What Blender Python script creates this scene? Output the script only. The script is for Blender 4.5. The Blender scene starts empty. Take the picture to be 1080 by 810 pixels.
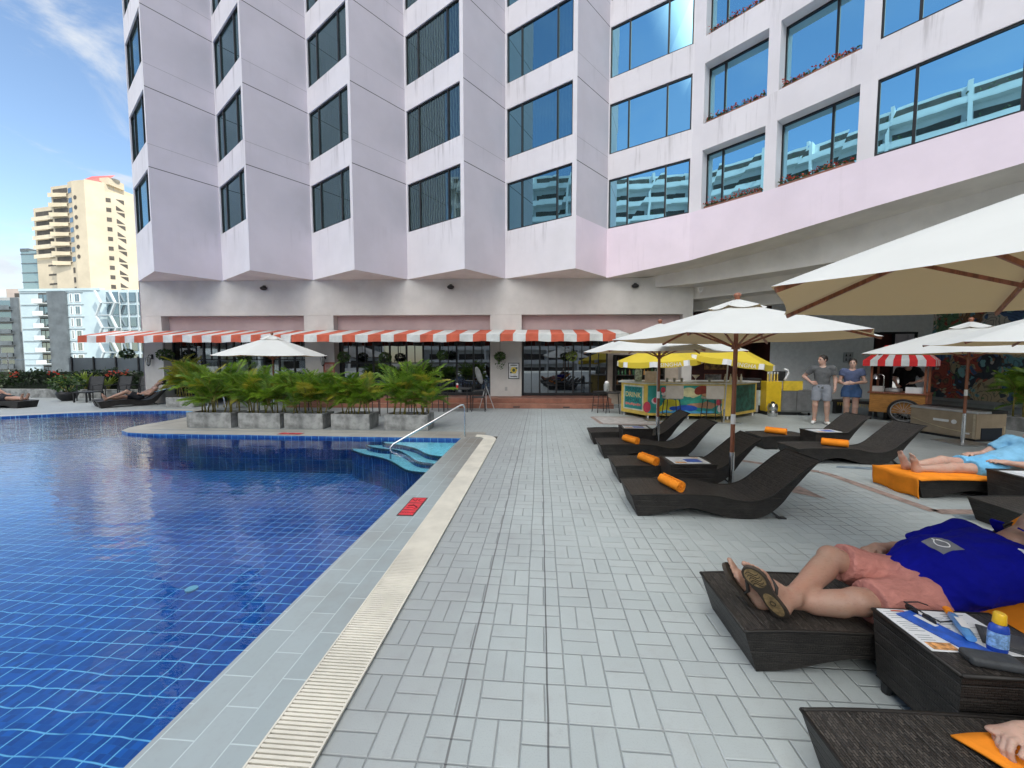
import bpy, math, random
import numpy as np
from mathutils import Matrix, Vector, Euler
random.seed(7); rng = np.random.default_rng(7)
PI = math.pi; R = math.radians
scene = bpy.context.scene
col = scene.collection

# ------------------------------------------------------------------ materials
def new_mat(name):
    m = bpy.data.materials.new(name); m.use_nodes = True
    nt = m.node_tree; nt.nodes.clear()
    out = nt.nodes.new('ShaderNodeOutputMaterial')
    return m, nt, out
def L(nt, a, b): nt.links.new(a, b)
def nd(nt, t, **k):
    n = nt.nodes.new(t)
    for a, b in k.items(): setattr(n, a, b)
    return n
def mth(nt, op, a, b=None, c=None, clamp=False):
    n = nt.nodes.new('ShaderNodeMath'); n.operation = op; n.use_clamp = clamp
    for i, v in enumerate((a, b, c)):
        if v is None: continue
        if isinstance(v, (int, float)): n.inputs[i].default_value = v
        else: nt.links.new(v, n.inputs[i])
    return n.outputs[0]
def mixc(nt, fac, a, b, blend='MIX'):
    n = nt.nodes.new('ShaderNodeMix'); n.data_type = 'RGBA'; n.blend_type = blend
    for sock, v in ((n.inputs[0], fac), (n.inputs[6], a), (n.inputs[7], b)):
        if isinstance(v, (int, float)): sock.default_value = v
        elif isinstance(v, (tuple, list)): sock.default_value = (*v[:3], 1)
        else: nt.links.new(v, sock)
    return n.outputs[2]
def pos(nt): return nt.nodes.new('ShaderNodeNewGeometry').outputs['Position']
def objc(nt): return nt.nodes.new('ShaderNodeTexCoord').outputs['Object']
def noise(nt, vec, scale, detail=3, rough=.55, stretch=None, dist=0):
    if stretch:
        mp = nt.nodes.new('ShaderNodeMapping'); mp.inputs['Scale'].default_value = stretch
        nt.links.new(vec, mp.inputs[0]); vec = mp.outputs[0]
    n = nt.nodes.new('ShaderNodeTexNoise'); n.inputs['Scale'].default_value = scale
    n.inputs['Detail'].default_value = detail; n.inputs['Roughness'].default_value = rough
    n.inputs['Distortion'].default_value = dist
    nt.links.new(vec, n.inputs['Vector']); return n.outputs[0]
def sepxyz(nt, v):
    n = nt.nodes.new('ShaderNodeSeparateXYZ'); nt.links.new(v, n.inputs[0]); return n.outputs
def comb(nt, x, y, z=0):
    n = nt.nodes.new('ShaderNodeCombineXYZ')
    for i, v in enumerate((x, y, z)):
        if isinstance(v, (int, float)): n.inputs[i].default_value = v
        else: nt.links.new(v, n.inputs[i])
    return n.outputs[0]
def sstep(nt, v, a, b):
    n = nt.nodes.new('ShaderNodeMapRange'); n.interpolation_type = 'SMOOTHSTEP'
    nt.links.new(v, n.inputs[0]); n.inputs[1].default_value = a; n.inputs[2].default_value = b
    return n.outputs[0]
def bsdf(nt, out, colr, rough=.6, metal=0, bump=None, bstr=.3, bdist=.01, spec=.5, **kw):
    p = nt.nodes.new('ShaderNodeBsdfPrincipled')
    if isinstance(colr, (tuple, list)): p.inputs['Base Color'].default_value = (*colr[:3], 1)
    else: nt.links.new(colr, p.inputs['Base Color'])
    if isinstance(rough, (int, float)): p.inputs['Roughness'].default_value = rough
    else: nt.links.new(rough, p.inputs['Roughness'])
    p.inputs['Metallic'].default_value = metal
    p.inputs['Specular IOR Level'].default_value = spec
    for k, v in kw.items(): p.inputs[k.replace('_', ' ')].default_value = v
    if bump is not None:
        b = nt.nodes.new('ShaderNodeBump'); b.inputs['Strength'].default_value = bstr
        b.inputs['Distance'].default_value = bdist
        nt.links.new(bump, b.inputs['Height']); nt.links.new(b.outputs[0], p.inputs['Normal'])
    nt.links.new(p.outputs[0], out.inputs[0]); return p
def M(name, c, rough=.6, metal=0, var=.12, vs=6, bs=0, bscale=60, spec=.5, stretch=None, **kw):
    """general material: base colour broken up by noise, fine bump"""
    m, nt, out = new_mat(name)
    v = objc(nt)
    n1 = noise(nt, v, vs, 5, .6, stretch)
    dark = tuple(max(0, x*(1-var*1.6)) for x in c); lite = tuple(min(1, x*(1+var*1.3)) for x in c)
    cc = mixc(nt, sstep(nt, n1, .3, .7), dark, lite)
    bump = noise(nt, v, bscale, 4) if bs else None
    bsdf(nt, out, cc, rough, metal, bump, bs, .004, spec, **kw)
    return m

def wicker_mat(name, base=(.020,.017,.015), lite=(.085,.075,.066)):
    m, nt, out = new_mat(name)
    uv = nd(nt, 'ShaderNodeTexCoord').outputs['UV']
    s = sepxyz(nt, uv)
    br = nd(nt, 'ShaderNodeTexBrick'); br.offset = .5; br.squash = 1
    L(nt, comb(nt, s[1], s[0]), br.inputs['Vector'])
    br.inputs['Scale'].default_value = 1; br.inputs['Brick Width'].default_value = .024
    br.inputs['Row Height'].default_value = .0105; br.inputs['Mortar Size'].default_value = .0021
    br.inputs['Mortar Smooth'].default_value = .6; br.inputs['Bias'].default_value = -.05
    br.inputs['Color1'].default_value = (*base, 1); br.inputs['Color2'].default_value = (*lite, 1)
    br.inputs['Mortar'].default_value = (.004,.0035,.003, 1)
    band = mth(nt, 'ABSOLUTE', mth(nt, 'SINE', mth(nt, 'MULTIPLY', s[0], PI/.058)))
    band = sstep(nt, band, 0, .45)
    big = noise(nt, uv, 5, 4)
    c = mixc(nt, mth(nt, 'MULTIPLY', mth(nt, 'SUBTRACT', 1, band), .5), br.outputs['Color'], (.008,.007,.006))
    c = mixc(nt, sstep(nt, big, .35, .75), c, mixc(nt, .5, c, (.05,.045,.04)))
    hgt = mth(nt, 'ADD', mth(nt, 'MULTIPLY', mth(nt, 'SUBTRACT', 1, br.outputs['Fac']), .6), mth(nt, 'MULTIPLY', band, .8))
    bsdf(nt, out, c, .5, 0, hgt, .8, .006, .4)
    return m

def paver_mat():
    m, nt, out = new_mat('deck_pavers')
    p = pos(nt); s = sepxyz(nt, p)
    wob = noise(nt, p, 1.3, 2); wob = mth(nt, 'MULTIPLY', mth(nt, 'SUBTRACT', wob, .5), .02)
    x = mth(nt, 'DIVIDE', mth(nt, 'ADD', mth(nt, 'ADD', s[0], wob), 40.05), .205)
    y = mth(nt, 'DIVIDE', mth(nt, 'ADD', mth(nt, 'ADD', s[1], wob), 40.0), .205)
    fx, fy = mth(nt, 'FRACT', x), mth(nt, 'FRACT', y)
    ix, iy = mth(nt, 'FLOOR', x), mth(nt, 'FLOOR', y)
    par = mth(nt, 'MODULO', mth(nt, 'ADD', ix, iy), 2)
    # u is split in two bricks, v runs along them
    def sel(a, b): return mth(nt, 'ADD', mth(nt, 'MULTIPLY', a, mth(nt, 'SUBTRACT', 1, par)), mth(nt, 'MULTIPLY', b, par))
    u, v = sel(fx, fy), sel(fy, fx)
    u2 = mth(nt, 'MULTIPLY', u, 2); half = mth(nt, 'FLOOR', u2); fu = mth(nt, 'FRACT', u2)
    du = mth(nt, 'MULTIPLY', mth(nt, 'MINIMUM', fu, mth(nt, 'SUBTRACT', 1, fu)), .1025)
    dv = mth(nt, 'MULTIPLY', mth(nt, 'MINIMUM', v, mth(nt, 'SUBTRACT', 1, v)), .205)
    d = mth(nt, 'MINIMUM', du, dv)
    joint = mth(nt, 'SUBTRACT', 1, sstep(nt, d, .0016, .0044))
    wn = nd(nt, 'ShaderNodeTexWhiteNoise'); wn.noise_dimensions = '3D'
    L(nt, comb(nt, ix, iy, half), wn.inputs['Vector'])
    big = noise(nt, p, .55, 4, .6); fine = noise(nt, p, 140, 3); med = noise(nt, p, 9, 4)
    c = mixc(nt, wn.outputs['Value'], (.352,.398,.402), (.39,.435,.437))
    c = mixc(nt, mth(nt, 'MULTIPLY', sstep(nt, big, .42, .68), .45), c, (.30,.325,.33))
    c = mixc(nt, mth(nt, 'MULTIPLY', sstep(nt, med, .5, .8), .30), c, (.29,.295,.29))
    spots = mth(nt, 'MULTIPLY', sstep(nt, noise(nt, p, 5, 5, .7), .60, .70), sstep(nt, big, .42, .6)); c = mixc(nt, mth(nt, 'MULTIPLY', spots, .30), c, (.20,.20,.195))
    c = mixc(nt, mth(nt, 'MULTIPLY', sstep(nt, fine, .5, .7), .16), c, (.20,.205,.205))
    # joint colour: whitish grout in places, dirt-dark near the drain and along x = 0
    nx = mth(nt, 'ADD', s[0], mth(nt, 'MULTIPLY', noise(nt, p, 1.7, 3), .9))
    light = mth(nt, 'MULTIPLY', sstep(nt, nx, .55, 1.3), sstep(nt, noise(nt, p, .8, 3), .42, .60))
    jc = mixc(nt, light, (.22,.245,.25), (.46,.51,.52))
    jc = mixc(nt, sstep(nt, noise(nt, p, 1.1, 2), .56, .7), jc, (.13,.13,.13))
    c = mixc(nt, mth(nt, 'MULTIPLY', joint, .85), c, jc)
    # two long expansion joints
    def seam(x0, w):
        dd = mth(nt, 'ABSOLUTE', mth(nt, 'ADD', mth(nt, 'SUBTRACT', s[0], x0), wob)); return mth(nt, 'SUBTRACT', 1, sstep(nt, dd, w*.5, w))
    # paver rows end on these lines
    c = mixc(nt, mth(nt, 'MULTIPLY', seam(.04, .006), .85), c, (.05,.05,.052))
    c = mixc(nt, mth(nt, 'MULTIPLY', seam(-.37, .007), .8), c, (.05,.05,.052))
    # grey grime strip beside the drain, drifting away with noise
    gr = mth(nt, 'MULTIPLY', mth(nt, 'SUBTRACT', 1, sstep(nt, nx, -.35, .55)), .85)
    c = mixc(nt, gr, c, mixc(nt, .55, c, (.20,.205,.21)))
    # damp patches
    wet = sstep(nt, noise(nt, p, .35, 4, .6), .58, .72)
    c = mixc(nt, mth(nt, 'MULTIPLY', wet, .38), c, (.21,.225,.23))
    h = mth(nt, 'ADD', mth(nt, 'ADD', mth(nt, 'MULTIPLY', fine, .10), mth(nt, 'MULTIPLY', wn.outputs['Value'], .22)), sstep(nt, d, 0, .0075))
    rg = mth(nt, 'SUBTRACT', mth(nt, 'ADD', .42, mth(nt, 'MULTIPLY', med, .3)), mth(nt, 'MULTIPLY', wet, .16))
    bsdf(nt, out, c, rg, 0, h, .8, .006, .45)
    return m

def coping_mat(name, a, b, tx=.157, ty=.33, stain=(.27,.25,.22), stain_amt=.6):
    m, nt, out = new_mat(name)
    p = pos(nt); s = sepxyz(nt, p)
    y = mth(nt, 'DIVIDE', mth(nt, 'ADD', s[1], 40), ty); x = mth(nt, 'DIVIDE', mth(nt, 'ADD', s[0], 40.06), tx)
    row = mth(nt, 'MODULO', mth(nt, 'FLOOR', x), 2)
    y = mth(nt, 'ADD', y, mth(nt, 'MULTIPLY', row, .5))
    fx, fy = mth(nt, 'FRACT', x), mth(nt, 'FRACT', y)
    dx = mth(nt, 'MULTIPLY', mth(nt, 'MINIMUM', fx, mth(nt, 'SUBTRACT', 1, fx)), tx)
    dy = mth(nt, 'MULTIPLY', mth(nt, 'MINIMUM', fy, mth(nt, 'SUBTRACT', 1, fy)), ty)
    j = mth(nt, 'SUBTRACT', 1, sstep(nt, mth(nt, 'MINIMUM', dx, dy), .0015, .004))
    wn = nd(nt, 'ShaderNodeTexWhiteNoise'); wn.noise_dimensions = '2D'
    L(nt, comb(nt, mth(nt, 'FLOOR', x), mth(nt, 'FLOOR', y)), wn.inputs['Vector'])
    c = mixc(nt, wn.outputs['Value'], a, b)
    n1 = noise(nt, p, 1.1, 5, .65); n2 = noise(nt, p, 40, 4)
    far = sstep(nt, mth(nt, 'ADD', s[1], mth(nt, 'MULTIPLY', s[0], 2.2)), 1.2, 3.6)
    amt = mth(nt, 'MULTIPLY', mth(nt, 'ADD', mth(nt, 'MULTIPLY', sstep(nt, n1, .45, .7), .35), mth(nt, 'MULTIPLY', far, .75), None, True), stain_amt)
    c = mixc(nt, amt, c, stain)
    c = mixc(nt, mth(nt, 'MULTIPLY', sstep(nt, n2, .5, .75), .12), c, (.2,.2,.2))
    c = mixc(nt, mth(nt, 'MULTIPLY', j, .75), c, (.46,.54,.56))
    bsdf(nt, out, c, mth(nt, 'ADD', .25, mth(nt, 'MULTIPLY', n1, .3)), 0, mth(nt, 'SUBTRACT', mth(nt, 'MULTIPLY', n2, .2), j), .25, .003, .5)
    return m

def pool_tile_mat():
    m, nt, out = new_mat('pool_tiles')
    p = pos(nt)
    w1 = nd(nt, 'ShaderNodeTexNoise'); w1.inputs['Scale'].default_value = 2.6; w1.inputs['Detail'].default_value = 2
    L(nt, p, w1.inputs['Vector'])
    vm = nd(nt, 'ShaderNodeVectorMath', operation='SUBTRACT'); L(nt, w1.outputs['Color'], vm.inputs[0]); vm.inputs[1].default_value = (.5,.5,.5)
    vs = nd(nt, 'ShaderNodeVectorMath', operation='SCALE'); L(nt, vm.outputs[0], vs.inputs[0]); vs.inputs['Scale'].default_value = .075
    va = nd(nt, 'ShaderNodeVectorMath', operation='ADD'); L(nt, p, va.inputs[0]); L(nt, vs.outputs[0], va.inputs[1])  # tile grid bent here to stand for refraction in the water
    s = sepxyz(nt, va.outputs[0])
    def g(v, size, w0, w1_):
        f = mth(nt, 'FRACT', mth(nt, 'DIVIDE', mth(nt, 'ADD', v, 60), size))
        return mth(nt, 'SUBTRACT', 1, sstep(nt, mth(nt, 'MULTIPLY', mth(nt, 'MINIMUM', f, mth(nt, 'SUBTRACT', 1, f)), size), w0, w1_))
    nz = mth(nt, 'ABSOLUTE', sepxyz(nt, nd(nt, 'ShaderNodeNewGeometry').outputs['Normal'])[2]); wallm = mth(nt, 'MULTIPLY', mth(nt, 'LESS_THAN', nz, .5), .5)
    big = mth(nt, 'MAXIMUM', mth(nt, 'MAXIMUM', g(s[0], .15, 0.002, .0075), g(s[1], .15, 0.002, .0075)), mth(nt, 'MULTIPLY', g(s[2], .25, .004, .01), wallm))
    small = mth(nt, 'MAXIMUM', g(s[0], .05, .001, .003), g(s[1], .05, .001, .003))
    wn = nd(nt, 'ShaderNodeTexWhiteNoise'); wn.noise_dimensions = '3D'
    sn = nd(nt, 'ShaderNodeVectorMath', operation='SNAP'); L(nt, va.outputs[0], sn.inputs[0]); sn.inputs[1].default_value = (.05,.05,.05)
    L(nt, sn.outputs[0], wn.inputs['Vector'])
    big_n = noise(nt, p, .9, 4, .6)
    c = mixc(nt, wn.outputs['Value'], (.003,.06,.27), (.006,.125,.48))
    c = mixc(nt, sstep(nt, big_n, .4, .7), c, (.004,.07,.30))
    c = mixc(nt, mth(nt, 'MULTIPLY', small, .3), c, (.03,.16,.40))
    lw = noise(nt, p, 3.5, 3)
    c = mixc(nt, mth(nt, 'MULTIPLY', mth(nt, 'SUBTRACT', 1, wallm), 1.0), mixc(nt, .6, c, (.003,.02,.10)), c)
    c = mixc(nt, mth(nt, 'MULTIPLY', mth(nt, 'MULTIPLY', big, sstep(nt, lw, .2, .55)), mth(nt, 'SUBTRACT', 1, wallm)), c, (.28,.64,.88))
    bsdf(nt, out, c, .35, 0, None, 0, .01, .4)
    return m

def water_mat():
    m, nt, out = new_mat('pool_water')
    p = pos(nt)
    sxyz = sepxyz(nt, p)
    n1 = noise(nt, p, 1.5, 2, .5, (1.0, 1.7, 1)); n2 = noise(nt, p, 5.5, 3, .55, (1, 1.9, 1), .6); n3 = noise(nt, p, 17, 2, .5)
    gust = sstep(nt, mth(nt, 'ADD', sxyz[0], mth(nt, 'MULTIPLY', n1, 3)), -2.5, -8.5)   # breeze ruffles the open left side
    h = mth(nt, 'ADD', mth(nt, 'MULTIPLY', n1, .9), mth(nt, 'ADD', mth(nt, 'MULTIPLY', n2, mth(nt, 'ADD', .22, mth(nt, 'MULTIPLY', gust, .55))), mth(nt, 'MULTIPLY', n3, mth(nt, 'ADD', .03, mth(nt, 'MULTIPLY', gust, .12)))))
    b = nd(nt, 'ShaderNodeBump'); b.inputs['Strength'].default_value = 1; b.inputs['Distance'].default_value = .009
    L(nt, h, b.inputs['Height'])
    fr = nd(nt, 'ShaderNodeFresnel'); fr.inputs['IOR'].default_value = 1.56; L(nt, b.outputs[0], fr.inputs['Normal'])
    tr = nd(nt, 'ShaderNodeBsdfTransparent'); tr.inputs[0].default_value = (.72,.90,.97,1)
    gl = nd(nt, 'ShaderNodeBsdfGlossy'); gl.inputs['Roughness'].default_value = .015; L(nt, b.outputs[0], gl.inputs['Normal'])
    gl.inputs[0].default_value = (.96,.98,1,1)
    mx = nd(nt, 'ShaderNodeMixShader'); L(nt, fr.outputs[0], mx.inputs[0]); L(nt, tr.outputs[0], mx.inputs[1]); L(nt, gl.outputs[0], mx.inputs[2])
    L(nt, mx.outputs[0], out.inputs[0]); return m

def glass_mat(name, base, refl=.5, tint=(.6,.82,1), rough=.01, streak=0, see=0):
    """window glass: a coated pane over what is behind it (curtains or dark room)"""
    m, nt, out = new_mat(name)
    p = objc(nt)
    gl = nd(nt, 'ShaderNodeBsdfGlossy'); gl.inputs['Roughness'].default_value = rough; gl.inputs[0].default_value = (*tint, 1)
    wob = noise(nt, p, .8, 2)
    b = nd(nt, 'ShaderNodeBump'); b.inputs['Strength'].default_value = .5; b.inputs['Distance'].default_value = .0025
    L(nt, wob, b.inputs['Height']); L(nt, b.outputs[0], gl.inputs['Normal'])
    if see:
        df = nd(nt, 'ShaderNodeBsdfTransparent'); df.inputs[0].default_value = (*base, 1)
    else:
        df = nd(nt, 'ShaderNodeBsdfDiffuse')
        if streak:
            s = sepxyz(nt, p); w = mth(nt, 'SINE', mth(nt, 'ADD', mth(nt, 'MULTIPLY', s[0], 62), mth(nt, 'MULTIPLY', noise(nt, p, 3, 2), 9)))
            cc = mixc(nt, sstep(nt, w, -.8, .9), tuple(x*.30 for x in base), base); L(nt, cc, df.inputs[0])
        else: df.inputs[0].default_value = (*base, 1)
    lw = nd(nt, 'ShaderNodeLayerWeight'); lw.inputs[0].default_value = .35
    f = mth(nt, 'ADD', refl, mth(nt, 'MULTIPLY', lw.outputs['Fresnel'], 1-refl), None, True)
    mx = nd(nt, 'ShaderNodeMixShader'); L(nt, f, mx.inputs[0]); L(nt, df.outputs[0], mx.inputs[1]); L(nt, gl.outputs[0], mx.inputs[2])
    L(nt, mx.outputs[0], out.inputs[0]); return m

def facade_mat(name, c, grooves=True, pink_below=None):
    m, nt, out = new_mat(name)
    p = pos(nt); s = sepxyz(nt, p)
    n1 = noise(nt, p, .8, 5, .6); st = noise(nt, p, 3.2, 5, .65, (1.6, 1.6, .10)); fn = noise(nt, p, 60, 3)
    cc = mixc(nt, sstep(nt, n1, .3, .75), tuple(x*.95 for x in c), tuple(min(1, x*1.04) for x in c))
    # rain streaks
    if not pink_below:
        z0 = mth(nt, 'FRACT', mth(nt, 'DIVIDE', mth(nt, 'SUBTRACT', s[2], 6.14), 2.48))
        below = sstep(nt, z0, .55, 1.0)
        cc = mixc(nt, mth(nt, 'MULTIPLY', mth(nt, 'MULTIPLY', sstep(nt, st, .53, .7), below), .10 if grooves else .40), cc, (.20,.17,.165))
    else:
        cc = mixc(nt, mth(nt, 'MULTIPLY', sstep(nt, st, .58, .75), .12), cc, (.3,.24,.25))
    h = fn
    if grooves:
        def line(off, w):
            z1 = mth(nt, 'FRACT', mth(nt, 'DIVIDE', mth(nt, 'SUBTRACT', s[2], off), 2.48))
            dd = mth(nt, 'MULTIPLY', mth(nt, 'MINIMUM', z1, mth(nt, 'SUBTRACT', 1, z1)), 2.48)
            return mth(nt, 'SUBTRACT', 1, sstep(nt, dd, w*.4, w))
        up = sstep(nt, s[2], 7.0, 7.1)
        g1 = mth(nt, 'MULTIPLY', line(7.81, .016), up); g2 = mth(nt, 'MULTIPLY', line(8.53, .008), up)
        cc = mixc(nt, g1, cc, (.035,.033,.033)); cc = mixc(nt, mth(nt, 'MULTIPLY', g2, .6), cc, (.12,.11,.11))
        h = mth(nt, 'SUBTRACT', mth(nt, 'MULTIPLY', fn, .3), g1)
    bsdf(nt, out, cc, .75, 0, h, .12, .005, .3)
    return m

# ------------------------------------------------------------------ mesh builder
class MB:
    def __init__(s): s.v = []; s.f = []; s.m = []; s.uv = []; s.hasuv = False
    def add(s, vs, fs, mi=0, uvs=None):
        o = len(s.v); s.v += [tuple(map(float, q)) for q in vs]
        for i, f in enumerate(fs):
            s.f.append(tuple(o+k for k in f)); s.m.append(mi if isinstance(mi, int) else mi[i])
            if uvs: s.uv.append(uvs[i]); s.hasuv = True
            else: s.uv.append(None)
        return s
    def quad(s, a, b, c, d, mi=0, uv=None): return s.add([a, b, c, d], [(0,1,2,3)], mi, [uv] if uv else None)
    def box(s, x0, y0, z0, x1, y1, z1, mi=0):
        v = [(x0,y0,z0),(x1,y0,z0),(x1,y1,z0),(x0,y1,z0),(x0,y0,z1),(x1,y0,z1),(x1,y1,z1),(x0,y1,z1)]
        f = [(3,2,1,0),(4,5,6,7),(0,1,5,4),(1,2,6,5),(2,3,7,6),(3,0,4,7)]
        dx, dy, dz = x1-x0, y1-y0, z1-z0
        uv = [[(x1,y1),(x1,y0),(x0,y0),(x0,y1)][::1], [(x0,y0),(x1,y0),(x1,y1),(x0,y1)], [(x0,z0),(x1,z0),(x1,z1),(x0,z1)],
              [(y0,z0),(y1,z0),(y1,z1),(y0,z1)], [(x1,z0),(x0,z0),(x0,z1),(x1,z1)], [(y1,z0),(y0,z0),(y0,z1),(y1,z1)]]
        return s.add(v, f, mi, uv)
    def bar(s, a, b, w, h, up=(0,0,1), mi=0):
        """square bar from a to b"""
        a, b = Vector(a), Vector(b); d = (b-a); ln = d.length; d.normalize(); up = Vector(up)
        if abs(d.dot(up)) > .95: up = Vector((0,1,0)) if abs(d.y) < .9 else Vector((1,0,0))
        sd = d.cross(up).normalized(); u = sd.cross(d).normalized()
        vs = []
        for q in (a, b):
            for sx, sy in ((-1,-1),(1,-1),(1,1),(-1,1)): vs.append(q+sd*(sx*w/2)+u*(sy*h/2))
        return s.add(vs, [(3,2,1,0),(4,5,6,7),(0,1,5,4),(1,2,6,5),(2,3,7,6),(3,0,4,7)], mi)
    def prism(s, poly, z0, z1, mi=0, top=None):
        n = len(poly); vs = [(x,y,z0) for x,y in poly]+[(x,y,z1) for x,y in poly]
        fs = [tuple(range(n))[::-1], tuple(range(n,2*n))]+[(i,(i+1)%n,n+(i+1)%n,n+i) for i in range(n)]
        ms = [mi, mi if top is None else top]+[mi]*n
        return s.add(vs, fs, ms)
    def tube(s, pts, r, seg=8, mi=0, caps=True, sq=1.0):
        pts = [Vector(q) for q in pts]; n = len(pts); rr = r if isinstance(r, (list, tuple)) else [r]*n
        vs = []; prev = None
        for i, q in enumerate(pts):
            d = (pts[min(i+1,n-1)]-pts[max(i-1,0)]).normalized()
            if prev is None:
                up = Vector((0,0,1)) if abs(d.z) < .9 else Vector((0,1,0)); sd = d.cross(up).normalized()
            else: sd = (prev-d*prev.dot(d)).normalized()
            prev = sd; u = sd.cross(d).normalized()
            for k in range(seg):
                a = 2*PI*k/seg; vs.append(q+sd*(math.cos(a)*rr[i])+u*(math.sin(a)*rr[i]*sq))
        fs = []
        for i in range(n-1):
            for k in range(seg): fs.append((i*seg+k, i*seg+(k+1)%seg, (i+1)*seg+(k+1)%seg, (i+1)*seg+k)[::-1])
        if caps: fs += [tuple(range(seg)), tuple(range((n-1)*seg, n*seg))[::-1]]
        return s.add(vs, fs, mi)
    def lathe(s, prof, c=(0,0,0), seg=24, mi=0, cap=True):
        n = len(prof); vs = []
        for r, z in prof:
            for k in range(seg):
                a = 2*PI*k/seg; vs.append((c[0]+r*math.cos(a), c[1]+r*math.sin(a), c[2]+z))
        fs = []
        for i in range(n-1):
            for k in range(seg): fs.append((i*seg+k, i*seg+(k+1)%seg, (i+1)*seg+(k+1)%seg, (i+1)*seg+k))
        if cap:
            if prof[0][0] > 1e-5: fs.append(tuple(range(seg))[::-1])
            if prof[-1][0] > 1e-5: fs.append(tuple(range((n-1)*seg, n*seg)))
        return s.add(vs, fs, mi)
    def ball(s, c, r, seg=12, rings=8, mi=0, jit=0):
        rx, ry, rz = r if isinstance(r, (list, tuple)) else (r, r, r)
        prof = []; vs = []
        for i in range(rings+1):
            t = PI*i/rings
            for k in range(seg):
                a = 2*PI*k/seg; j = 1+random.uniform(-jit, jit)
                vs.append((c[0]+rx*math.sin(t)*math.cos(a)*j, c[1]+ry*math.sin(t)*math.sin(a)*j, c[2]-rz*math.cos(t)*j))
        fs = []
        for i in range(rings):
            for k in range(seg): fs.append((i*seg+k, i*seg+(k+1)%seg, (i+1)*seg+(k+1)%seg, (i+1)*seg+k))
        return s.add(vs, fs, mi)
    def xf(s, mat, start=0):
        for i in range(start, len(s.v)): s.v[i] = tuple(mat @ Vector(s.v[i]))
        return s
    def build(s, name, mat, parent=None, world=False, smooth=False, bevel=0, kind=None, bseg=2):
        me = bpy.data.meshes.new(name)
        vs = s.v
        if world and parent is not None:
            inv = wm(parent).inverted(); vs = [tuple(inv @ Vector(q)) for q in vs]
        me.from_pydata(vs, [], s.f)
        mats = mat if isinstance(mat, (list, tuple)) else [mat]
        for m_ in mats: me.materials.append(m_)
        if len(mats) > 1: me.polygons.foreach_set('material_index', s.m)
        if s.hasuv:
            ul = me.uv_layers.new(name='UVMap'); k = 0; buf = []
            for f, uv in zip(s.f, s.uv):
                for j in range(len(f)): buf += list(uv[j]) if uv else [s.v[f[j]][0], s.v[f[j]][1]]
            ul.data.foreach_set('uv', buf)
        if smooth:
            me.polygons.foreach_set('use_smooth', [True]*len(s.f))
        me.update()
        if smooth:
            import bmesh
            b_ = bmesh.new(); b_.from_mesh(me); bmesh.ops.remove_doubles(b_, verts=b_.verts, dist=2e-5); b_.to_mesh(me); b_.free(); me.update()
        if smooth == 'auto':
            me.set_sharp_from_angle(angle=R(40))
        o = bpy.data.objects.new(name, me); col.objects.link(o)
        if parent is not None: o.parent = parent
        if bevel:
            b = o.modifiers.new('Bevel', 'BEVEL'); b.width = bevel; b.segments = bseg; b.limit_method = 'ANGLE'; b.angle_limit = R(35)
            b.harden_normals = False
        if kind: o['kind'] = kind
        return o
def wm(o):
    m = o.matrix_basis.copy()
    while o.parent is not None: o = o.parent; m = o.matrix_basis @ m
    return m
def tag(o, label=None, cat=None, group=None, kind=None):
    for k, v in (('label', label), ('category', cat), ('group', group), ('kind', kind)):
        if v: o[k] = v
    return o
def thing(name, loc, label, cat, rz=0, group=None, kind=None):
    o = bpy.data.objects.new(name, None); col.objects.link(o)
    o.location = loc; o.rotation_euler = (0, 0, rz); o.empty_display_size = .2
    return tag(o, label, cat, group, kind)
def kids(o): return [c for c in bpy.data.objects if c.parent == o]
def copy_tree(o, loc=None, rz=None, label=None, parent=None):
    c = o.copy(); col.objects.link(c)
    if parent is not None: c.parent = parent
    if loc is not None: c.location = loc
    if rz is not None: c.rotation_euler = (0, 0, rz)
    if label: c['label'] = label
    for k in kids(o): copy_tree(k, parent=c)
    return c
def text_mb(txt, size, extr=.002, spacing=1.0, mb=None, mat4=None, mi=0):
    cu = bpy.data.curves.new('lettering', 'FONT'); cu.body = txt; cu.size = size; cu.extrude = extr
    cu.align_x = 'CENTER'; cu.align_y = 'CENTER'; cu.space_character = spacing; cu.resolution_u = 3
    o = bpy.data.objects.new('lettering', cu); col.objects.link(o)
    dg = bpy.context.evaluated_depsgraph_get(); me = bpy.data.meshes.new_from_object(o.evaluated_get(dg))
    mb = mb or MB(); st = len(mb.v)
    mb.add([v.co[:] for v in me.vertices], [tuple(p.vertices) for p in me.polygons], mi)
    bpy.data.objects.remove(o); bpy.data.curves.remove(cu); bpy.data.meshes.remove(me)
    if mat4 is not None: mb.xf(mat4, st)
    return mb
def frame_mat(o, x, z):
    """matrix taking local XY (text plane) to plane spanned by x (right) and z (up) at o"""
    x = Vector(x).normalized(); z = Vector(z).normalized(); n = x.cross(z)
    return Matrix(((x[0],z[0],n[0],o[0]),(x[1],z[1],n[1],o[1]),(x[2],z[2],n[2],o[2]),(0,0,0,1)))

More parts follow.
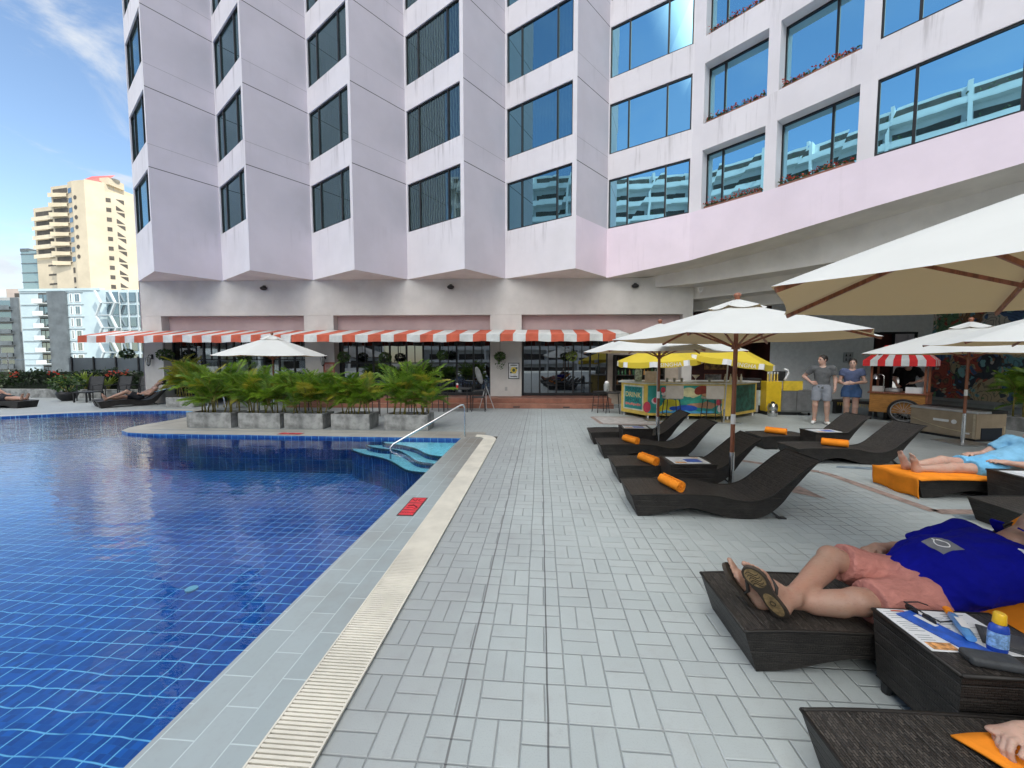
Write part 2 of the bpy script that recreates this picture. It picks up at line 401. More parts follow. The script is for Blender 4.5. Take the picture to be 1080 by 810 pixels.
# ------------------------------------------------------------------ implicit bodies (smooth union of limbs, meshed by surface nets)
class SDF:
    def __init__(s): s.p = []
    def cap(s, a, b, ra, rb=None, k=.03, cuts=()):
        s.p.append(('c', np.array(a, float), np.array(b, float), ra, ra if rb is None else rb, k, list(cuts), 1)); return s
    def chain(s, pts, rs, k=.03, cuts=()):
        for i in range(len(pts)-1): s.cap(pts[i], pts[i+1], rs[i], rs[i+1], k, cuts)
        return s
    def ell(s, c, r, ax=None, k=.03, cuts=(), sub=False):
        A = np.eye(3) if ax is None else np.array([np.array(q, float)/np.linalg.norm(q) for q in ax])
        s.p.append(('e', np.array(c, float), np.array(r, float), A, None, k, list(cuts), -1 if sub else 1)); return s
    def subcap(s, a, b, ra, rb=None, k=.01):
        s.p.append(('c', np.array(a, float), np.array(b, float), ra, ra if rb is None else rb, k, [], -1)); return s
    def mesh(s, res, gcuts=()):
        lo = np.full(3, 1e9); hi = -lo
        for q in s.p:
            if q[7] < 0: continue
            if q[0] == 'c':
                m = max(q[3], q[4]); lo = np.minimum(lo, np.minimum(q[1], q[2])-m); hi = np.maximum(hi, np.maximum(q[1], q[2])+m)
            else: m = q[2].max(); lo = np.minimum(lo, q[1]-m); hi = np.maximum(hi, q[1]+m)
        lo -= 4*res; hi += 4*res
        n = np.ceil((hi-lo)/res).astype(int)+1
        F = np.full(n, .5, np.float32)
        for q in s.p:
            k = q[5]
            if q[0] == 'c': m = max(q[3], q[4])+k+3*res; a = np.minimum(q[1], q[2])-m; b = np.maximum(q[1], q[2])+m
            else: m = q[2].max()+k+3*res; a = q[1]-m; b = q[1]+m
            i0 = np.clip(((a-lo)/res).astype(int), 0, n-1); i1 = np.clip(((b-lo)/res).astype(int)+2, 1, n)
            if (i1 <= i0).any(): continue
            X, Y, Z = np.meshgrid(*[lo[t]+res*np.arange(i0[t], i1[t]) for t in range(3)], indexing='ij', sparse=False)
            P = np.stack((X, Y, Z), -1)
            if q[0] == 'c':
                ab = q[2]-q[1]; l2 = float(ab@ab)+1e-12
                t = np.clip(((P-q[1])@ab)/l2, 0, 1)
                d = np.linalg.norm(P-q[1]-t[..., None]*ab, axis=-1)-(q[3]+(q[4]-q[3])*t)
            else:
                Q = (P-q[1])@q[3].T; r = q[2]
                k0 = np.linalg.norm(Q/r, axis=-1); k1 = np.linalg.norm(Q/(r*r), axis=-1)+1e-9
                d = k0*(k0-1)/k1
            for (cp_, cn) in q[6]:
                cn = np.array(cn, float); cn /= np.linalg.norm(cn); d = np.maximum(d, (P-np.array(cp_))@cn)
            sl = tuple(slice(i0[t], i1[t]) for t in range(3)); f = F[sl]
            if q[7] > 0:
                h = np.clip(.5+.5*(f-d)/k, 0, 1); F[sl] = f+(d-f)*h-k*h*(1-h)
            else:
                d = -d; h = np.clip(.5-.5*(f-d)/k, 0, 1); F[sl] = f+(d-f)*h+k*h*(1-h)
        if gcuts:
            X, Y, Z = np.meshgrid(*[lo[t]+res*np.arange(n[t]) for t in range(3)], indexing='ij'); P = np.stack((X, Y, Z), -1)
            for (cp_, cn) in gcuts:
                cn = np.array(cn, float); cn /= np.linalg.norm(cn); F = np.maximum(F, (P-np.array(cp_))@cn)
        return surface_nets(F, lo, res)
def surface_nets(F, lo, res):
    S = F < 0; cs = tuple(np.array(F.shape)-1)
    sl = lambda a: S[a[0]:a[0]+cs[0], a[1]:a[1]+cs[1], a[2]:a[2]+cs[2]]
    corner = [(i, j, k) for i in (0,1) for j in (0,1) for k in (0,1)]
    any_ = np.zeros(cs, bool); all_ = np.ones(cs, bool)
    for a in corner: any_ |= sl(a); all_ &= sl(a)
    act = any_ & ~all_; C = np.argwhere(act); idx = np.full(cs, -1, np.int64); idx[act] = np.arange(len(C))
    acc = np.zeros((len(C), 3)); cnt = np.zeros(len(C))
    for a in corner:
        fa = F[tuple((C+np.array(a)).T)]
        for ax in range(3):
            if a[ax]: continue
            b = list(a); b[ax] = 1; fb = F[tuple((C+np.array(b)).T)]; x = (fa < 0) != (fb < 0); t = np.where(x, fa/np.where(x, fa-fb, 1), 0)
            for c in range(3): acc[:, c] += np.where(x, a[c]+(t if c == ax else 0), 0)
            cnt += x
    V = (C+acc/cnt[:, None])*res+lo
    Q = []
    for ax in range(3):
        o1, o2 = [(1,2),(2,0),(0,1)][ax]
        sa = [slice(1, -1)]*3; sa[ax] = slice(0, -1); sb = list(sa); sb[ax] = slice(1, None)
        A = S[tuple(sa)]; B = S[tuple(sb)]
        for flip, mk in ((0, A & ~B), (1, ~A & B)):
            ii = np.argwhere(mk)
            if not len(ii): continue
            off = np.ones(3, int); off[ax] = 0; ii = ii+off
            e1 = np.zeros(3, int); e1[o1] = 1; e2 = np.zeros(3, int); e2[o2] = 1
            q = [idx[tuple((ii-d).T)] for d in (0*e1, e1, e1+e2, e2)]
            Q.append(np.stack(q if not flip else q[::-1], -1))
    return V, np.concatenate(Q)
from mathutils import noise as mnoise
def sdf_obj(name, sdf, mat, parent, res=.008, gcuts=(), smooth_it=1, wrinkle=None):
    V, Q = sdf.mesh(res, gcuts)
    if wrinkle:   # cloth folds: push the surface in and out along its normal
        N = np.zeros_like(V); fn = np.cross(V[Q[:,2]]-V[Q[:,0]], V[Q[:,3]]-V[Q[:,1]])
        for k in range(4): np.add.at(N, Q[:,k], fn)
        N /= np.linalg.norm(N, axis=1)[:, None]+1e-12; amp, fx, fy, fz = wrinkle
        dd = np.array([mnoise.fractal(Vector((v[0]*fx+.7*v[2]*fz, v[1]*fy, v[2]*fz)), 1.0, 2.1, 3) for v in V]); dd = 1-np.abs(dd)*2.2; V = V+N*(amp*dd)[:, None]
    # light Laplacian smoothing takes out the grid
    for _ in range(smooth_it):
        e = np.concatenate([Q[:, [0,1]], Q[:, [1,2]], Q[:, [2,3]], Q[:, [3,0]]]); acc = np.zeros_like(V); c = np.zeros(len(V))
        np.add.at(acc, e[:,0], V[e[:,1]]); np.add.at(acc, e[:,1], V[e[:,0]]); np.add.at(c, e[:,0], 1); np.add.at(c, e[:,1], 1)
        V = V*.5+acc/np.maximum(c, 1)[:, None]*.5
    me = bpy.data.meshes.new(name); me.from_pydata(V.tolist(), [], Q.tolist())
    me.polygons.foreach_set('use_smooth', [True]*len(Q)); me.update()
    for m_ in (mat if isinstance(mat, (list, tuple)) else [mat]): me.materials.append(m_)
    o = bpy.data.objects.new(name, me); col.objects.link(o); o.parent = parent
    return o
# ------------------------------------------------------------------ camera, sky, sun
cam_d = bpy.data.cameras.new('camera'); cam = bpy.data.objects.new('camera', cam_d); col.objects.link(cam)
cam_d.sensor_width = 36; cam_d.sensor_fit = 'HORIZONTAL'; cam_d.lens = 36*406/1080; cam_d.clip_end = 4000; cam_d.clip_start = .05
cam.location = (0, 0, 1.6)
cam.rotation_euler = (R(90)-math.atan(25/406), 0, math.atan(30/406))
scene.camera = cam
SUN = Vector((.84, -.54, 0)).normalized(); EL = R(52)
sun_dir = Vector((SUN.x*math.cos(EL), SUN.y*math.cos(EL), math.sin(EL)))
sl = bpy.data.lights.new('sun', 'SUN'); sl.energy = 3.3; sl.angle = R(.5); sl.color = (1, .93, .80)
so = bpy.data.objects.new('sun', sl); col.objects.link(so); so.location = (20, -20, 60)
so.rotation_euler = sun_dir.to_track_quat('Z', 'Y').to_euler()
w = bpy.data.worlds.new('World'); scene.world = w; w.use_nodes = True
nt = w.node_tree; nt.nodes.clear()
wo = nt.nodes.new('ShaderNodeOutputWorld'); bg = nt.nodes.new('ShaderNodeBackground')
sky = nt.nodes.new('ShaderNodeTexSky'); sky.sky_type = 'NISHITA'; sky.sun_disc = False
sky.sun_elevation = EL; sky.sun_rotation = math.atan2(SUN.x, SUN.y); sky.air_density = 1.2; sky.dust_density = .4; sky.ozone_density = 2.5
g = nt.nodes.new('ShaderNodeTexCoord').outputs['Generated']; s = sepxyz(nt, g)
zz = mth(nt, 'ADD', mth(nt, 'MAXIMUM', s[2], 0), .16)
cv = comb(nt, mth(nt, 'DIVIDE', s[0], zz), mth(nt, 'DIVIDE', s[1], zz), .7)
cn1 = noise(nt, cv, 1.9, 8, .60, (1, 1, 1), .7)
front = sstep(nt, s[1], -.25, .1)                      # loose fair-weather cloud ahead, clear blue to the left rear
cl = mth(nt, 'MULTIPLY', sstep(nt, cn1, .50, .66), mth(nt, 'ADD', .12, mth(nt, 'MULTIPLY', front, .88)))
low = mth(nt, 'MULTIPLY', mth(nt, 'MULTIPLY', mth(nt, 'SUBTRACT', 1, sstep(nt, s[2], .10, .34)), sstep(nt, cn1, .40, .62)), front)
cl = mth(nt, 'MAXIMUM', cl, mth(nt, 'MULTIPLY', low, .9))
# unseen bright cloud added overhead and behind the photographer to light deck and facade
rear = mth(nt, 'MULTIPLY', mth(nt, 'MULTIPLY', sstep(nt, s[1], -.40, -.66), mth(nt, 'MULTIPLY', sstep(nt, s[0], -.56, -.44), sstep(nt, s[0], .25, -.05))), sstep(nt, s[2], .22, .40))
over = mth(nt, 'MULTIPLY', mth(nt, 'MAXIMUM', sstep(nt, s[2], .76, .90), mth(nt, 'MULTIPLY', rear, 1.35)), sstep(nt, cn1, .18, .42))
cshade = noise(nt, cv, 3, 4)
ccol = mixc(nt, cshade, (3.0, 3.3, 3.7), (4.6, 4.7, 4.8))
skyc = mixc(nt, 1.0, sky.outputs[0], (1.0, 1.0, 1.0), 'MULTIPLY')
fin = mixc(nt, mth(nt, 'MULTIPLY', cl, .9), skyc, ccol)
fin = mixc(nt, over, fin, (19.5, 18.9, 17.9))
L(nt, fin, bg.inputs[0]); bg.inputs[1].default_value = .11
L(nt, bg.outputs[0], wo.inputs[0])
vs = scene.view_settings; vs.view_transform = 'Standard'; vs.look = 'None'; vs.gamma = 1; vs.exposure = 1.0
scene.render.engine = 'CYCLES'
scene.cycles.max_bounces = 8; scene.cycles.transparent_max_bounces = 12; scene.cycles.glossy_bounces = 4

# ------------------------------------------------------------------ shared materials
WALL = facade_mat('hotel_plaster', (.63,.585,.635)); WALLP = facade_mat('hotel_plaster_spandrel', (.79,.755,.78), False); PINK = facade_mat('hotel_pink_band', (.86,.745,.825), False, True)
CREAM = M('cream_plaster', (.57,.55,.52), .8, var=.05, vs=1.5, bs=.05)
SOFF = M('soffit_plaster', (.66,.63,.59), .8, var=.05, vs=1.5, bs=.05)
ROSE = M('rose_panel', (.50,.36,.35), .7, var=.06, vs=1.2, bs=.04)
FRAME = M('dark_frame', (.022,.023,.025), .4, .3, var=.1)
GLS = glass_mat('curtained_glass', (.055,.082,.076), .12, (.55,.82,.95), streak=1)
GLR = glass_mat('blue_glass', (.02,.035,.04), .80, (.43,.83,1.0))
GLM = glass_mat('half_blue_glass', (.02,.035,.036), .40, (.40,.80,1.0), streak=1)
GLD = glass_mat('door_glass', (.006,.007,.009), .14, (.85,.92,1))
GLC = glass_mat('clear_glass', (.86,.9,.9), .10, (.9,.95,1), see=1)
DAYL = M('daylight_white', (.74,.72,.70), .9, var=.1, vs=9, stretch=(3,3,.2))
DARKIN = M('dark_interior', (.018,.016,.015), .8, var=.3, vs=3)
TERRA = M('terracotta', (.27,.115,.075), .55, var=.15, vs=3, bs=.1)
def stripe_mat(n, c): return M(n, c, .8, var=.08, vs=3, bs=.08, bscale=200)
RED = stripe_mat('awning_red', (.52,.105,.055)); WHT = stripe_mat('awning_white', (.58,.60,.59))
STEEL = M('brushed_steel', (.62,.63,.64), .22, 1, var=.05); GALV = M('galvanised_steel', (.5,.51,.52), .35, .9, var=.1)
BLACK = M('black_plastic', (.015,.015,.016), .45, var=.2); CHAR = M('charcoal_metal', (.03,.031,.033), .5, .3, var=.15)
WHITE = M('white_paint', (.78,.78,.77), .45, var=.04); GREY = M('grey_paint', (.38,.38,.37), .6, var=.06)
SILVER = M('pale_metal', (.55,.56,.57), .35, .7, var=.06)
WOODR = M('red_brown_wood', (.25,.085,.04), .38, var=.25, vs=4, stretch=(9,9,.7), bs=.1)
WOODO = M('orange_wood', (.42,.19,.045), .4, var=.15, vs=3, stretch=(2,2,8))
ORANGE = M('orange_towelling', (.84,.27,.025), .95, var=.07, vs=6, bs=.35, bscale=7, spec=.1)
WICK = wicker_mat('dark_wicker')
CONC = M('weathered_concrete', (.27,.275,.265), .8, var=.28, vs=4.5, bs=.3, bscale=40)
SOIL = M('soil', (.05,.035,.025), .95, var=.4, vs=20, bs=.5)
def leaf_mat(n, a, b, tr=.35):
    m, nt, out = new_mat(n)
    oi = nd(nt, 'ShaderNodeNewGeometry'); n1 = noise(nt, oi.outputs['Position'], 3.5, 3)
    c = mixc(nt, oi.outputs['Random Per Island'], a, b); c = mixc(nt, sstep(nt, n1, .35, .7), c, tuple(x*.7 for x in a))
    p = nd(nt, 'ShaderNodeBsdfPrincipled'); L(nt, c, p.inputs['Base Color']); p.inputs['Roughness'].default_value = .42
    t = nd(nt, 'ShaderNodeBsdfTranslucent'); L(nt, c, t.inputs[0])
    mx = nd(nt, 'ShaderNodeMixShader'); mx.inputs[0].default_value = tr; L(nt, p.outputs[0], mx.inputs[1]); L(nt, t.outputs[0], mx.inputs[2])
    L(nt, mx.outputs[0], out.inputs[0]); return m
PALM = leaf_mat('areca_leaf', (.10,.225,.016), (.32,.46,.04)); PALMY = leaf_mat('areca_leaf_yellow', (.34,.36,.03), (.48,.42,.05))
LEAF = leaf_mat('green_leaf', (.03,.075,.015), (.07,.14,.03)); HEDGE = leaf_mat('hedge_leaf', (.012,.032,.010), (.035,.065,.018))
LIME = leaf_mat('lime_leaf', (.19,.28,.04), (.36,.42,.10)); REDF = leaf_mat('red_flower', (.50,.03,.02), (.62,.13,.05))
FERN = leaf_mat('fern_leaf', (.06,.13,.03), (.13,.21,.06))
STEM = M('palm_stem', (.20,.17,.035), .6, var=.3, vs=12)

def cloth_mat(n, c, tr=.3, var=.04, back_col=None):
    m, nt, out = new_mat(n)
    v = objc(nt); n1 = noise(nt, v, 2.5, 4); fn = noise(nt, v, 260, 2)
    cc = mixc(nt, sstep(nt, n1, .3, .7), tuple(x*(1-var) for x in c), c)
    if back_col: cc = mixc(nt, nd(nt, 'ShaderNodeNewGeometry').outputs['Backfacing'], cc, back_col)  # back faces take a second colour
    p = nd(nt, 'ShaderNodeBsdfPrincipled'); L(nt, cc, p.inputs['Base Color']); p.inputs['Roughness'].default_value = .85; p.inputs['Specular IOR Level'].default_value = .2
    b = nd(nt, 'ShaderNodeBump'); b.inputs['Strength'].default_value = .5; b.inputs['Distance'].default_value = .012; L(nt, mth(nt, 'ADD', mth(nt, 'ADD', n1, mth(nt, 'MULTIPLY', noise(nt, v, 9, 3, .5, (1,1,1), .8), .35)), mth(nt, 'MULTIPLY', fn, .01)), b.inputs['Height']); L(nt, b.outputs[0], p.inputs['Normal'])
    t = nd(nt, 'ShaderNodeBsdfTranslucent'); t.inputs[0].default_value = (c[0]*.95, c[1]*.80, c[2]*.58, 1)
    mx = nd(nt, 'ShaderNodeMixShader'); mx.inputs[0].default_value = tr; L(nt, p.outputs[0], mx.inputs[1]); L(nt, t.outputs[0], mx.inputs[2])
    L(nt, mx.outputs[0], out.inputs[0]); return m
CANVAS = cloth_mat('umbrella_canvas', (.675,.695,.68), .14, back_col=(.50,.325,.12)); CANVASY = cloth_mat('yellow_canvas', (.74,.58,.06), .2)

# ------------------------------------------------------------------ deck and pool
FAR = 7.7
pool = [(-1.62,-9),(-1.62,FAR),(-8.55,FAR),(-9.1,7.78),(-9.5,8.0),(-9.72,8.35),(-9.8,8.8),(-9.82,9.5),(-9.95,10.3),(-10.3,10.9),(-10.9,11.25),(-11.7,11.3),
        (-12.8,11.1),(-14.2,10.5),(-15.8,9.4),(-18,8.3),(-22,7.4),(-28,7.0),(-28,-9)]
from mathutils.geometry import tessellate_polygon
def holed(outer, hole, z, name, mat, kind='structure'):
    a = [Vector((x,y,z)) for x,y in outer]; b = [Vector((x,y,z)) for x,y in hole]
    tris = tessellate_polygon([a, b]); vs = a+b; mb = MB()
    mb.add(vs, [t if (vs[t[1]]-vs[t[0]]).cross(vs[t[2]]-vs[t[0]]).z > 0 else t[::-1] for t in tris])
    return mb.build(name, mat, kind=kind)
holed([(-36,-30),(34,-30),(34,24),(-36,24)], pool, 0, 'pool_deck', paver_mat())
mb = MB(); mb.box(-36,-30,-1.6,34,24,-1.45); mb.build('deck_slab', CONC, kind='structure')
mb = MB(); mb.quad((-2500,-2500,-15),(2500,-2500,-15),(2500,2500,-15),(-2500,2500,-15)); mb.build('ground', M('city_ground', (.14,.14,.13), .9, vs=.02), kind='structure')
TILE = pool_tile_mat()
mb = MB(); n = len(pool)
for i in range(n):
    a, b = pool[i], pool[(i+1)%n]
    mb.quad((*a,-.80),(*a,.006),(*b,.006),(*b,-.80))
b = [Vector((x,y,-.78)) for x,y in pool]; tr = tessellate_polygon([b]); mb.add(b, [t if (b[t[1]]-b[t[0]]).cross(b[t[2]]-b[t[0]]).z > 0 else t[::-1] for t in tr])
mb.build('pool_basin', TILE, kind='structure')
b = [Vector((x,y,-.045)) for x,y in pool]; mb = MB(); tr = tessellate_polygon([b]); mb.add(b, [t if (b[t[1]]-b[t[0]]).cross(b[t[2]]-b[t[0]]).z > 0 else t[::-1] for t in tr])
mb.build('pool_water', water_mat(), kind='structure')
# coping ring
def offset(poly, d):
    out = []
    n = len(poly)
    for i in range(n):
        p0, p1, p2 = Vector(poly[i-1]), Vector(poly[i]), Vector(poly[(i+1)%n])
        d1, d2 = (p1-p0).normalized(), (p2-p1).normalized()
        n1, n2 = Vector((d1.y,-d1.x)), Vector((d2.y,-d2.x)); m_ = (n1+n2).normalized(); out.append(p1+m_*(d/max(.4, m_.dot(n1))))
    return out
cop = coping_mat('coping_tiles', (.265,.315,.33), (.30,.35,.365), stain=(.19,.175,.15), stain_amt=.95); copf = coping_mat('coping_stone', (.30,.295,.27), (.36,.35,.32), .6, .3, stain=(.2,.18,.15), stain_amt=.5)
o5, o4 = offset(pool, .47), offset(pool, .40)
mb = MB(); mb.quad((-1.62,-9,.008),(-1.15,-9,.008),(-1.15,FAR+.40,.008),(-1.62,FAR,.008)); mb.build('pool_coping', cop, kind='structure')
mb = MB()
for i in range(1, n-2):
    a, b = pool[i], pool[i+1]; c, d = (o4[i+1], o4[i]); 
    if i == 1: d = (-1.15, FAR+.40)
    mb.quad((*a,.008),(*d[:2],.008),(*c[:2],.008),(*b,.008))
mb.build('pool_far_coping', copf, kind='structure')
# paved peninsula behind the coping is paler stone
mb = MB(); mb.add([(-9.35,8.25,.004),(-1.2,8.12,.004),(-1.2,8.42,.004),(-8.3,8.44,.004),(-9.3,9.6,.004),(-9.4,9.4,.004)], [(0,1,2,3,4,5)]); mb.build('peninsula_paving', copf, kind='structure')
# pool steps: three pale blue treads with dark tiled nosing
LB = M('pale_blue_tile', (.42,.80,.88), .35, var=.12, vs=20); NOS = M('dark_blue_nosing', (.006,.04,.10), .3, var=.3, vs=50)
tiers = [(-.24, [(-1.85,6.04),(-2.22,6.17),(-2.66,6.66),(-3.01,6.95),(-3.34,7.12),(-3.75,7.42),(-3.92,7.66)]),
         (-.16, [(-1.80,6.29),(-2.12,6.43),(-2.47,6.88),(-2.79,7.22),(-3.17,7.32),(-3.50,7.52),(-3.60,7.67)]),
         (-.09, [(-1.67,6.49),(-2.00,6.65),(-2.37,7.08),(-2.72,7.33),(-3.08,7.46),(-3.22,7.58),(-3.25,7.68)])]
for zt, pts in tiers:
    pts = [(-1.63, pts[0][1]-.12)]+pts
    P = [Vector((*q,0)) for q in pts]; fine = []
    for i in range(len(P)-1):
        for t in np.linspace(0, 1, 5)[:-1]:
            p0, p1, p2, p3 = P[max(i-1,0)], P[i], P[i+1], P[min(i+2,len(P)-1)]
            fine.append(.5*((2*p1)+(-p0+p2)*t+(2*p0-5*p1+4*p2-p3)*t*t+(-p0+3*p1-3*p2+p3)*t**3))
    fine.append(P[-1])
    poly = [(q.x, min(q.y, FAR-.01)) for q in fine]+[(-1.63, FAR-.01)]
    mb = MB(); mb.prism(poly[::-1], -.77, zt, 1, 0); so_ = mb.build('pool_step', [LB, TILE], kind='structure')
    mb = MB(); mb.tube([(x,y,zt) for x,y in poly[:-1]], .022, 6, caps=True); mb.build('step_nosing', NOS, parent=so_)
# drain grate: channel and cross slats
gr = thing('drain_grate', (-1.02,0,0), 'cream slatted drain grate running along the pool coping', 'drain')
mb = MB(); mb.quad((-.125,-9,.0045),(.135,-9,.0045),(.135,7.95,.0045),(-.125,7.95,.0045)); mb.build('channel', M('drain_dark', (.05,.048,.04), .9), gr)
GRT = M('cream_grate', (.60,.575,.50), .55, var=.07, vs=3, bs=.1)
mb = MB(); y = -2.0
while y < 7.6:
    e = .012 if y < 3.2 else .0135
    mb.box(-.118, y, .008, .128, y+e*1.08, .020); y += .0205
mb.box(-.128,-2,.008,-.119,7.62,.021); mb.box(.129,-2,.008,.138,7.62,.021); mb.box(-.118,-2,.007,.128,7.6,.0085)
mb.build('slat', GRT, gr, kind='stuff')
mb = MB()
for k in range(10):
    a0, a1 = R(9*k), R(9*(k+1)); c0 = (-1.35, 7.62)
    f = lambda r, a: (c0[0]+r*math.cos(a)+1.02, c0[1]+r*math.sin(a), .015)
    mb.quad(f(.21,a0), f(.46,a0), f(.46,a1), f(.21,a1))
mb.build('corner_cover', GRT, gr)
# no-diving tiles set in the coping
def dive_tile(x, y, rz, label):
    t = thing('depth_marker', (x,y,.011), label, 'floor sign', rz)
    mb = MB(); mb.box(-.088,-.26,0,.088,.26,.002); mb.build('tile', M('dark_tile', (.05,.03,.03), .4), t)
    mb = MB(); mb.box(-.076,.10,.002,.076,.245,.003); mb.box(-.076,-.10,.002,.076,.08,.003); mb.box(-.076,-.245,.002,.076,-.12,.003)
    mb.build('red_panel', M('red_enamel', (.60,.03,.045), .4), t)
    mb = MB(); text_mb('NO', .12, .0005, mb=mb, mat4=Matrix.Translation((0,.172,.0035)))
    text_mb('DIVING', .047, .0005, mb=mb, mat4=Matrix.Translation((0,-.182,.0035)))
    mb.tube([(-.05,-.01,.004),(.0,.02,.004),(.05,-.03,.004)], .008, 6); mb.ball((.055,-.05,.004), (.014,.014,.003)); mb.tube([(-.05,-.06,.004),(.0,-.05,.004),(.05,-.07,.004)], .004, 6)
    mb.build('lettering', M('dark_red_ink', (.16,.01,.012), .5), t)
dive_tile(-1.38, 4.02, 0, 'red no diving tile in the pale coping beside the drain grate'); dive_tile(-5.4, 7.9, R(90), 'red no diving tile in the far coping in front of the planter boxes')
# coloured paving patterns in the deck
INR = M('brown_pavers', (.30,.225,.195), .7, var=.2, vs=9, bs=.2); INB = M('blue_pavers', (.17,.22,.26), .7, var=.2, vs=9, bs=.2); INP = M('pale_inlay', (.42,.41,.40), .7, var=.12, vs=6)
mb = MB(); Z = .004
def strip(pts, w, mi=0):
    for a, b in zip(pts, pts[1:]):
        a, b = Vector((*a,0)), Vector((*b,0)); d = (b-a).normalized(); n_ = Vector((-d.y,d.x,0))*w/2; mb.quad(*[(*q[:2],Z) for q in (a-n_, b-n_, b+n_, a+n_)], mi)
strip([(3.14,6.35),(4.0,5.75),(4.05,5.6),(4.17,4.3),(4.7,4.33)], .13)
mb.add([(3.02,4.83,Z),(3.3,4.60,Z),(3.29,5.08,Z)], [(0,1,2)])
mb.quad((4.2,4.10,Z),(4.5,4.1,Z),(4.6,4.22,Z),(4.25,4.22,Z), 1); mb.quad((4.4,6.0,Z),(4.9,5.9,Z),(5.0,6.05,Z),(4.5,6.1,Z), 1)
mb.build('deck_inlay', [INR, INB], kind='structure')
mb = MB(); strip([(3.0,11.0),(1.45,10.95),(1.55,9.75),(2.9,9.72),(3.3,10.4)], .11); mb.build('deck_inlay', INR, kind='structure')
mb = MB(); mb.add([(1.52,10.88,Z),(1.62,9.83,Z),(2.85,9.80,Z),(3.2,10.4,Z),(2.95,10.92,Z)], [(0,1,2,3,4)]); mb.build('deck_inlay', INP, kind='structure')
# pool hand rails
def rail(name, pts, r, label, cat='handrail'):
    mb = MB(); mb.tube(pts, r, 10); return tag(mb.build(name, STEEL, smooth='auto'), label, cat)
rail('handrail', [(-1.56,7.84,0),(-1.56,7.84,.60),(-1.565,7.83,.645),(-1.59,7.81,.675),(-1.63,7.78,.68),(-2.74,6.93,.03),(-2.78,6.90,-.02),(-2.78,6.90,-.30)], .021, 'sloping stainless steel handrail above the pale blue pool steps')
rail('ladder_rail', [(-10.2,11.0,-.5),(-10.2,11.0,.1),(-10.05,11.1,.5),(-9.95,11.17,.55),(-9.85,11.25,.5),(-9.8,11.3,0)], .022, 'small bent steel pool ladder rail beside the leftmost palm planter')
mb = MB(); mb.lathe([(.055,0),(.055,.015),(.045,.02),(0,.02)], (-3.6,3.6,-.775), 16); tag(mb.build('pool_drain_cover', M('pale_cyan', (.25,.55,.62), .4), smooth='auto'), 'pale round cover on the pool floor under the water', 'pool fitting')

# ------------------------------------------------------------------ hotel
hot = thing('hotel_building', (0,14,0), 'large pale pink hotel with zigzag bays and blue windows above the pool deck', 'hotel')
C0=(-14.76,13.31);N0=(-12.57,11.86);V1=(-11.58,13.44);N1=(-9.35,11.95);V2=(-8.23,13.57);N2=(-5.95,12.12);V3=(-4.77,13.71);N3=(-2.41,12.26);V4=(-1.26,13.85);N4=(1.09,12.46)
p0=(2.28,13.84);p1=(4.58,12.53);p2=(4.80,12.30);p3=(5.97,11.16);p4=(6.15,10.96);p5=(7.21,9.69);p6=(7.33,9.54);p7=(8.77,7.98);p8=(10.4,6.2)
wing = [p8,(11.9,4.2),(13.0,1.8),(13.7,-1.0),(14.0,-5),(14.1,-12),(14.1,-28)]
ZS, SH, WH, TOP = 6.14, 2.48, 1.64, 58.0
NF = 6
ZB = 4.50
wall = MB(); band = MB(); fold = MB()
def pt(a, b, t): return (a[0]+(b[0]-a[0])*t, a[1]+(b[1]-a[1])*t)
def nrm(a, b): d = Vector((b[0]-a[0], b[1]-a[1])).normalized(); return Vector((d.y, -d.x))
def vq(mb, a, b, z0, z1, mi=0, z0b=None): mb.quad((*a,z0),(*b,z0 if z0b is None else z0b),(*b,z1),(*a,z1), mi)
glass_parent = []
def window(a, b, z0, z1, inset, muls, gmat, fw=.045, label=None):
    """frame with mullions (part) and its pane (sub-part), set back from the wall face"""
    n_ = nrm(a, b); q = lambda t, dpt, z: (pt(a,b,t)[0]-n_.x*dpt, pt(a,b,t)[1]-n_.y*dpt, z)
    ln = (Vector(a)-Vector(b)).length; e = fw/ln; fr = MB()
    def slab(t0, t1, za, zb, d0, d1):
        v = [q(t0,d0,za),q(t1,d0,za),q(t1,d1,za),q(t0,d1,za),q(t0,d0,zb),q(t1,d0,zb),q(t1,d1,zb),q(t0,d1,zb)]
        fr.add(v, [(3,2,1,0),(4,5,6,7),(0,1,5,4),(1,2,6,5),(2,3,7,6),(3,0,4,7)])
    d0, d1 = inset, inset+.06
    slab(0, 1, z0, z0+fw, d0, d1); slab(0, 1, z1-fw, z1, d0, d1); slab(0, e, z0+fw, z1-fw, d0, d1); slab(1-e, 1, z0+fw, z1-fw, d0, d1)
    for t in muls: slab(t-e*.6, t+e*.6, z0+fw, z1-fw, d0, d1)
    o = fr.build('window', FRAME, hot, world=True)
    g = MB(); di = inset+.035
    ts = [0]+list(muls)+[1]
    for t0, t1 in zip(ts, ts[1:]):
        j = random.uniform(-.004, .004)
        g.quad(q(t0+e*.3,di+j,z0+.02), q(t1-e*.3,di,z0+.02), q(t1-e*.3,di+random.uniform(-.004,.004),z1-.02), q(t0+e*.3,di,z1-.02))
    g.build('pane', gmat, o, world=True)
def reveal(mb, a, b, z0, z1, d):
    n_ = nrm(a, b); a2, b2 = (a[0]-n_.x*d, a[1]-n_.y*d), (b[0]-n_.x*d, b[1]-n_.y*d)
    mb.quad((*a,z0),(*b,z0),(*b2,z0),(*a2,z0)); mb.quad((*a2,z1),(*b2,z1),(*b,z1),(*a,z1))
    mb.quad((*a,z0),(*a2,z0),(*a2,z1),(*a,z1)); mb.quad((*b2,z0),(*b,z0),(*b,z1),(*b2,z1))
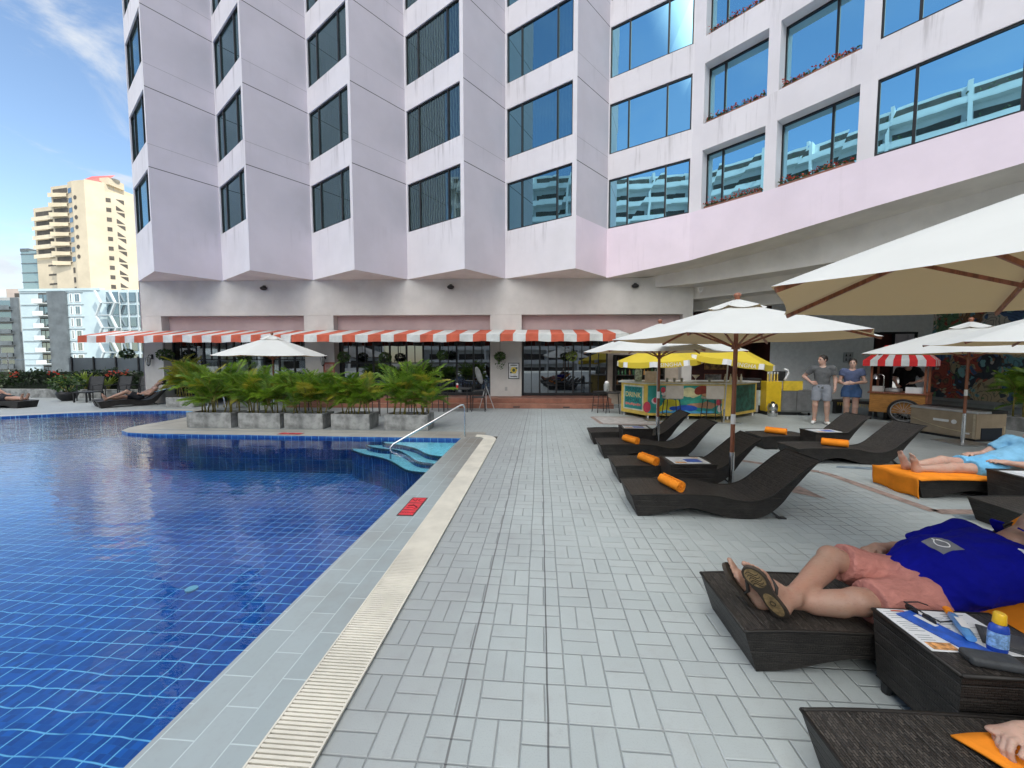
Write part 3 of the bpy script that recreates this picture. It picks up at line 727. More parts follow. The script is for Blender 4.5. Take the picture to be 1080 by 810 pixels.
def wface(a, b, t0, t1, inset, muls, gmat, zbot, fh=WH, mb=wall, z0=ZS, bottom=True):
    A, B = pt(a,b,t0), pt(a,b,t1)
    if t0 > 0: vq(mb, a, A, zbot if bottom else z0, TOP)
    if t1 < 1: vq(mb, B, b, zbot if bottom else z0, TOP)
    if bottom: vq(mb, A, B, zbot, z0)
    for k in range(NF):
        s0 = z0+SH*k; s1 = s0+fh; nxt = z0+SH*(k+1) if k < NF-1 else TOP
        vq(mb, A, B, s1, nxt); reveal(mb, A, B, s0, s1, inset+.05); window(A, B, s0, s1, inset, muls, gmat)
zz_ = [C0,N0,V1,N1,V2,N2,V3,N3,V4,N4]
for i in range(0, 10, 2): wface(zz_[i], zz_[i+1], .025, .945, .04, [.24,.78], GLS if i < 8 else GLM, ZB)
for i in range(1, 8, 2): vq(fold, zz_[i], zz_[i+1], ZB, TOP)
vq(fold, N4, p0, ZS, TOP); vq(band, N4, p0, ZB, ZS)
# left flank and back
vq(wall, (-15.5,34), C0, 0, TOP); vq(wall, (14,-28), (30,-28), 0, TOP); vq(wall, (30,-28), (30,34), 0, TOP); vq(wall, (30,34), (-15.5,34), 0, TOP)
# zigzag soffit
base = lambda x: 13.9+.04*x; zsf = MB()
for i in range(1, 10, 2):
    a, b, c = zz_[i-1], zz_[i], (zz_[i+1] if i < 9 else p0)
    zsf.add([(*a,ZB),(*b,ZB),(*c,ZB),(c[0],base(c[0])+.3,ZB),(a[0],base(a[0])+.3,ZB)], [(0,4,3,2,1)])
zsf.build('bay_soffit', SOFF, hot, world=True)
# curved part
path = [p0,p1,p2,p3,p4,p5,p6,p7,p8]; ln = [0]
for a, b in zip(path, path[1:]): ln.append(ln[-1]+(Vector(a)-Vector(b)).length)
zb = [4.47+(5.2-4.47)*l/ln[7] for l in ln]
for i in range(8): vq(band, path[i], path[i+1], zb[i], ZS, 0, zb[i+1])
wface(p0, p1, .012, .985, .03, [.25,.72], GLR, 0, bottom=False)
for a, b, k0 in ((p1,p2,0),(p3,p4,0),(p5,p6,0)): vq(wall, a, b, ZS, TOP)
wface(p2, p3, .0, 1, .34, [.28], GLR, 0, bottom=False, fh=1.72); wface(p4, p5, 0, 1, .34, [.66], GLR, 0, bottom=False, fh=1.72)
D8 = (pt(p6,p7,1)); 
wface(p6, p7, .05, 1, .03, [.30], GLR, 0, bottom=False); wface(p7, p8, 0, .97, .03, [.22,.72], GLR, 0, bottom=False)
for i, (a, b) in enumerate(zip(wing, wing[1:])):
    vq(band, a, b, 5.35, ZS)
    wface(a, b, .06, .94, .03, [.35,.7], GLR, 0, bottom=False) if i < 2 else vq(wall, a, b, ZS, TOP)
roof = MB(); allp = [C0,N0,V1,N1,V2,N2,V3,N3,V4,N4]+path+wing[1:]+[(30,-28),(30,34),(-15.5,34)]
tv = [Vector((*q,TOP)) for q in allp]; roof.add(tv, tessellate_polygon([tv])); roof.build('roof', CREAM, hot, world=True)
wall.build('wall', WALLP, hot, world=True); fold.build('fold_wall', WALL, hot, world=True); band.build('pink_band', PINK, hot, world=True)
# soffit of the curved part: stepped beams, each set further in
def inset_path(d): 
    pp = path+wing[1:]; out = []
    for i, q in enumerate(pp):
        a = pp[max(i-1,0)]; b = pp[min(i+1,len(pp)-1)]; n_ = nrm(a, b); out.append((q[0]-n_.x*d, q[1]-n_.y*d))
    return out
sf = MB(); bz = [4.16,3.76,3.42]; dd = [1.05,1.85,2.6]
zo = zb+[5.35]*(len(wing)-1)
prev = path+wing[1:]; pz = zo
for d, z_ in zip(dd, bz):
    ip = inset_path(d)
    up = [max(z_+.25, q-.03) for q in pz] if d == dd[0] else [pz[0]-0.0]*len(ip)
    for i in range(len(ip)-1):
        sf.quad((*prev[i],pz[i]),(*ip[i],up[i]),(*ip[i+1],up[i+1]),(*prev[i+1],pz[i+1]))
        sf.quad((*ip[i],z_),(*ip[i+1],z_),(*ip[i+1],up[i+1]),(*ip[i],up[i]))
    prev = ip; pz = [z_]*len(ip)
inn = inset_path(2.95)
for i in range(len(inn)-1):
    sf.quad((*prev[i],3.42),(*inn[i],3.42),(*inn[i+1],3.42),(*prev[i+1],3.42)); sf.quad((*inn[i],3.42),(*inn[i],4.35),(*inn[i+1],4.35),(*inn[i+1],3.42))
sf.add([(*q,4.35) for q in inn]+[(24,-28,4.35),(24,20,4.35),(4,20,4.35)], [tuple(range(len(inn)+3))])
sf.build('soffit', SOFF, hot, world=True)
# lower storey
def wbox(mb, x0, x1, o0, o1, z0, z1, mi=0):
    v = []
    for z in (z0, z1): v += [(x0,base(x0)+o0,z),(x1,base(x1)+o0,z),(x1,base(x1)+o1,z),(x0,base(x0)+o1,z)]
    mb.add(v, [(3,2,1,0),(4,5,6,7),(0,1,5,4),(1,2,6,5),(2,3,7,6),(3,0,4,7)], mi)
bays = [(-13.98,-8.61),(-7.52,-1.81),(-.68,5.0)]
mb = MB(); wbox(mb, -14.72, 5.35, 0, .4, 3.23, ZB-.003)
for a, b in ((-14.72,-13.98),(-8.61,-7.52),(-1.81,-.68),(5.0,5.35)): wbox(mb, a, b, .003, .5, 0, 3.227)
mb.build('ground_floor_wall', CREAM, hot, world=True)
mb = MB()
for a, b in bays: wbox(mb, a+.003, b-.003, .30, .34, 2.60, 3.225)
mb.build('recess_panel', ROSE, hot, world=True)
mb = MB(); wbox(mb, 2.45, 4.997, .30, .36, 0, 2.597); mb.build('side_wall', M('tan_wall', (.40,.34,.28), .8, var=.06), hot, world=True)
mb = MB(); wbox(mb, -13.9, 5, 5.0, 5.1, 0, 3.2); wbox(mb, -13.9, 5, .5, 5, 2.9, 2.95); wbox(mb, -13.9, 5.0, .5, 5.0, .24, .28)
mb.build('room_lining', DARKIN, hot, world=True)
def glazing(x0, x1, n_, gm, tran, daylight_sheet=False):
    fr = MB(); xs = np.linspace(x0, x1, n_+1)
    for x in xs: wbox(fr, x-.03, x+.03, .33, .40, .3, 2.6)
    wbox(fr, x0, x1, .332, .398, .3, .40); wbox(fr, x0, x1, .332, .398, 2.5, 2.598)
    if tran: wbox(fr, x0, x1, .335, .395, tran-.02, tran+.02)
    for x in (xs[:-1]+xs[1:])/2: wbox(fr, x-.012, x+.012, .34, .39, tran if tran else .4, 2.5)
    o = fr.build('glazed_door', FRAME, hot, world=True)
    g = MB(); wbox(g, x0+.03, x1-.03, .36, .366, .4, 2.5); g.build('pane', gm, o, world=True)
    if daylight_sheet:  # pale folded sheet added in place of daylight seen through the room
        c = MB(); xx = np.arange(x0+.1, x1-1.2, .05)
        for i in range(len(xx)-1):
            if (i//9) % 4 == 3: continue
            f = lambda x: (x, base(x)+.62+.03*math.sin(x*40), 0)
            a, b = f(xx[i]), f(xx[i+1]); c.quad((a[0],a[1],.5),(b[0],b[1],.5),(b[0],b[1],2.35),(a[0],a[1],2.35))
        c.build('daylight_sheet', DAYL, o, world=True)
glazing(-13.9, -8.65, 9, GLC, 1.62, True); glazing(-7.48, -1.85, 9, GLD, 1.5); glazing(-.64, 2.43, 5, GLD, 0)
# lobby under the overhang on the right
mb = MB(); mb.quad((9.4,16.6,0),(13.7,17.0,0),(13.7,17.0,4.35),(9.4,16.6,4.35)); mb.quad((13.7,17.0,2.75),(15.4,17.15,2.75),(15.4,17.15,4.35),(13.7,17.0,4.35))
mb.quad((15.4,17.15,0),(16.1,17.2,0),(16.1,17.2,4.35),(15.4,17.15,4.35)); mb.quad((13.7,17,0),(13.7,19,0),(13.7,19,4.35),(13.7,17,4.35))
mb.build('lobby_wall', M('lobby_white', (.88,.88,.87), .8, var=.04), hot, world=True)
mb = MB(); LINING = M('dark_red_lining', (.075,.02,.016), .7, var=.3, vs=2)
mb.quad((4,18.6,0),(9.4,18.6,0),(9.4,18.6,4.35),(4,18.6,4.35)); mb.build('lobby_lining', LINING, hot, world=True); mb = MB(); mb.quad((9.4,18.6,0),(9.4,16.6,0),(9.4,16.6,4.35),(9.4,18.6,4.35)); mb.build('lobby_lining', LINING, hot, world=True); mb = MB(); mb.quad((5.3,14.3,0),(5.3,18.6,0),(5.3,18.6,4.35),(5.3,14.3,4.35)); mb.build('lobby_lining', LINING, hot, world=True); mb = MB(); mb.quad((13.7,18.8,0),(16,18.8,0),(16,18.8,3),(13.7,18.8,3))
mb.build('lobby_lining', LINING, hot, world=True)
mb = MB()
for x in (13.72, 14.5, 15.36): mb.box(x-.03, 17.02, 0, x+.03, 17.1, 2.74)
mb.box(13.7,17.02,2.68,15.4,17.1,2.76); mb.build('doorway_frame', FRAME, hot, world=True)

# mural wall on the right: abstract painted shapes
m, nt, out = new_mat('mural_paint'); pp = pos(nt); 
wv = nd(nt, 'ShaderNodeVectorMath', operation='ADD'); wn = nd(nt, 'ShaderNodeTexNoise'); wn.inputs['Scale'].default_value = 1.3; wn.inputs['Detail'].default_value = 3
L(nt, pp, wn.inputs[0]); L(nt, pp, wv.inputs[0]); L(nt, wn.outputs['Color'], wv.inputs[1])
vo = nd(nt, 'ShaderNodeTexVoronoi'); vo.inputs['Scale'].default_value = 1.25; L(nt, wv.outputs[0], vo.inputs['Vector'])
vo2 = nd(nt, 'ShaderNodeTexVoronoi'); vo2.inputs['Scale'].default_value = 4.5; L(nt, wv.outputs[0], vo2.inputs['Vector'])
r = nd(nt, 'ShaderNodeValToRGB'); cr = r.color_ramp; cr.interpolation = 'CONSTANT'
cols = [(.06,.07,.09),(.20,.42,.48),(.50,.11,.08),(.10,.18,.36),(.60,.48,.30),(.30,.56,.58),(.36,.19,.10),(.70,.64,.58),(.16,.30,.16)]
while len(cr.elements) < len(cols): cr.elements.new(.5)
for i, c in enumerate(cols): cr.elements[i].position = i/len(cols); cr.elements[i].color = (*c,1)
L(nt, sepxyz(nt, vo.outputs['Color'])[0], r.inputs[0])
r2 = nd(nt, 'ShaderNodeValToRGB'); r2.color_ramp.interpolation = 'CONSTANT'
while len(r2.color_ramp.elements) < len(cols): r2.color_ramp.elements.new(.5)
for i, c in enumerate(cols[::-1]): r2.color_ramp.elements[i].position = i/len(cols); r2.color_ramp.elements[i].color = (*c,1)
L(nt, sepxyz(nt, vo2.outputs['Color'])[1], r2.inputs[0])
c = mixc(nt, sstep(nt, vo2.outputs['Distance'], .42, .36), r.outputs[0], r2.outputs[0])
ring = mth(nt, 'SINE', mth(nt, 'MULTIPLY', vo.outputs['Distance'], 42))
c = mixc(nt, mth(nt, 'MULTIPLY', sstep(nt, ring, .55, .8), .5), c, (.02,.02,.03))
bsdf(nt, out, c, .6)
mw = thing('mural_wall', (16.1,13,0), 'wall painted with a colourful abstract mural behind the food cart and freezer', 'mural')
mb = MB(); mb.box(16.1,4,0,16.4,17.2,4.34); mb.build('wall', m, mw, world=True)
mb = MB(); mb.box(16.02,4,0,16.1,17.15,.12); mb.build('skirting', GREY, mw, world=True)

# entrance steps
st_ = thing('entrance_steps', (-3,12.7,0), 'two terracotta steps below the dark glass doors', 'steps')
mb = MB(); wbox(mb, -8.6, 2.42, -1.16, -.72, 0, .148); mb.build('lower_step', TERRA, st_, world=True, bevel=.012)
mb = MB(); wbox(mb, -8.6, 2.42, -.717, .32, 0, .298); mb.build('upper_step', TERRA, st_, world=True, bevel=.012)
mb = MB(); wbox(mb, -8.6, 2.42, -1.165, -1.09, .149, .154); wbox(mb, -8.6, 2.42, -.722, -.65, .299, .304); mb.build('nosing', M('pale_terracotta', (.42,.24,.17), .5), st_, world=True)
mb = MB()
for x in (-.9, .75, -4): wbox(mb, x, x+.22, -1.168, -1.15, .03, .07)
mb.build('vent', BLACK, st_, world=True)

# awnings
def awning(x0, x1, sw, label, first):
    a = thing('awning', ((x0+x1)/2, 13.4, 2.6), label, 'awning', group='striped awnings over the doors')
    mb = MB(); n_ = round((x1-x0)/sw); xs = np.linspace(x0, x1, n_+1)
    yf = lambda x: 12.30+.012*x
    for i in range(n_):
        for j in range(3):
            xa, xb = xs[i]+(xs[i+1]-xs[i])*j/3, xs[i]+(xs[i+1]-xs[i])*(j+1)/3; mi = (i+first) % 2
            sag = lambda x: .010*math.sin((x-x0)*7.1)+.008*math.sin((x-x0)*2.3)
            ymid = lambda x: (base(x)+yf(x))/2
            mb.quad((xa,yf(xa),2.43+sag(xa)),(xb,yf(xb),2.43+sag(xb)),(xb,ymid(xb),2.555+sag(xb)*.6),(xa,ymid(xa),2.555+sag(xa)*.6), mi)
            mb.quad((xa,ymid(xa),2.555+sag(xa)*.6),(xb,ymid(xb),2.555+sag(xb)*.6),(xb,base(xb)-.01,2.69),(xa,base(xa)-.01,2.69), mi)
            w2 = lambda x: .02*math.sin((x-x0)*9)
            mb.quad((xa,yf(xa)-.01+w2(xa),2.20+sag(xa)),(xb,yf(xb)-.01+w2(xb),2.20+sag(xb)),(xb,yf(xb),2.43+sag(xb)),(xa,yf(xa),2.43+sag(xa)), mi)
    # closed ends
    for x in (x0, x1): mb.add([(x,yf(x),2.43),(x,base(x)-.01,2.69),(x,base(x)-.01,2.5),(x,yf(x),2.22)], [(0,1,2,3)], 0 if x == x0 else (n_-1+first)%2)
    mb.build('striped_canopy', [RED, WHT], a, world=True)
    mb = MB(); mb.bar((x0+.03,yf(x0)+.03,2.40),(x1-.03,yf(x1)+.03,2.40), .035, .035)
    for x in np.linspace(x0+.3, x1-.3, 4): mb.bar((x,yf(x)+.05,2.40),(x,base(x)-.02,2.62), .03, .03)
    mb.build('frame', CHAR, a, world=True); return a
awning(-15.8, -8.22, .345, 'longest striped awning reaching past the left corner of the hotel', 0)
awning(-8.20, -1.30, .431, 'middle striped awning behind the palms between two cream piers', 0)
awning(-1.28, 2.75, .424, 'shortest striped awning above the steps, beside the drinks bar', 0)
# ------------------------------------------------------------------ far buildings
def leaf_quad(mb, c, s, mi=0):
    d = Vector((random.gauss(0,1), random.gauss(0,1), random.gauss(0,1))).normalized(); u = d.orthogonal().normalized(); u.rotate(Matrix.Rotation(random.uniform(0,2*PI), 3, d)); v = d.cross(u)
    c = Vector(c); mb.add([c-u*s*.5, c+v*s*.28, c+u*s*.5, c-v*s*.28], [(0,1,2,3)], mi)
def rect_wall(mb, a, b, z0, z1, mi=0): mb.quad((*a,z0),(*b,z0),(*b,z1),(*a,z1), mi)
PALEB = M('pale_blue_render', (.42,.53,.58), .7, var=.05, vs=.2); SLATE = M('slate_cladding', (.10,.12,.135), .6, var=.15, vs=.5)
BAND_ = M('floor_band', (.30,.36,.39), .7, var=.05); FGL = glass_mat('far_glass', (.05,.06,.065), .25, (.7,.85,.95)); FWH = M('far_white', (.62,.65,.66), .6, var=.05, vs=.3)
BEIGE = M('cream_tower_render', (.50,.44,.335), .8, var=.06, vs=.15); FDK = M('far_shadow_opening', (.07,.062,.055), .8, var=.2, vs=.5); RROOF = M('red_roof', (.45,.055,.05), .6, var=.1)
K = 80/45
t = thing('apartment_block', (-104,80,-15), 'pale blue apartment block with dark slate strip and white zigzag balcony frames', 'building')
YB = 80.; x_ = lambda px: (-66.4+(px-20)*(16.3/125))*K      # along the facade
ZT = 17.2; FLH = 2.72; fz = [ZT-.3-FLH*i for i in range(12)]
mb = MB(); mb.box(x_(20), YB, -15, x_(175), YB+16, ZT); mb.box(x_(20), YB-.15, ZT, x_(106), YB+1, ZT+.5); mb.build('wall', PALEB, t, world=True)
mb = MB(); mb.box(x_(52), YB-.5, -15, x_(71), YB-.01, ZT-.2); mb.build('slate_strip', SLATE, t, world=True)
mb = MB()
for z in fz: mb.box(x_(21), YB-.12, z-.12, x_(88), YB-.02, z+.06)
mb.build('floor_band', BAND_, t, world=True)
for xa, xb, dk in ((x_(40.5),x_(51.5),1),(x_(73.5),x_(76.5),0),(x_(78.5),x_(85),0)):
    for z in fz[:9]:
        mb = MB()
        if dk: mb.box(xa, YB-.05, z-2.3, xb, YB+.05, z-.2)
        else: mb.box(xa, YB-.06, z-2.3, xb, YB-.01, z-.35)
        o = mb.build('window', FDK if dk else FWH, t, world=True)
        m2 = MB(); m2.box(xa+.25, YB-.10, z-2.1, xa+(xb-xa)*.45, YB-.065, z-.5); m2.box(xa+(xb-xa)*.52, YB-.10, z-2.1, xb-.25, YB-.065, z-.5); m2.build('pane', FGL, o, world=True)
for z in fz[:9]: mb = MB(); mb.box(x_(40), YB-1.3, z-2.62, x_(52), YB-.02, z-2.5); mb.box(x_(40.5), YB-1.3, z-2.5, x_(51.5), YB-1.24, z-1.6); mb.build('balcony', FWH, t, world=True)
# zigzag white frame bay and glazed end
zig = MB(); gl_ = MB(); ZIGM = M('pale_frame', (.46,.52,.55), .6, var=.05)
xs0, xs1 = x_(108), x_(123)
for i, z in enumerate(fz[:6]):
    sh = 1.0 if i % 2 else -.3; sh2 = -.3 if i % 2 else 1.0
    for xb in (xs0, xs1): zig.bar((xb+sh, YB-1.2, z), (xb+sh2, YB-1.2, z-FLH), .3, .4, up=(0,1,0))
    zig.bar((xs0+sh2, YB-.8, z-FLH+.1), (xs1+sh2, YB-.8, z-FLH+.1), .9, .16)
    gl_.box(xs0+1.2, YB-.25, z-FLH+.4, xs1+.6, YB-.03, z-.15)
zig.build('zigzag_frame', ZIGM, t, world=True); gl_.build('glazing', FGL, t, world=True)
for i, z in enumerate(fz[:6]):
    mb = MB()
    for k in range(6): mb.box(x_(127)+k*2.2, YB-.22, z-2.3, x_(127)+k*2.2+1.5, YB-.02, z-.3)
    mb.build('window', FGL, t, world=True)
mb = MB()
for k in range(7): mb.box(x_(126.3)+k*2.2, YB-.3, -15, x_(126.3)+k*2.2+.2, YB-.02, ZT-.2)
mb.build('white_fin', ZIGM, t, world=True)
t = thing('grey_apartment_block', (-135,84,-15), 'grey apartment block with dark balconies at the left edge of the skyline', 'building')
mb = MB(); mb.box(-150, 84, -15, -123.5, 100, 16.6); mb.build('wall', M('grey_render', (.33,.35,.36), .7, var=.06, vs=.3), t, world=True)
for i in range(9):
    for x0 in (-148,-141,-134.5,-129.8):
        z = 16.2-2.8*i; mb = MB(); mb.box(x0, 83.9, z-2.4, x0+4.2, 83.98, z-.3); o = mb.build('window', FGL, t, world=True)
        m2 = MB(); m2.box(x0-.2, 82.9, z-2.65, x0+4.4, 83.97, z-2.5); m2.box(x0-.2, 82.9, z-2.5, x0+4.4, 82.96, z-1.6); m2.build('balcony', SLATE if x0 != -141 else FWH, o, world=True)
mb = MB(); mb.box(-126, 83.6, -15, -124.2, 83.98, 16.5); mb.build('slate_strip', SLATE, t, world=True)

# tall cream tower
t = thing('residential_tower', (-142,115,-15), 'tall cream residential tower with red roof rising behind the pale blue block', 'building')
tw = MB()
A=(-160.2,113.4);B=(-150.2,111.8);B2=(-149.6,110.4);Cc=(-142.6,109.4);D=(-140.2,108.6);E_=(-135.6,108.2);F_=(-132.4,111.0);G=(-130.6,112.0);H_=(-121.6,121.5);I_=(-110,135)
def seg(a, b, z1, z0=-15): rect_wall(tw, a, b, z0, z1)
seg(A,B,49.5); seg(B,B2,54.5); seg(B2,Cc,54.5); seg(Cc,D,55.2); seg(D,E_,55.2); seg(E_,F_,55.4); seg(F_,G,52.8); seg(G,H_,52.8); seg(H_,I_,52.8); seg((-160.2,135),A,49.5)
for z, poly in ((49.5,[A,B,(-150.2,135),(-160.2,135)]),(54.5,[B,B2,Cc,(-142.6,135),(-150.2,135)]),(55.2,[Cc,D,E_,F_,(-132.4,135),(-142.6,135)]),(52.8,[F_,G,H_,I_,(-132.4,135)])):
    tw.add([(*q,z) for q in poly], [tuple(range(len(poly)))])
for p_, z0, z1 in ((B,49.5,54.5),(Cc,54.5,55.2),(F_,52.8,55.4)): rect_wall(tw, p_, (p_[0],135), z0, z1)
tw.build('wall', BEIGE, t, world=True)
def patch(mb, a, b, t0, t1, z0, z1, d=.06):
    n_ = nrm(a, b); P, Q = pt(a,b,t0), pt(a,b,t1); P = (P[0]+n_.x*d, P[1]+n_.y*d); Q = (Q[0]+n_.x*d, Q[1]+n_.y*d); rect_wall(mb, P, Q, z0, z1)
def pset(name, mat, items, d=.06):
    for it in items:
        mb = MB(); patch(mb, *it, d=d); mb.build(name, mat, t, world=True)
pset('balcony', FDK, [(A,B,.10,.86,46.6-2.9*i,48.2-2.9*i) for i in range(5)])
pset('balcony_wall', M('pale_cream', (.60,.54,.42), .8, var=.05, vs=.3), [(A,B,-.03,.97,45.4-2.9*i,46.6-2.9*i) for i in range(5)], d=.5)
pset('slot_window', FDK, [(A,B,.5,.95,31.2-2.9*i,31.7-2.9*i) for i in range(3)]+[(A,B,.35,.75,20.5-2.9*i,20.9-2.9*i) for i in range(3)])
pset('balcony', FDK, [(B2,Cc,.12,.98,52.2-2.9*i,53.6-2.9*i) for i in range(8)])
mbb = M('cream_parapet', (.56,.49,.36), .8, var=.05, vs=.3)
for i in range(8):
    mb = MB(); z = 50.9-2.9*i
    a, b = B2, Cc; n_ = nrm(a,b); q = lambda tt, d, zz: (pt(a,b,tt)[0]+n_.x*d, pt(a,b,tt)[1]+n_.y*d, zz)
    mb.add([q(.02,.9,z+.2),q(1,.4,z),q(1,.4,z+1.0),q(.02,.9,z+1.5)], [(0,1,2,3)]); mb.add([q(.02,.9,z+1.5),q(1,.4,z+1.0),q(1,.02,z+1.0),q(.02,.02,z+1.5)], [(0,1,2,3)])
    mb.build('balcony_wall', mbb, t, world=True)
pset('window', FGL, [(Cc,D,.05,.85,51.9-2.9*i,53.3-2.9*i) for i in range(8)])
for i in range(7):
    mb = MB(); c = pt(D,E_,.22); n_ = nrm(D,E_); d_ = Vector((E_[0]-D[0],E_[1]-D[1])).normalized()
    pts = [(c[0]+n_.x*.06+d_.x*.62*math.cos(a), c[1]+n_.y*.06+d_.y*.62*math.cos(a), 50.3-2.9*i+.62*math.sin(a)) for a in np.linspace(0,2*PI,17)[:-1]]
    mb.add(pts, [tuple(range(16))]); mb.build('porthole', FDK, t, world=True)
pset('stair_slot', FDK, [(Cc,D,.1,.6,28.2-2.9*i,29.8-2.9*i) for i in range(5)])
pset('dark_recess', FDK, [(F_,G,.05,.6,49.8-2.9*i,51.0-2.9*i) for i in range(12)])
# lattice of triangular openings down the corner
for i in range(16):
    for (a, b, tt, ww, z0) in ((G,H_,.02,.14,51.0),(G,H_,.80,.10,48.0)):
        n_ = nrm(a,b); z = z0-1.95*i; q = lambda u, zz: (pt(a,b,tt+ww*u)[0]+n_.x*.06, pt(a,b,tt+ww*u)[1]+n_.y*.06, zz)
        mb = MB(); mb.add([q(0,z),q(0,z-1.4),q(1,z-1.4)] if i%2 else [q(0,z),q(1,z-1.4),q(1,z)], [(0,1,2)]); mb.build('lattice_opening', FDK, t, world=True)
mb = MB(); mb.add([(-146.5,111,54.5),(-136,108.6,55.25),(-133.5,111,55.4),(-135,116.5,60.2),(-143,116.5,60.2)], [(0,1,2,3,4)]); mb.add([(-146.5,111,54.5),(-143,116.5,60.2),(-146.5,125,54.5)],[(0,1,2)]); mb.build('roof', RROOF, t, world=True)
mb = MB(); mb.box(-134.5,111.5,55.2,-131.6,116,57.2); mb.build('plant_room', BEIGE, t, world=True)
mb = MB(); mb.lathe([(.1,0),(1.0,.3),(1.6,.8)], (-132.4,113.5,56.6), 16, cap=False); mb.tube([(-132.4,113.5,54),(-132.4,113.5,56.7)], .12); mb.build('dish', GREY, t, world=True)
mb = MB(); mb.box(-153,114,49.5,-150.4,120,55.4); mb.build('glazed_stair', FGL, t, world=True)
t = thing('glass_building', (-161,116,-15), 'narrow glass fronted building at the left side of the cream tower', 'building')
mb = MB(); mb.box(-169.5, 116, -15, -163.6, 130, 37.2); mb.build('wall', glass_mat('green_glass', (.16,.2,.19), .25, (.8,.95,.95)), t, world=True)
mb = MB()
for i in range(14): mb.box(-169.6, 115.9, 36-3*i, -163.5, 115.98, 36.3-3*i)
mb.box(-169.6,115.9,37,-166.6,118,38); mb.build('floor_band', SLATE, t, world=True)
t = thing('tan_building', (-168,118,-15), 'low tan building with dark windows left of the glass fronted one', 'building')
mb = MB(); mb.box(-179, 118, -15, -169.8, 130, 25.5); mb.build('wall', M('tan_render', (.42,.36,.33), .8, var=.06, vs=.3), t, world=True)
pset('window', FDK, [((-178,117.9),(-170.5,117.9),.3,.95,22-3*i,24-3*i) for i in range(5)])
# apartment houses across the road behind the photographer (seen in the glass)
def terrace_house(loc, rz, wd, dp, h, label, green):
    t = thing('terraced_apartments', loc, label, 'building', rz)
    mb = MB(); mb.box(-wd/2, 0, 0, wd/2, dp, h); mb.build('wall', FWH, t)
    fl = int(h/3.1); cells = int(wd/7)
    win = MB(); bal = MB(); 
    for f in range(fl):
        z = h-3.1*(f+1)
        st = max(0, (f-1))*.0
        for c in range(cells):
            x = -wd/2+.6+c*(wd-1.2)/cells; w_ = (wd-1.2)/cells
            win.box(x+.5, -.06, z+.9, x+w_-.5, -.01, z+2.7)
        bal.box(-wd/2, -1.4, z+.55, wd/2, -1.2, z+1.35); bal.box(-wd/2, -1.4, z+.45, wd/2, -.02, z+.6)
    for c in range(cells+1):
        x = -wd/2+c*(wd)/cells; bal.box(x-.2, -1.42, 0, x+.2, -.015, h)
    win.build('window_band', FDK, t); bal.build('balcony_band', FWH, t)
    if green:
        g = MB()
        for k in range(1500):
            f = random.choice(range(fl)); z = h-3.1*(f+1)+1.3+random.random()*.7; x = random.uniform(-wd/2, wd/2); x = round(x/9)*9+random.gauss(0,1.6)
            leaf_quad(g, (x, -1.3+random.uniform(-.3,.3), z), .35)
        g.build('balcony_planting', LEAF, t)
terrace_house((-46,-27,-15), R(127), 60, 14, 51, 'white apartment house with planted balconies beyond the left end of the pool', True)
terrace_house((4,-62,-15), PI, 50, 14, 34, 'white apartment house behind the near end of the pool deck', False)

# ------------------------------------------------------------------ hedge, garden edge
def clump(mb, c, r, n_, s, mi=0, flat=False):
    for _ in range(n_):
        d = Vector((random.gauss(0,1), random.gauss(0,1), random.gauss(0,1))).normalized()*random.uniform(.55,1)**.5
        leaf_quad(mb, (c[0]+d.x*r[0], c[1]+d.y*r[1], c[2]+d.z*r[2]), s*random.uniform(.6,1.3), mi)
h = thing('hedge', (-22,15.7,0), 'long dark green hedge with a few red flowers along the far deck edge', 'hedge')
mb = MB()
for x in np.arange(-34, -14.3, .05):
    for k in range(9):
        top = 1.14+.07*math.sin(x*1.9)+.05*math.sin(x*5.3)
        z = random.uniform(.25, 1)**.6*top
        y = 15.45+random.uniform(-.12,.12) if random.random() < .7 or z < top*.85 else 15.45+random.uniform(0,.7)
        leaf_quad(mb, (x+random.uniform(-.05,.05), y, z+random.uniform(-.05,.06)), random.uniform(.10,.17))
mb.build('foliage', HEDGE, h, world=True)
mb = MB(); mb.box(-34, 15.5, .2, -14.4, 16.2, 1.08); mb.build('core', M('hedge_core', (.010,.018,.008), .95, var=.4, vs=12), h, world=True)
mb = MB()
for c in ((-23.2,15.3,.98),(-21.2,15.25,1.02),(-20.8,15.2,.9),(-18.4,15.2,1.05),(-17.9,15.3,1.1)): clump(mb, c, (.3,.1,.14), 16, .10)
mb.build('flowers', REDF, h, world=True)
pw = MB(); pw.box(-34,14.95,0,-14.7,15.15,.36); tag(pw.build('garden_kerb_wall', CONC, bevel=.01), 'low grey concrete wall in front of the dark hedge', 'low wall')
# grey wall panel beyond the hedge
f = thing('boundary_screen', (-20,16.9,0), 'grey boundary screen standing behind the hedge at the hotel corner', 'fence')
mb = MB(); mb.box(-22.6,16.9,-1,-15.4,17.0,1.72); mb.build('screen_panel', SLATE, f, world=True)
mb = MB()
for x in np.arange(-22.4,-15.4,1.15): mb.box(x-.03,16.84,-1,x+.03,16.89,1.78)
mb.build('post', CHAR, f, world=True)
f = thing('low_pavilion', (-21.5,24,-2), 'small white louvred plant room between the boundary screen and the awning end', 'plant room')
mb = MB(); mb.box(-27,25,-2,-20.2,28,2.55); mb.build('wall', FWH, f, world=True); mb = MB()
for k in range(6): mb.box(-26.7+k*1.05,24.95,1.5,-25.9+k*1.05,24.99,2.35)
mb.build('louvre', SLATE, f, world=True)
f = thing('wire_rail', (-28,16.4,0), 'thin steel wire railing above the hedge', 'railing')
mb = MB(); mb.tube([(-36,16.35,1.62),(-22.7,16.35,1.62)], .012, 6); mb.build('top_wire', STEEL, f, world=True)
mb = MB()
for x in (-34,-31,-28,-25): mb.tube([(x,16.35,0),(x,16.35,1.95)], .025, 6)
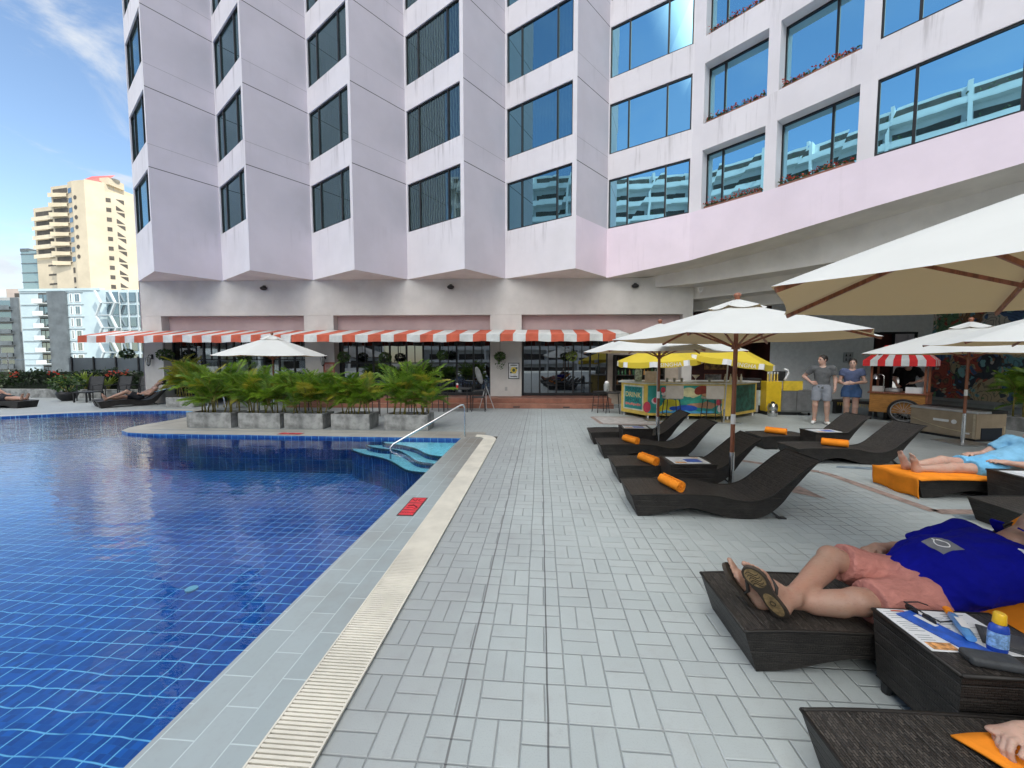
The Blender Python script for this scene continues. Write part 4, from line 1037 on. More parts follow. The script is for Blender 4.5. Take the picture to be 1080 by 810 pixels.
mb.build('post', STEEL, f, world=True)
# shrubs at the edge
def potted(loc, label, s=1.0):
    t = thing('potted_shrub', loc, label, 'potted plant')
    mb = MB(); mb.lathe([(.16,0),(.27,.12),(.33,.28),(.30,.36),(.26,.36),(.25,.30)], (0,0,0), 18); mb.build('pot', BLACK, t, smooth='auto')
    mb = MB(); clump(mb, (0,0,.68), (.55,.5,.36), 420, .13); mb.build('foliage', LEAF, t)
    mb = MB()
    for k in range(7): a = 2*PI*k/7; mb.tube([(0,0,.3),(.2*math.cos(a),.2*math.sin(a),.6)], .012, 5)
    mb.build('stem', STEM, t)
potted((-18.75,13.9,0), 'bushy green shrub in a round black pot near the far hedge')
def strap(loc, label, nl, ln, m, cat='plant'):
    t = thing('strap_leaf_plant', loc, label, cat); mb = MB()
    for k in range(nl):
        a = random.uniform(0,2*PI); l = ln*random.uniform(.7,1.1); out = random.uniform(.35,.95); pr = None
        for i in range(6):
            u = i/5; r = l*out*u; z = l*(u*1.05-.62*out*u*u); w_ = .045*(1-u**2)+.004; c = Vector((r*math.cos(a), r*math.sin(a), z+.1)); sd = Vector((-math.sin(a), math.cos(a), 0))*w_
            cur = (c-sd, c+sd)
            if pr: mb.quad(pr[0], cur[0], cur[1], pr[1])
            pr = cur
    mb.build('foliage', m, t)
    mb = MB(); mb.lathe([(.03,0),(.06,.1),(.04,.2)], (0,0,0), 8); mb.build('stem', STEM, t)
strap((-19.6,15.2,.32), 'lime green strap leaved plant left of the black sling chairs', 70, .85, LIME); strap((-18.6,15.25,.32), 'smaller lime green strap leaved plant close behind the black chairs', 45, .7, LIME); strap((-20.9,15.2,.32), 'lime strap leaved plant by the potted shrub', 40, .6, LIME)

# ------------------------------------------------------------------ planters and areca palms
def frond(mb, base_, az, ln, rise, droop, w0, leaf, mi=0):
    """feather frond: arching rachis with many narrow paired leaflets"""
    n_ = 26; P = []; tw = random.uniform(-.25,.25)
    for i in range(n_+1):
        u = i/n_; r = ln*(u*(1-rise)+.38*u*u*rise); z = ln*(u*rise*1.2-droop*u**2.2)
        a = az+tw*u; P.append(Vector(base_)+Vector((r*math.cos(a), r*math.sin(a), z)))
    pp = P[::3]+[P[-1]]; mb.tube(pp, [w0*(1-.85*i/len(pp)) for i in range(len(pp))], 4, 1)
    for i in range(5, n_+1):
        u = i/n_; d = (P[i]-P[i-1]).normalized(); sd = d.cross(Vector((0,0,1))); sd = sd.normalized() if sd.length > .01 else Vector((-math.sin(az),math.cos(az),0)); up = sd.cross(d)
        L_ = leaf*(math.sin(PI*min(1,.10+u*.84))**.55)
        for sg in (-1, 1):
            for sub in (0, .5):
                l_ = L_*random.uniform(.82,1.12); o = P[i]-d*(sub*(P[i]-P[i-1]).length)
                t_ = (sd*sg*(.80-.25*u)+d*(.50+.3*u)+up*random.uniform(.10,.45)).normalized(); dr = random.uniform(.10,.34)
                m1 = o+t_*l_*.45+Vector((0,0,-.03*l_)); tip = o+t_*l_+Vector((0,0,-dr*l_)); wv = (d*.8+up*.45).normalized()*.0095
                mb.add([o, m1+wv, tip, m1-wv], [(0,1,2,3)], mi)
def palm(name, loc, label, nst, spread, hgt, seed, group=None, yellow=.12, boxw=.4):
    random.seed(seed)
    t = thing(name, loc, label, 'palm', group=group)
    st = MB(); fr = MB()
    for k in range(nst):
        bx = -spread+2*spread*(k+.5)/nst+random.uniform(-.04,.04); by = random.uniform(-.11,.11); h0 = random.uniform(.26,.48)*hgt
        lean = random.uniform(-.10,.10), random.uniform(-.1,.1)
        st.tube([(bx,by,0),(bx+lean[0]*.5,by+lean[1]*.5,h0*.5),(bx+lean[0],by+lean[1],h0)], [.017,.014,.010], 6)
        for j in range(random.choice((7,8,8))):
            az = random.uniform(0,2*PI); rise = random.uniform(.50,.95) if j > 1 else random.uniform(.25,.5); ln_ = hgt*random.uniform(.52,.74)*(.75 if j < 2 else 1)
            frond(fr, (bx+lean[0]*.9,by+lean[1]*.9,h0*random.uniform(.45,1)), az, ln_, rise, random.uniform(.15,.55), .007, random.uniform(.20,.29), 2 if random.random() < yellow else 0)
    st.build('stem', STEM, t, smooth=True); fr.build('frond', [PALM, STEM, PALMY], t); return t
planters = [(-8.42,-7.30,'leftmost'),(-7.12,-6.08,'second from the left'),(-5.92,-4.92,'middle'),(-4.93,-3.98,'second from the right'),(-3.57,-2.55,'rightmost')]
planters[2] = (-5.98,-5.04,'middle'); planters[3] = (-4.84,-3.92,'second from the right')
heights = [1.30,1.12,1.15,1.08,1.32]
for i, (xa, xb, nm) in enumerate(planters):
    cx = (xa+xb)/2; w_ = xb-xa
    t = thing('planter_box', (cx,8.78,0), f'low grey concrete planter box, {nm} of the five in the poolside row', 'planter', group='concrete planter boxes')
    mb = MB(); W2 = w_/2
    mb.box(-W2,-.26,0,W2,-.21,.36); mb.box(-W2,.21,0,W2,.26,.36); mb.box(-W2,-.209,0,-W2+.05,.209,.36); mb.box(W2-.05,-.209,0,W2,.209,.36)
    mb.build('box', CONC, t, bevel=.006); mb = MB(); mb.box(-W2+.051,-.209,.02,W2-.051,.209,.31); mb.build('soil', SOIL, t)
    palm('areca_palm', (cx,8.78,.30), f'feathery areca palm growing in the {nm} planter of the poolside row', 10, W2*.92, heights[i]*1.12, 20+i, 'areca palms in planters', .14 if i in (1,4) else .08)
t = thing('planter_box', (-12.25,12.45,0), 'low grey planter box standing alone beside the lounging sunbather', 'planter', group='concrete planter boxes')
mb = MB(); mb.box(-.5,-.28,0,.5,.28,.34); mb.build('box', CONC, t, bevel=.006); mb = MB(); mb.box(-.45,-.23,.342,.45,.23,.35); mb.build('soil', SOIL, t)
palm('areca_palm', (-12.25,12.45,.33), 'yellowish areca palm growing alone behind the poolside row', 11, .48, 1.5, 40, 'areca palms in planters', .5)
palm('areca_palm', (-10.2,11.9,.05), 'areca palm half hidden behind the leftmost poolside planter', 7, .4, 1.3, 42, 'areca palms in planters', .25)
# dark palm by the mural
t = thing('planter_box', (11.55,9.75,0), 'grey planter wall at the right edge behind the freezer', 'planter', group='concrete planter boxes')
mb = MB(); mb.box(-.75,-.9,0,.9,.5,.30); mb.build('box', CONC, t, bevel=.01)
palm('areca_palm', (11.5,9.7,.28), 'dark areca palm by the mural behind the freezer', 12, .6, 1.6, 44, 'areca palms in planters', 0)
random.seed(11)
# topiary balls and hanging plants along the front
def ball_plant(loc, r, label, m=LEAF, n_=260, drop=0):
    t = thing('hanging_plant', loc, label, 'hanging plant', group='hanging plants along the front')
    mb = MB(); clump(mb, (0,0,0), (r,r,r*.85), n_, r*.42)
    if drop:
        for k in range(60): leaf_quad(mb, (random.gauss(0,r*.45), random.gauss(0,r*.35), -random.random()*drop), r*.4)
    mb.build('foliage', m, t)
    mb = MB(); mb.lathe([(.0,-r*.75),(r*.6,-r*.5),(r*.7,-.02)], (0,0,0), 12); mb.build('basket', BLACK, t)
    mb = MB(); mb.tube([(0,0,0),(0,0,2.42-loc[2])], .006, 5); mb.build('wire', BLACK, t)
for x, y, z, r, lb, m_, dr in ((-14.9,12.9,1.83,.22,'round hanging plant left of the pier with the first wall lantern',LEAF,0),(-13.75,13.2,1.80,.25,'clipped round hanging plant just right of the left pier',FERN,0),(-10.6,13.1,1.72,.24,'hanging plant above the palms in front of the leftmost glazed doors',FERN,0),
        (-6.95,13.2,1.72,.22,'hanging plant right of the pier with the red framed notice',FERN,0),(-5.45,13.2,1.70,.22,'hanging plant centred over the second planter from the right',FERN,.15),(-3.4,13.2,1.78,.21,'bright hanging plant above the dark metal table',FERN,0),
        (-1.42,13.5,1.74,.20,'trailing fern hanging in front of the pier with the flower poster',FERN,.45),(1.05,13.2,1.74,.20,'yellow green hanging plant in front of the right hand dark doors',LIME,0)):
    ball_plant((x,y,z), r, lb, m_, 260, dr)
# wall lanterns
def lantern(loc, label):
    t = thing('wall_lantern', loc, label, 'lantern', group='wall lanterns')
    mb = MB(); mb.box(-.03,-.03,.02,.03,0,.2); mb.tube([(0,-.02,.14),(0,-.12,.18),(0,-.17,.12)], .012, 6); mb.build('bracket', BLACK, t)
    mb = MB(); mb.lathe([(.02,.0),(.055,-.02),(.09,-.02)], (0,-.17,.10), 6); mb.lathe([(.05,-.28),(.02,-.33)], (0,-.17,.10), 6)
    for k in range(6): a = 2*PI*k/6; mb.tube([(.085*math.cos(a),-.17+.085*math.sin(a),.08),(.05*math.cos(a),-.17+.05*math.sin(a),-.18)], .007, 4)
    mb.build('cage', BLACK, t); mb = MB(); mb.lathe([(.045,-.26),(.078,-.04)], (0,-.17,.10), 6); mb.build('glass', M('lantern_glass', (.5,.5,.46), .2), t)
lantern((-14.38,13.32,1.62), 'black wall lantern on the left corner pier'); lantern((-7.85,13.57,1.62), 'black wall lantern above the red framed notice')
lantern((4.35,14.36,1.55), 'black wall lantern on the tan wall behind the drinks bar')
# framed pictures
def poster(loc, w_, h_, fm, pm, label, rz=0, deco=None, cat='picture'):
    t = thing('framed_poster', loc, label, cat, rz); mb = MB()
    mb.box(-w_/2,-.03,-h_/2,w_/2,-.018,-h_/2+.025); mb.box(-w_/2,-.03,h_/2-.025,w_/2,-.018,h_/2); mb.box(-w_/2,-.03,-h_/2+.0255,-w_/2+.025,-.018,h_/2-.0255); mb.box(w_/2-.025,-.03,-h_/2+.0255,w_/2,-.018,h_/2-.0255); mb.build('frame', fm, t)
    mb = MB(); mb.box(-w_/2+.01,-.017,-h_/2+.01,w_/2-.01,-.004,h_/2-.01); mb.build('print', pm, t)
    if deco: deco(t, w_, h_)
    return t
def deco1(t, w_, h_):
    mb = MB(); mb.box(-w_*.34,-.021,h_*.05,w_*.34,-.0175,h_*.38); mb.build('pale_block', M('dusty_pink', (.55,.36,.34), .6), t)
    mb = MB()
    for k in range(4): mb.box(-w_*.28,-.024,h_*(.32-.07*k),w_*random.uniform(.05,.28),-.0215,h_*(.345-.07*k))
    mb.build('text_line', M('brown_ink', (.2,.06,.05), .6), t)
    mb = MB(); mb.box(-w_*.34,-.021,-h_*.38,w_*.34,-.0175,-h_*.06); mb.build('picture_block', M('orange_picture', (.45,.16,.05), .6, var=.5, vs=14), t)
def deco2(t, w_, h_):
    mb = MB()
    for k in range(6): a = 2*PI*k/6; mb.ball((.075*math.cos(a),-.018,.02+.075*math.sin(a)), (.055,.004,.055), 10, 6)
    mb.build('petals', M('yellow_ink', (.70,.55,.08), .6, var=.3, vs=30), t); mb = MB(); mb.ball((0,-.02,.02), (.06,.005,.06)); mb.ball((-.1,-.02,-.06), (.04,.004,.03)); mb.ball((.1,-.02,.1), (.04,.004,.03)); mb.build('centre', M('dark_green_ink', (.04,.08,.05), .6), t)
    mb = MB(); mb.box(-w_*.3,-.021,h_*.32,w_*.3,-.0175,h_*.37); mb.box(-w_*.3,-.021,-h_*.38,w_*.3,-.0175,-h_*.33); mb.build('text_line', CHAR, t)
poster((-7.72,13.60,1.20), .44, .66, WOODR, M('notice_red', (.42,.12,.09), .5), 'red framed notice on the cream pier behind the palms', deco=deco1)
poster((-.96,13.87,1.22), .40, .58, CHAR, M('poster_white', (.68,.70,.70), .4), 'dark framed poster with a yellow flower on the cream pier by the steps', deco=deco2)
mb = MB(); mb.box(-1.28,13.84,.50,-1.19,13.852,.64); tag(mb.build('wall_socket', GREY, bevel=.004), 'small grey socket plate low on the pier under the flower poster', 'socket')
sgn = poster((12.63,16.88,1.72), .40, .42, SILVER, M('sign_silver', (.55,.56,.57), .5), 'small framed sign of dark pictograms on the white lobby wall', R(5.3), cat='sign')
mb = MB()
for a in (-1,1):
    for b_ in (-1,1):
        mb.ball((.08*a,-.02,.09*b_+.04), (.022,.003,.022), 10, 6); mb.box(.08*a-.03,-.022,.09*b_-.05,.08*a+.03,-.018,.09*b_+.012)
mb.build('pictogram', CHAR, sgn)
for x, z, y, w_, h_, c, lb in ((6.9,1.95,18.55,.9,1.0,(.16,.12,.10),'large framed portrait in the dark lobby, leftmost of the pictures'),(8.1,1.55,18.55,1.0,.75,(.25,.13,.04),'gilt framed picture in the dark lobby, lower and right of the portrait'),(8.9,2.0,18.55,.5,.6,(.12,.08,.06),'small dim picture in the lobby near the white wall'),(8.0,.8,18.55,.8,.35,(.2,.19,.17),'pale lobby notice beneath the gilt picture')):
    poster((x,y,z), w_, h_, WOODO if w_ == 1.0 else WOODR, M('old_print', c, .4, var=.5, vs=5), lb)
# soffit spotlights
def spot(loc, label):
    t = thing('soffit_spotlight', loc, label, 'spotlight', group='round spotlights under the bays'); mb = MB(); mb.lathe([(.05,.0),(.05,-.05)], (0,0,0), 12); mb.build('base', BLACK, t)
    mb = MB(); mb.ball((0,-.03,-.10), (.13,.10,.075), 14, 8); mb.build('shade', BLACK, t, smooth=True)
for x, lb in ((-10.0,'black spotlight on the lower wall under the second bay from the left'),(-3.2,'black spotlight on the lower wall under the fourth bay'),(3.3,'black spotlight on the lower wall beside the stepped beams')): spot((x, base(x)-.06, 4.30), lb)
mb = MB(); mb.lathe([(.06,0),(.06,.02),(.085,.02),(.085,0)], (0,0,0), 20); mb.xf(Matrix.Translation((5.28,13.35,3.95)) @ Euler((R(90),0,R(-42))).to_matrix().to_4x4()); tag(mb.build('round_vent', CREAM), 'round vent in the stepped beam above the white umbrella', 'vent')
# flower boxes in the recessed windows
fb_i = 0
for k in range(4):
    for (a, b, nm) in ((p2,p3,'narrower recessed window bay'),(p4,p5,'wider recessed window bay')):
        n_ = nrm(a,b); c = pt(a,b,.5); lnn = (Vector(a)-Vector(b)).length
        t = thing('flower_box', (c[0]-n_.x*.15, c[1]-n_.y*.15, ZS+SH*k+.004), f'red flowers on the sill of the {nm}, '+('lowest floor shown','second floor up','third floor up','fourth floor up')[k], 'flower box', math.atan2(b[1]-a[1], b[0]-a[0]), group='red flower boxes on the hotel')
        mb = MB(); mb.box(-lnn/2+.06,-.09,0,lnn/2-.06,.09,.07); mb.build('trough', TERRA, t)
        mb = MB()
        for _ in range(int(150*lnn)):
            x = random.uniform(-lnn/2+.06, lnn/2-.06); q = .5+.5*math.sin(x*7+k); leaf_quad(mb, (x, random.uniform(-.12,.08), .07+abs(random.gauss(0,.05))), .075, 0)
            if random.random() < .55: leaf_quad(mb, (x, random.uniform(-.15,.03), .10+abs(random.gauss(0,.055))*(.6+q)), .065, 1)
        mb.build('flowers', [LEAF, REDF], t)
pw = MB(); pw.box(-36,-30,0,-35.7,16.2,.9); tag(pw.build('parapet_wall', CONC, bevel=.01), 'grey parapet wall closing the far left side of the deck', 'low wall')
# ------------------------------------------------------------------ umbrellas
def umbrella(name, loc, rad, ze, za, rot, label, group, tilt=(0,0), sides=6, canvas=CANVAS, wood=True, sleeve=.5, base_m=GALV, valance=0, vent=True, letter=None):
    t = thing(name, loc, label, 'umbrella', group=group)
    TM = Matrix.Translation((0,0,ze)) @ Euler((tilt[0],tilt[1],0)).to_matrix().to_4x4() @ Matrix.Translation((0,0,-ze))
    ang = [rot+2*PI*k/sides for k in range(sides)]; ri = .20 if vent else .02
    H_ = lambda u: za-(za-ze)*(u**1.08)              # slight belly to the slope
    mb = MB(); n_ = 8; m_ = 8
    for k in range(sides):
        a0, a1 = ang[k], ang[(k+1)%sides]
        P = lambda i, j: (lambda u, v: (lambda x, y, sg: (x, y, H_(u)-sg))( rad*u*((1-v)*math.cos(a0)+v*math.cos(a1))*(1-.028*math.sin(PI*v)*u), rad*u*((1-v)*math.sin(a0)+v*math.sin(a1))*(1-.028*math.sin(PI*v)*u), .035*math.sin(PI*v)*u*(1-u*.4)))(ri/rad+(1-ri/rad)*i/n_, j/m_)
        for i in range(n_):
            for j in range(m_): mb.quad(P(i,j), P(i+1,j), P(i+1,j+1), P(i,j+1))
        if valance:
            for j in range(m_):
                a, b = P(n_,j), P(n_,j+1); o = 1.012
                mb.quad((a[0]*o,a[1]*o,a[2]-valance*(1+.10*math.sin(PI*j/m_))),(b[0]*o,b[1]*o,b[2]-valance*(1+.10*math.sin(PI*(j+1)/m_))),b,a, 1 if (j in (0,m_-1)) else 0)
    mb.xf(TM); can = mb.build('canopy', [canvas, WHITE] if valance else canvas, t, smooth='auto')
    if vent:
        mb = MB(); rv = .31
        for k in range(sides):
            a0, a1 = ang[k], ang[(k+1)%sides]
            for j in range(6):
                q = lambda v, r, z: (r*((1-v)*math.cos(a0)+v*math.cos(a1)), r*((1-v)*math.sin(a0)+v*math.sin(a1)), z-.03*math.sin(PI*v)*(r > .1)+.045*(abs(v-.5)*2)**2*0)
                v0, v1 = j/6, (j+1)/6; mb.quad(q(v0,.015,za+.055), q(v0,rv,H_(rv/rad)+.035), q(v1,rv,H_(rv/rad)+.035), q(v1,.015,za+.055))
        mb.xf(TM); mb.build('vent_cap', canvas, can, smooth='auto')
    wm_ = WOODR if wood else SILVER
    pr = .024 if wood else .018
    for k in range(sides):
        a = ang[k]; c, s_ = math.cos(a), math.sin(a); d = .022
        mb = MB(); mb.bar((.04*c,.04*s_,za-d-.01), (rad*.985*c,rad*.985*s_,ze-d+.004), .016 if wood else .008, .028 if wood else .010); mb.xf(TM); rb = mb.build('rib', wm_, t)
        um = .5; mb = MB(); mb.bar((.035*c,.035*s_,ze-.10), (rad*um*c,rad*um*s_,H_(um)-d-.015), .014 if wood else .007, .022 if wood else .009); mb.xf(TM); mb.build('strut', wm_, rb)
    mb = MB(); mb.lathe([(.045,-.03),(.045,.03)], (0,0,ze-.10), 12); mb.lathe([(.045,-.05),(.045,.0)], (0,0,za), 12); mb.xf(TM); mb.build('hub', wm_, t)
    top = TM @ Vector((0,0,za+.03))
    mb = MB(); mb.tube([(0,0,sleeve),(top.x*.5,top.y*.5,(sleeve+top.z)/2),top], pr, 12); pole = mb.build('pole', wm_, t, smooth='auto')
    if wood:
        mb = MB(); mb.lathe([(.0,0),(.03,.0),(.03,.03),(.045,.05),(.03,.075),(0,.085)], (0,0,za+.05), 14); mb.xf(TM); mb.build('finial', WOODR, t, smooth='auto')
        mb = MB(); mb.lathe([(pr+.003,.0),(pr+.003,.12)], (0,0,sleeve+.42), 12); mb.build('white_tape', WHITE, pole)
    mb = MB(); mb.lathe([(pr+.006,0),(pr+.006,sleeve+.06)], (0,0,.02), 12); mb.build('sleeve', STEEL, pole, smooth='auto')
    mb = MB(); mb.box(-.30,-.30,0,.30,.30,.022); mb.build('base_plate', base_m, t, bevel=.006)
    if letter:
        k, txt = letter; a0, a1 = ang[k], ang[(k+1)%sides]; p0_, p1_ = Vector((rad*math.cos(a0),rad*math.sin(a0),ze)), Vector((rad*math.cos(a1),rad*math.sin(a1),ze)); x = p1_-p0_; c = (p0_+p1_)/2; nrm_ = Vector((c.x,c.y,0)).normalized()
        mb = text_mb(txt, .135, .002, 1.05); mb.xf(TM @ frame_mat(c+nrm_*.012+Vector((0,0,-.04-valance*.42)), x, (nrm_.x*.05,nrm_.y*.05,1))); mb.build('lettering', WHITE, can)
    return t
G1 = 'cream canvas umbrellas with wooden poles'
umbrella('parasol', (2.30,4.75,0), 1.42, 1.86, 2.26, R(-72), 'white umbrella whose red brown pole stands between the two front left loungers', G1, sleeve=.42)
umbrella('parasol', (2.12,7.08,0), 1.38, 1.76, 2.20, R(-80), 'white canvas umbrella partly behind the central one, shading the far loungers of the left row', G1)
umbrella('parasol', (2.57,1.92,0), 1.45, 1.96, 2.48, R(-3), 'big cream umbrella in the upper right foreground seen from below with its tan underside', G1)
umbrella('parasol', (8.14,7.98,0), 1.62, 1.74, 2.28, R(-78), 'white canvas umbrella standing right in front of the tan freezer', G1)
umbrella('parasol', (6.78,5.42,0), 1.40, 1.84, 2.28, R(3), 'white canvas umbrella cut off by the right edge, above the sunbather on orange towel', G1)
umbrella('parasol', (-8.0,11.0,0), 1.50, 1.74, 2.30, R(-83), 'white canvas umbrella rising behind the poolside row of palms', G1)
G2 = 'yellow parasols at the drinks bar'
umbrella('bar_parasol', (3.10,10.45,0), 1.06, 1.62, 1.98, R(-112.5), 'yellow parasol with white lettering over the left end of the drinks bar', G2, tilt=(R(2),R(-3)), sides=8, canvas=CANVASY, wood=False, sleeve=.25, valance=.13, vent=False, letter=(0,'SINGHA'))
umbrella('bar_parasol', (4.78,10.35,0), 1.08, 1.64, 2.06, R(-112.5), 'tilted yellow parasol with white lettering over the right end of the drinks bar', G2, tilt=(R(4),R(8)), sides=8, canvas=CANVASY, wood=False, sleeve=.25, valance=.13, vent=False, letter=(0,'SINGHA'))

# ------------------------------------------------------------------ sun loungers
def crom(P, n_):
    P = [Vector(p) for p in P]; out = []
    for i in range(len(P)-1):
        p0_, p1_, p2_, p3_ = P[max(i-1,0)], P[i], P[i+1], P[min(i+2,len(P)-1)]
        for t in np.linspace(0,1,n_,endpoint=False): out.append(.5*((2*p1_)+(-p0_+p2_)*t+(2*p0_-5*p1_+4*p2_-p3_)*t*t+(-p0_+3*p1_-3*p2_+p3_)*t**3))
    return out+[P[-1]]
LT = [(0,.225),(.2,.238),(.45,.243),(.66,.242),(.86,.232),(1.03,.198),(1.20,.190),(1.36,.245),(1.53,.385),(1.70,.535),(1.82,.615)]
LB_ = [(.075,0),(.25,.022),(.45,.078),(.62,.098),(.80,.058),(.98,.012),(1.18,.0),(1.34,.045),(1.48,.165),(1.60,.335),(1.80,.585)]
LW = .55
def lounger_mesh():
    T = crom(LT, 6); B = crom(LB_, 6); N = len(T); mb = MB(); h = LW/2
    arc = [0]
    for a, b in zip(T, T[1:]): arc.append(arc[-1]+(a-b).length)
    ny = 6
    for i in range(N-1):
        for j in range(ny):
            y0, y1 = -h+LW*j/ny, -h+LW*(j+1)/ny; dip = lambda y: -.006*(1-(y/h)**2)
            mb.add([(T[i].x,y0,T[i].y+dip(y0)),(T[i+1].x,y0,T[i+1].y+dip(y0)),(T[i+1].x,y1,T[i+1].y+dip(y1)),(T[i].x,y1,T[i].y+dip(y1))], [(0,1,2,3)], 0, [[(arc[i],y0),(arc[i+1],y0),(arc[i+1],y1),(arc[i],y1)]])
        s_ = .02   # sides lean in a little towards the floor
        for sg in (-1, 1):
            y, yb = sg*h, sg*(h-s_)
            q = [(B[i].x,yb,B[i].y),(B[i+1].x,yb,B[i+1].y),(T[i+1].x,y,T[i+1].y),(T[i].x,y,T[i].y)]; uv = [(p[2]+7,p[0]) for p in q]
            uv = [(B[i].y*0+.0, 0)]*4
            uv = [(.029+0*p[0], p[2]) for p in q]; uv = [(p[2], p[0]) for p in q]
            if sg > 0: q = q[::-1]; uv = uv[::-1]
            mb.add(q, [(0,1,2,3)], 1, [uv])
        mb.add([(B[i].x,h-s_,B[i].y),(B[i+1].x,h-s_,B[i+1].y),(B[i+1].x,-h+s_,B[i+1].y),(B[i].x,-h+s_,B[i].y)], [(0,1,2,3)], 1, [[(arc[i],h),(arc[i+1],h),(arc[i+1],-h),(arc[i],-h)]])
    mb.add([(B[0].x,h-s_,0),(B[0].x,-h+s_,0),(T[0].x,-h,T[0].y),(T[0].x,h,T[0].y)], [(0,1,2,3)], 1, [[(0,h),(0,-h),(.24,-h),(.24,h)]])
    mb.add([(B[-1].x,-h+s_,B[-1].y),(B[-1].x,h-s_,B[-1].y),(T[-1].x,h,T[-1].y),(T[-1].x,-h,T[-1].y)], [(0,1,2,3)], 1, [[(-h,0),(h,0),(h,.03),(-h,.03)]])
    return mb, T, B
WICKS = wicker_mat('dark_wicker_side', (.014,.012,.011), (.036,.032,.029))
def side_weave():   # darker copy of the weave on the sides, running with the floor
    return WICKS
def make_lounger(label, loc, rz=0):
    t = thing('sun_lounger', loc, label, 'sun lounger', rz, group='dark wicker sun loungers')
    mb, T, B = lounger_mesh(); mb.build('woven_body', [WICK, WICKS], t, smooth='auto')
    h = LW/2; mb = MB()
    for sg in (-1,1): mb.tube([(p.x, sg*(h-.003), p.y-.002) for p in T], .0085, 6)
    for p in (T[0], T[-1]): mb.tube([(p.x+.003,-h,p.y-.002),(p.x+.003,h,p.y-.002)], .0085, 6)
    mb.build('edge_trim', WICK, t, smooth=True)
    for sg in (-1,1):
        mb = MB(); mb.bar((1.38,sg*(h-.07),.09),(1.50,sg*(h-.07),.0), .05, .02); mb.bar((1.47,sg*(h-.07),.006),(1.55,sg*(h-.07),.006), .05, .012); mb.build('leg', CHAR, t)
    return t
PB = None
def lounger(x, y, label, rz=0):
    global PB
    if PB is None: PB = make_lounger(label, (x,y,0), rz); return PB
    return copy_tree(PB, (x,y,0), rz, label)
lounger(.93,4.21,'empty wicker lounger nearest in the left row, umbrella pole right behind it')
lounger(.97,5.28,'empty wicker lounger second from the front in the left row, behind the central umbrella pole')
lounger(.97,6.54,'empty wicker lounger third from the front in the left row, with an orange towel roll')
lounger(.95,7.60,'empty wicker lounger farthest back in the left row, nearest the drinks bar')
lounger(3.98,6.46,'empty wicker lounger in the right hand pair, nearer one, with an orange towel roll')
lounger(3.96,7.42,'empty wicker lounger in the right hand pair, farther one, in front of the couple')
l5 = (4.36,4.98); lounger(*l5,'wicker lounger half covered by an orange towel, with a bare legged sunbather')
lounger(4.30,3.86,'empty wicker lounger at the right edge behind the man in the blue shirt')
lounger(1.04,2.23,'foreground wicker lounger under the man in the blue shirt')
lounger(1.03,1.245,'wicker lounger at the bottom right corner with a hand and orange towel on it')
lounger(-14.8,11.75,'wicker lounger by the far left pool edge with a sunbather on its raised back', R(58))
lounger(-15.45,12.15,'empty wicker lounger alongside the far left sunbather', R(58))
lounger(-17.3,11.75,'wicker lounger at the left edge of the picture with only bare feet showing', R(180))
# side tables
TBM = None
def table(x, y, label, rz=0, sx=.52, sy=.40):
    global TBM
    if TBM is None:
        t = thing('side_table', (x,y,0), label, 'side table', rz, group='low wicker side tables')
        mb = MB(); a, b = sx/2, sy/2; h0, h1 = .06, .385; i_ = .02
        for p, q in (((-a,-b),(a,-b)),((a,-b),(a,b)),((a,b),(-a,b)),((-a,b),(-a,-b))):
            f = lambda p_: (p_[0]*(1-i_*2/sx), p_[1]*(1-i_*2/sy)); pl_, ql_ = f(p), f(q); ln_ = math.hypot(q[0]-p[0], q[1]-p[1])
            mb.add([(*pl_,h0),(*ql_,h0),(*q,h1),(*p,h1)], [(0,1,2,3)], 0, [[(h0,0),(h0,ln_),(h1,ln_),(h1,0)]])
        mb.add([(-a*.93,-b*.93,h0),(-a*.93,b*.93,h0),(a*.93,b*.93,h0),(a*.93,-b*.93,h0)], [(0,1,2,3)]); mb.build('woven_body', WICKS, t)
        mb = MB(); mb.add([(-a,-b,h1+.003),(a,-b,h1+.003),(a,b,h1+.003),(-a,b,h1+.003)], [(0,1,2,3)], 0, [[(0,0),(sx,0),(sx,sy),(0,sy)]]); mb.build('top', WICK, t)
        mb = MB(); mb.tube([(-a,-b,h1),(a,-b,h1),(a,b,h1),(-a,b,h1),(-a,-b,h1)], .009, 6); mb.build('edge_trim', WICK, t, smooth=True)
        for sx_ in (-1,1):
            for sy_ in (-1,1): mb = MB(); mb.tube([(sx_*(a-.05),sy_*(b-.05),.07),(sx_*(a-.045),sy_*(b-.045),0)], [.026,.02], 8); mb.build('leg', CHAR, t)
        TBM = t; return t
    return copy_tree(TBM, (x,y,0), rz, label)
table(1.78,4.745,'low wicker side table between the two front left loungers, beside the umbrella pole'); table(1.72,7.08,'low wicker side table between the two farthest loungers of the left row')
table(4.86,6.94,'low wicker side table between the right hand pair of loungers'); table(5.24,4.42,'low wicker side table beside the sunbather with the orange towel'); table(1.885,1.735,'foreground wicker side table with sun lotion and leaflets on it')
TZ = .389
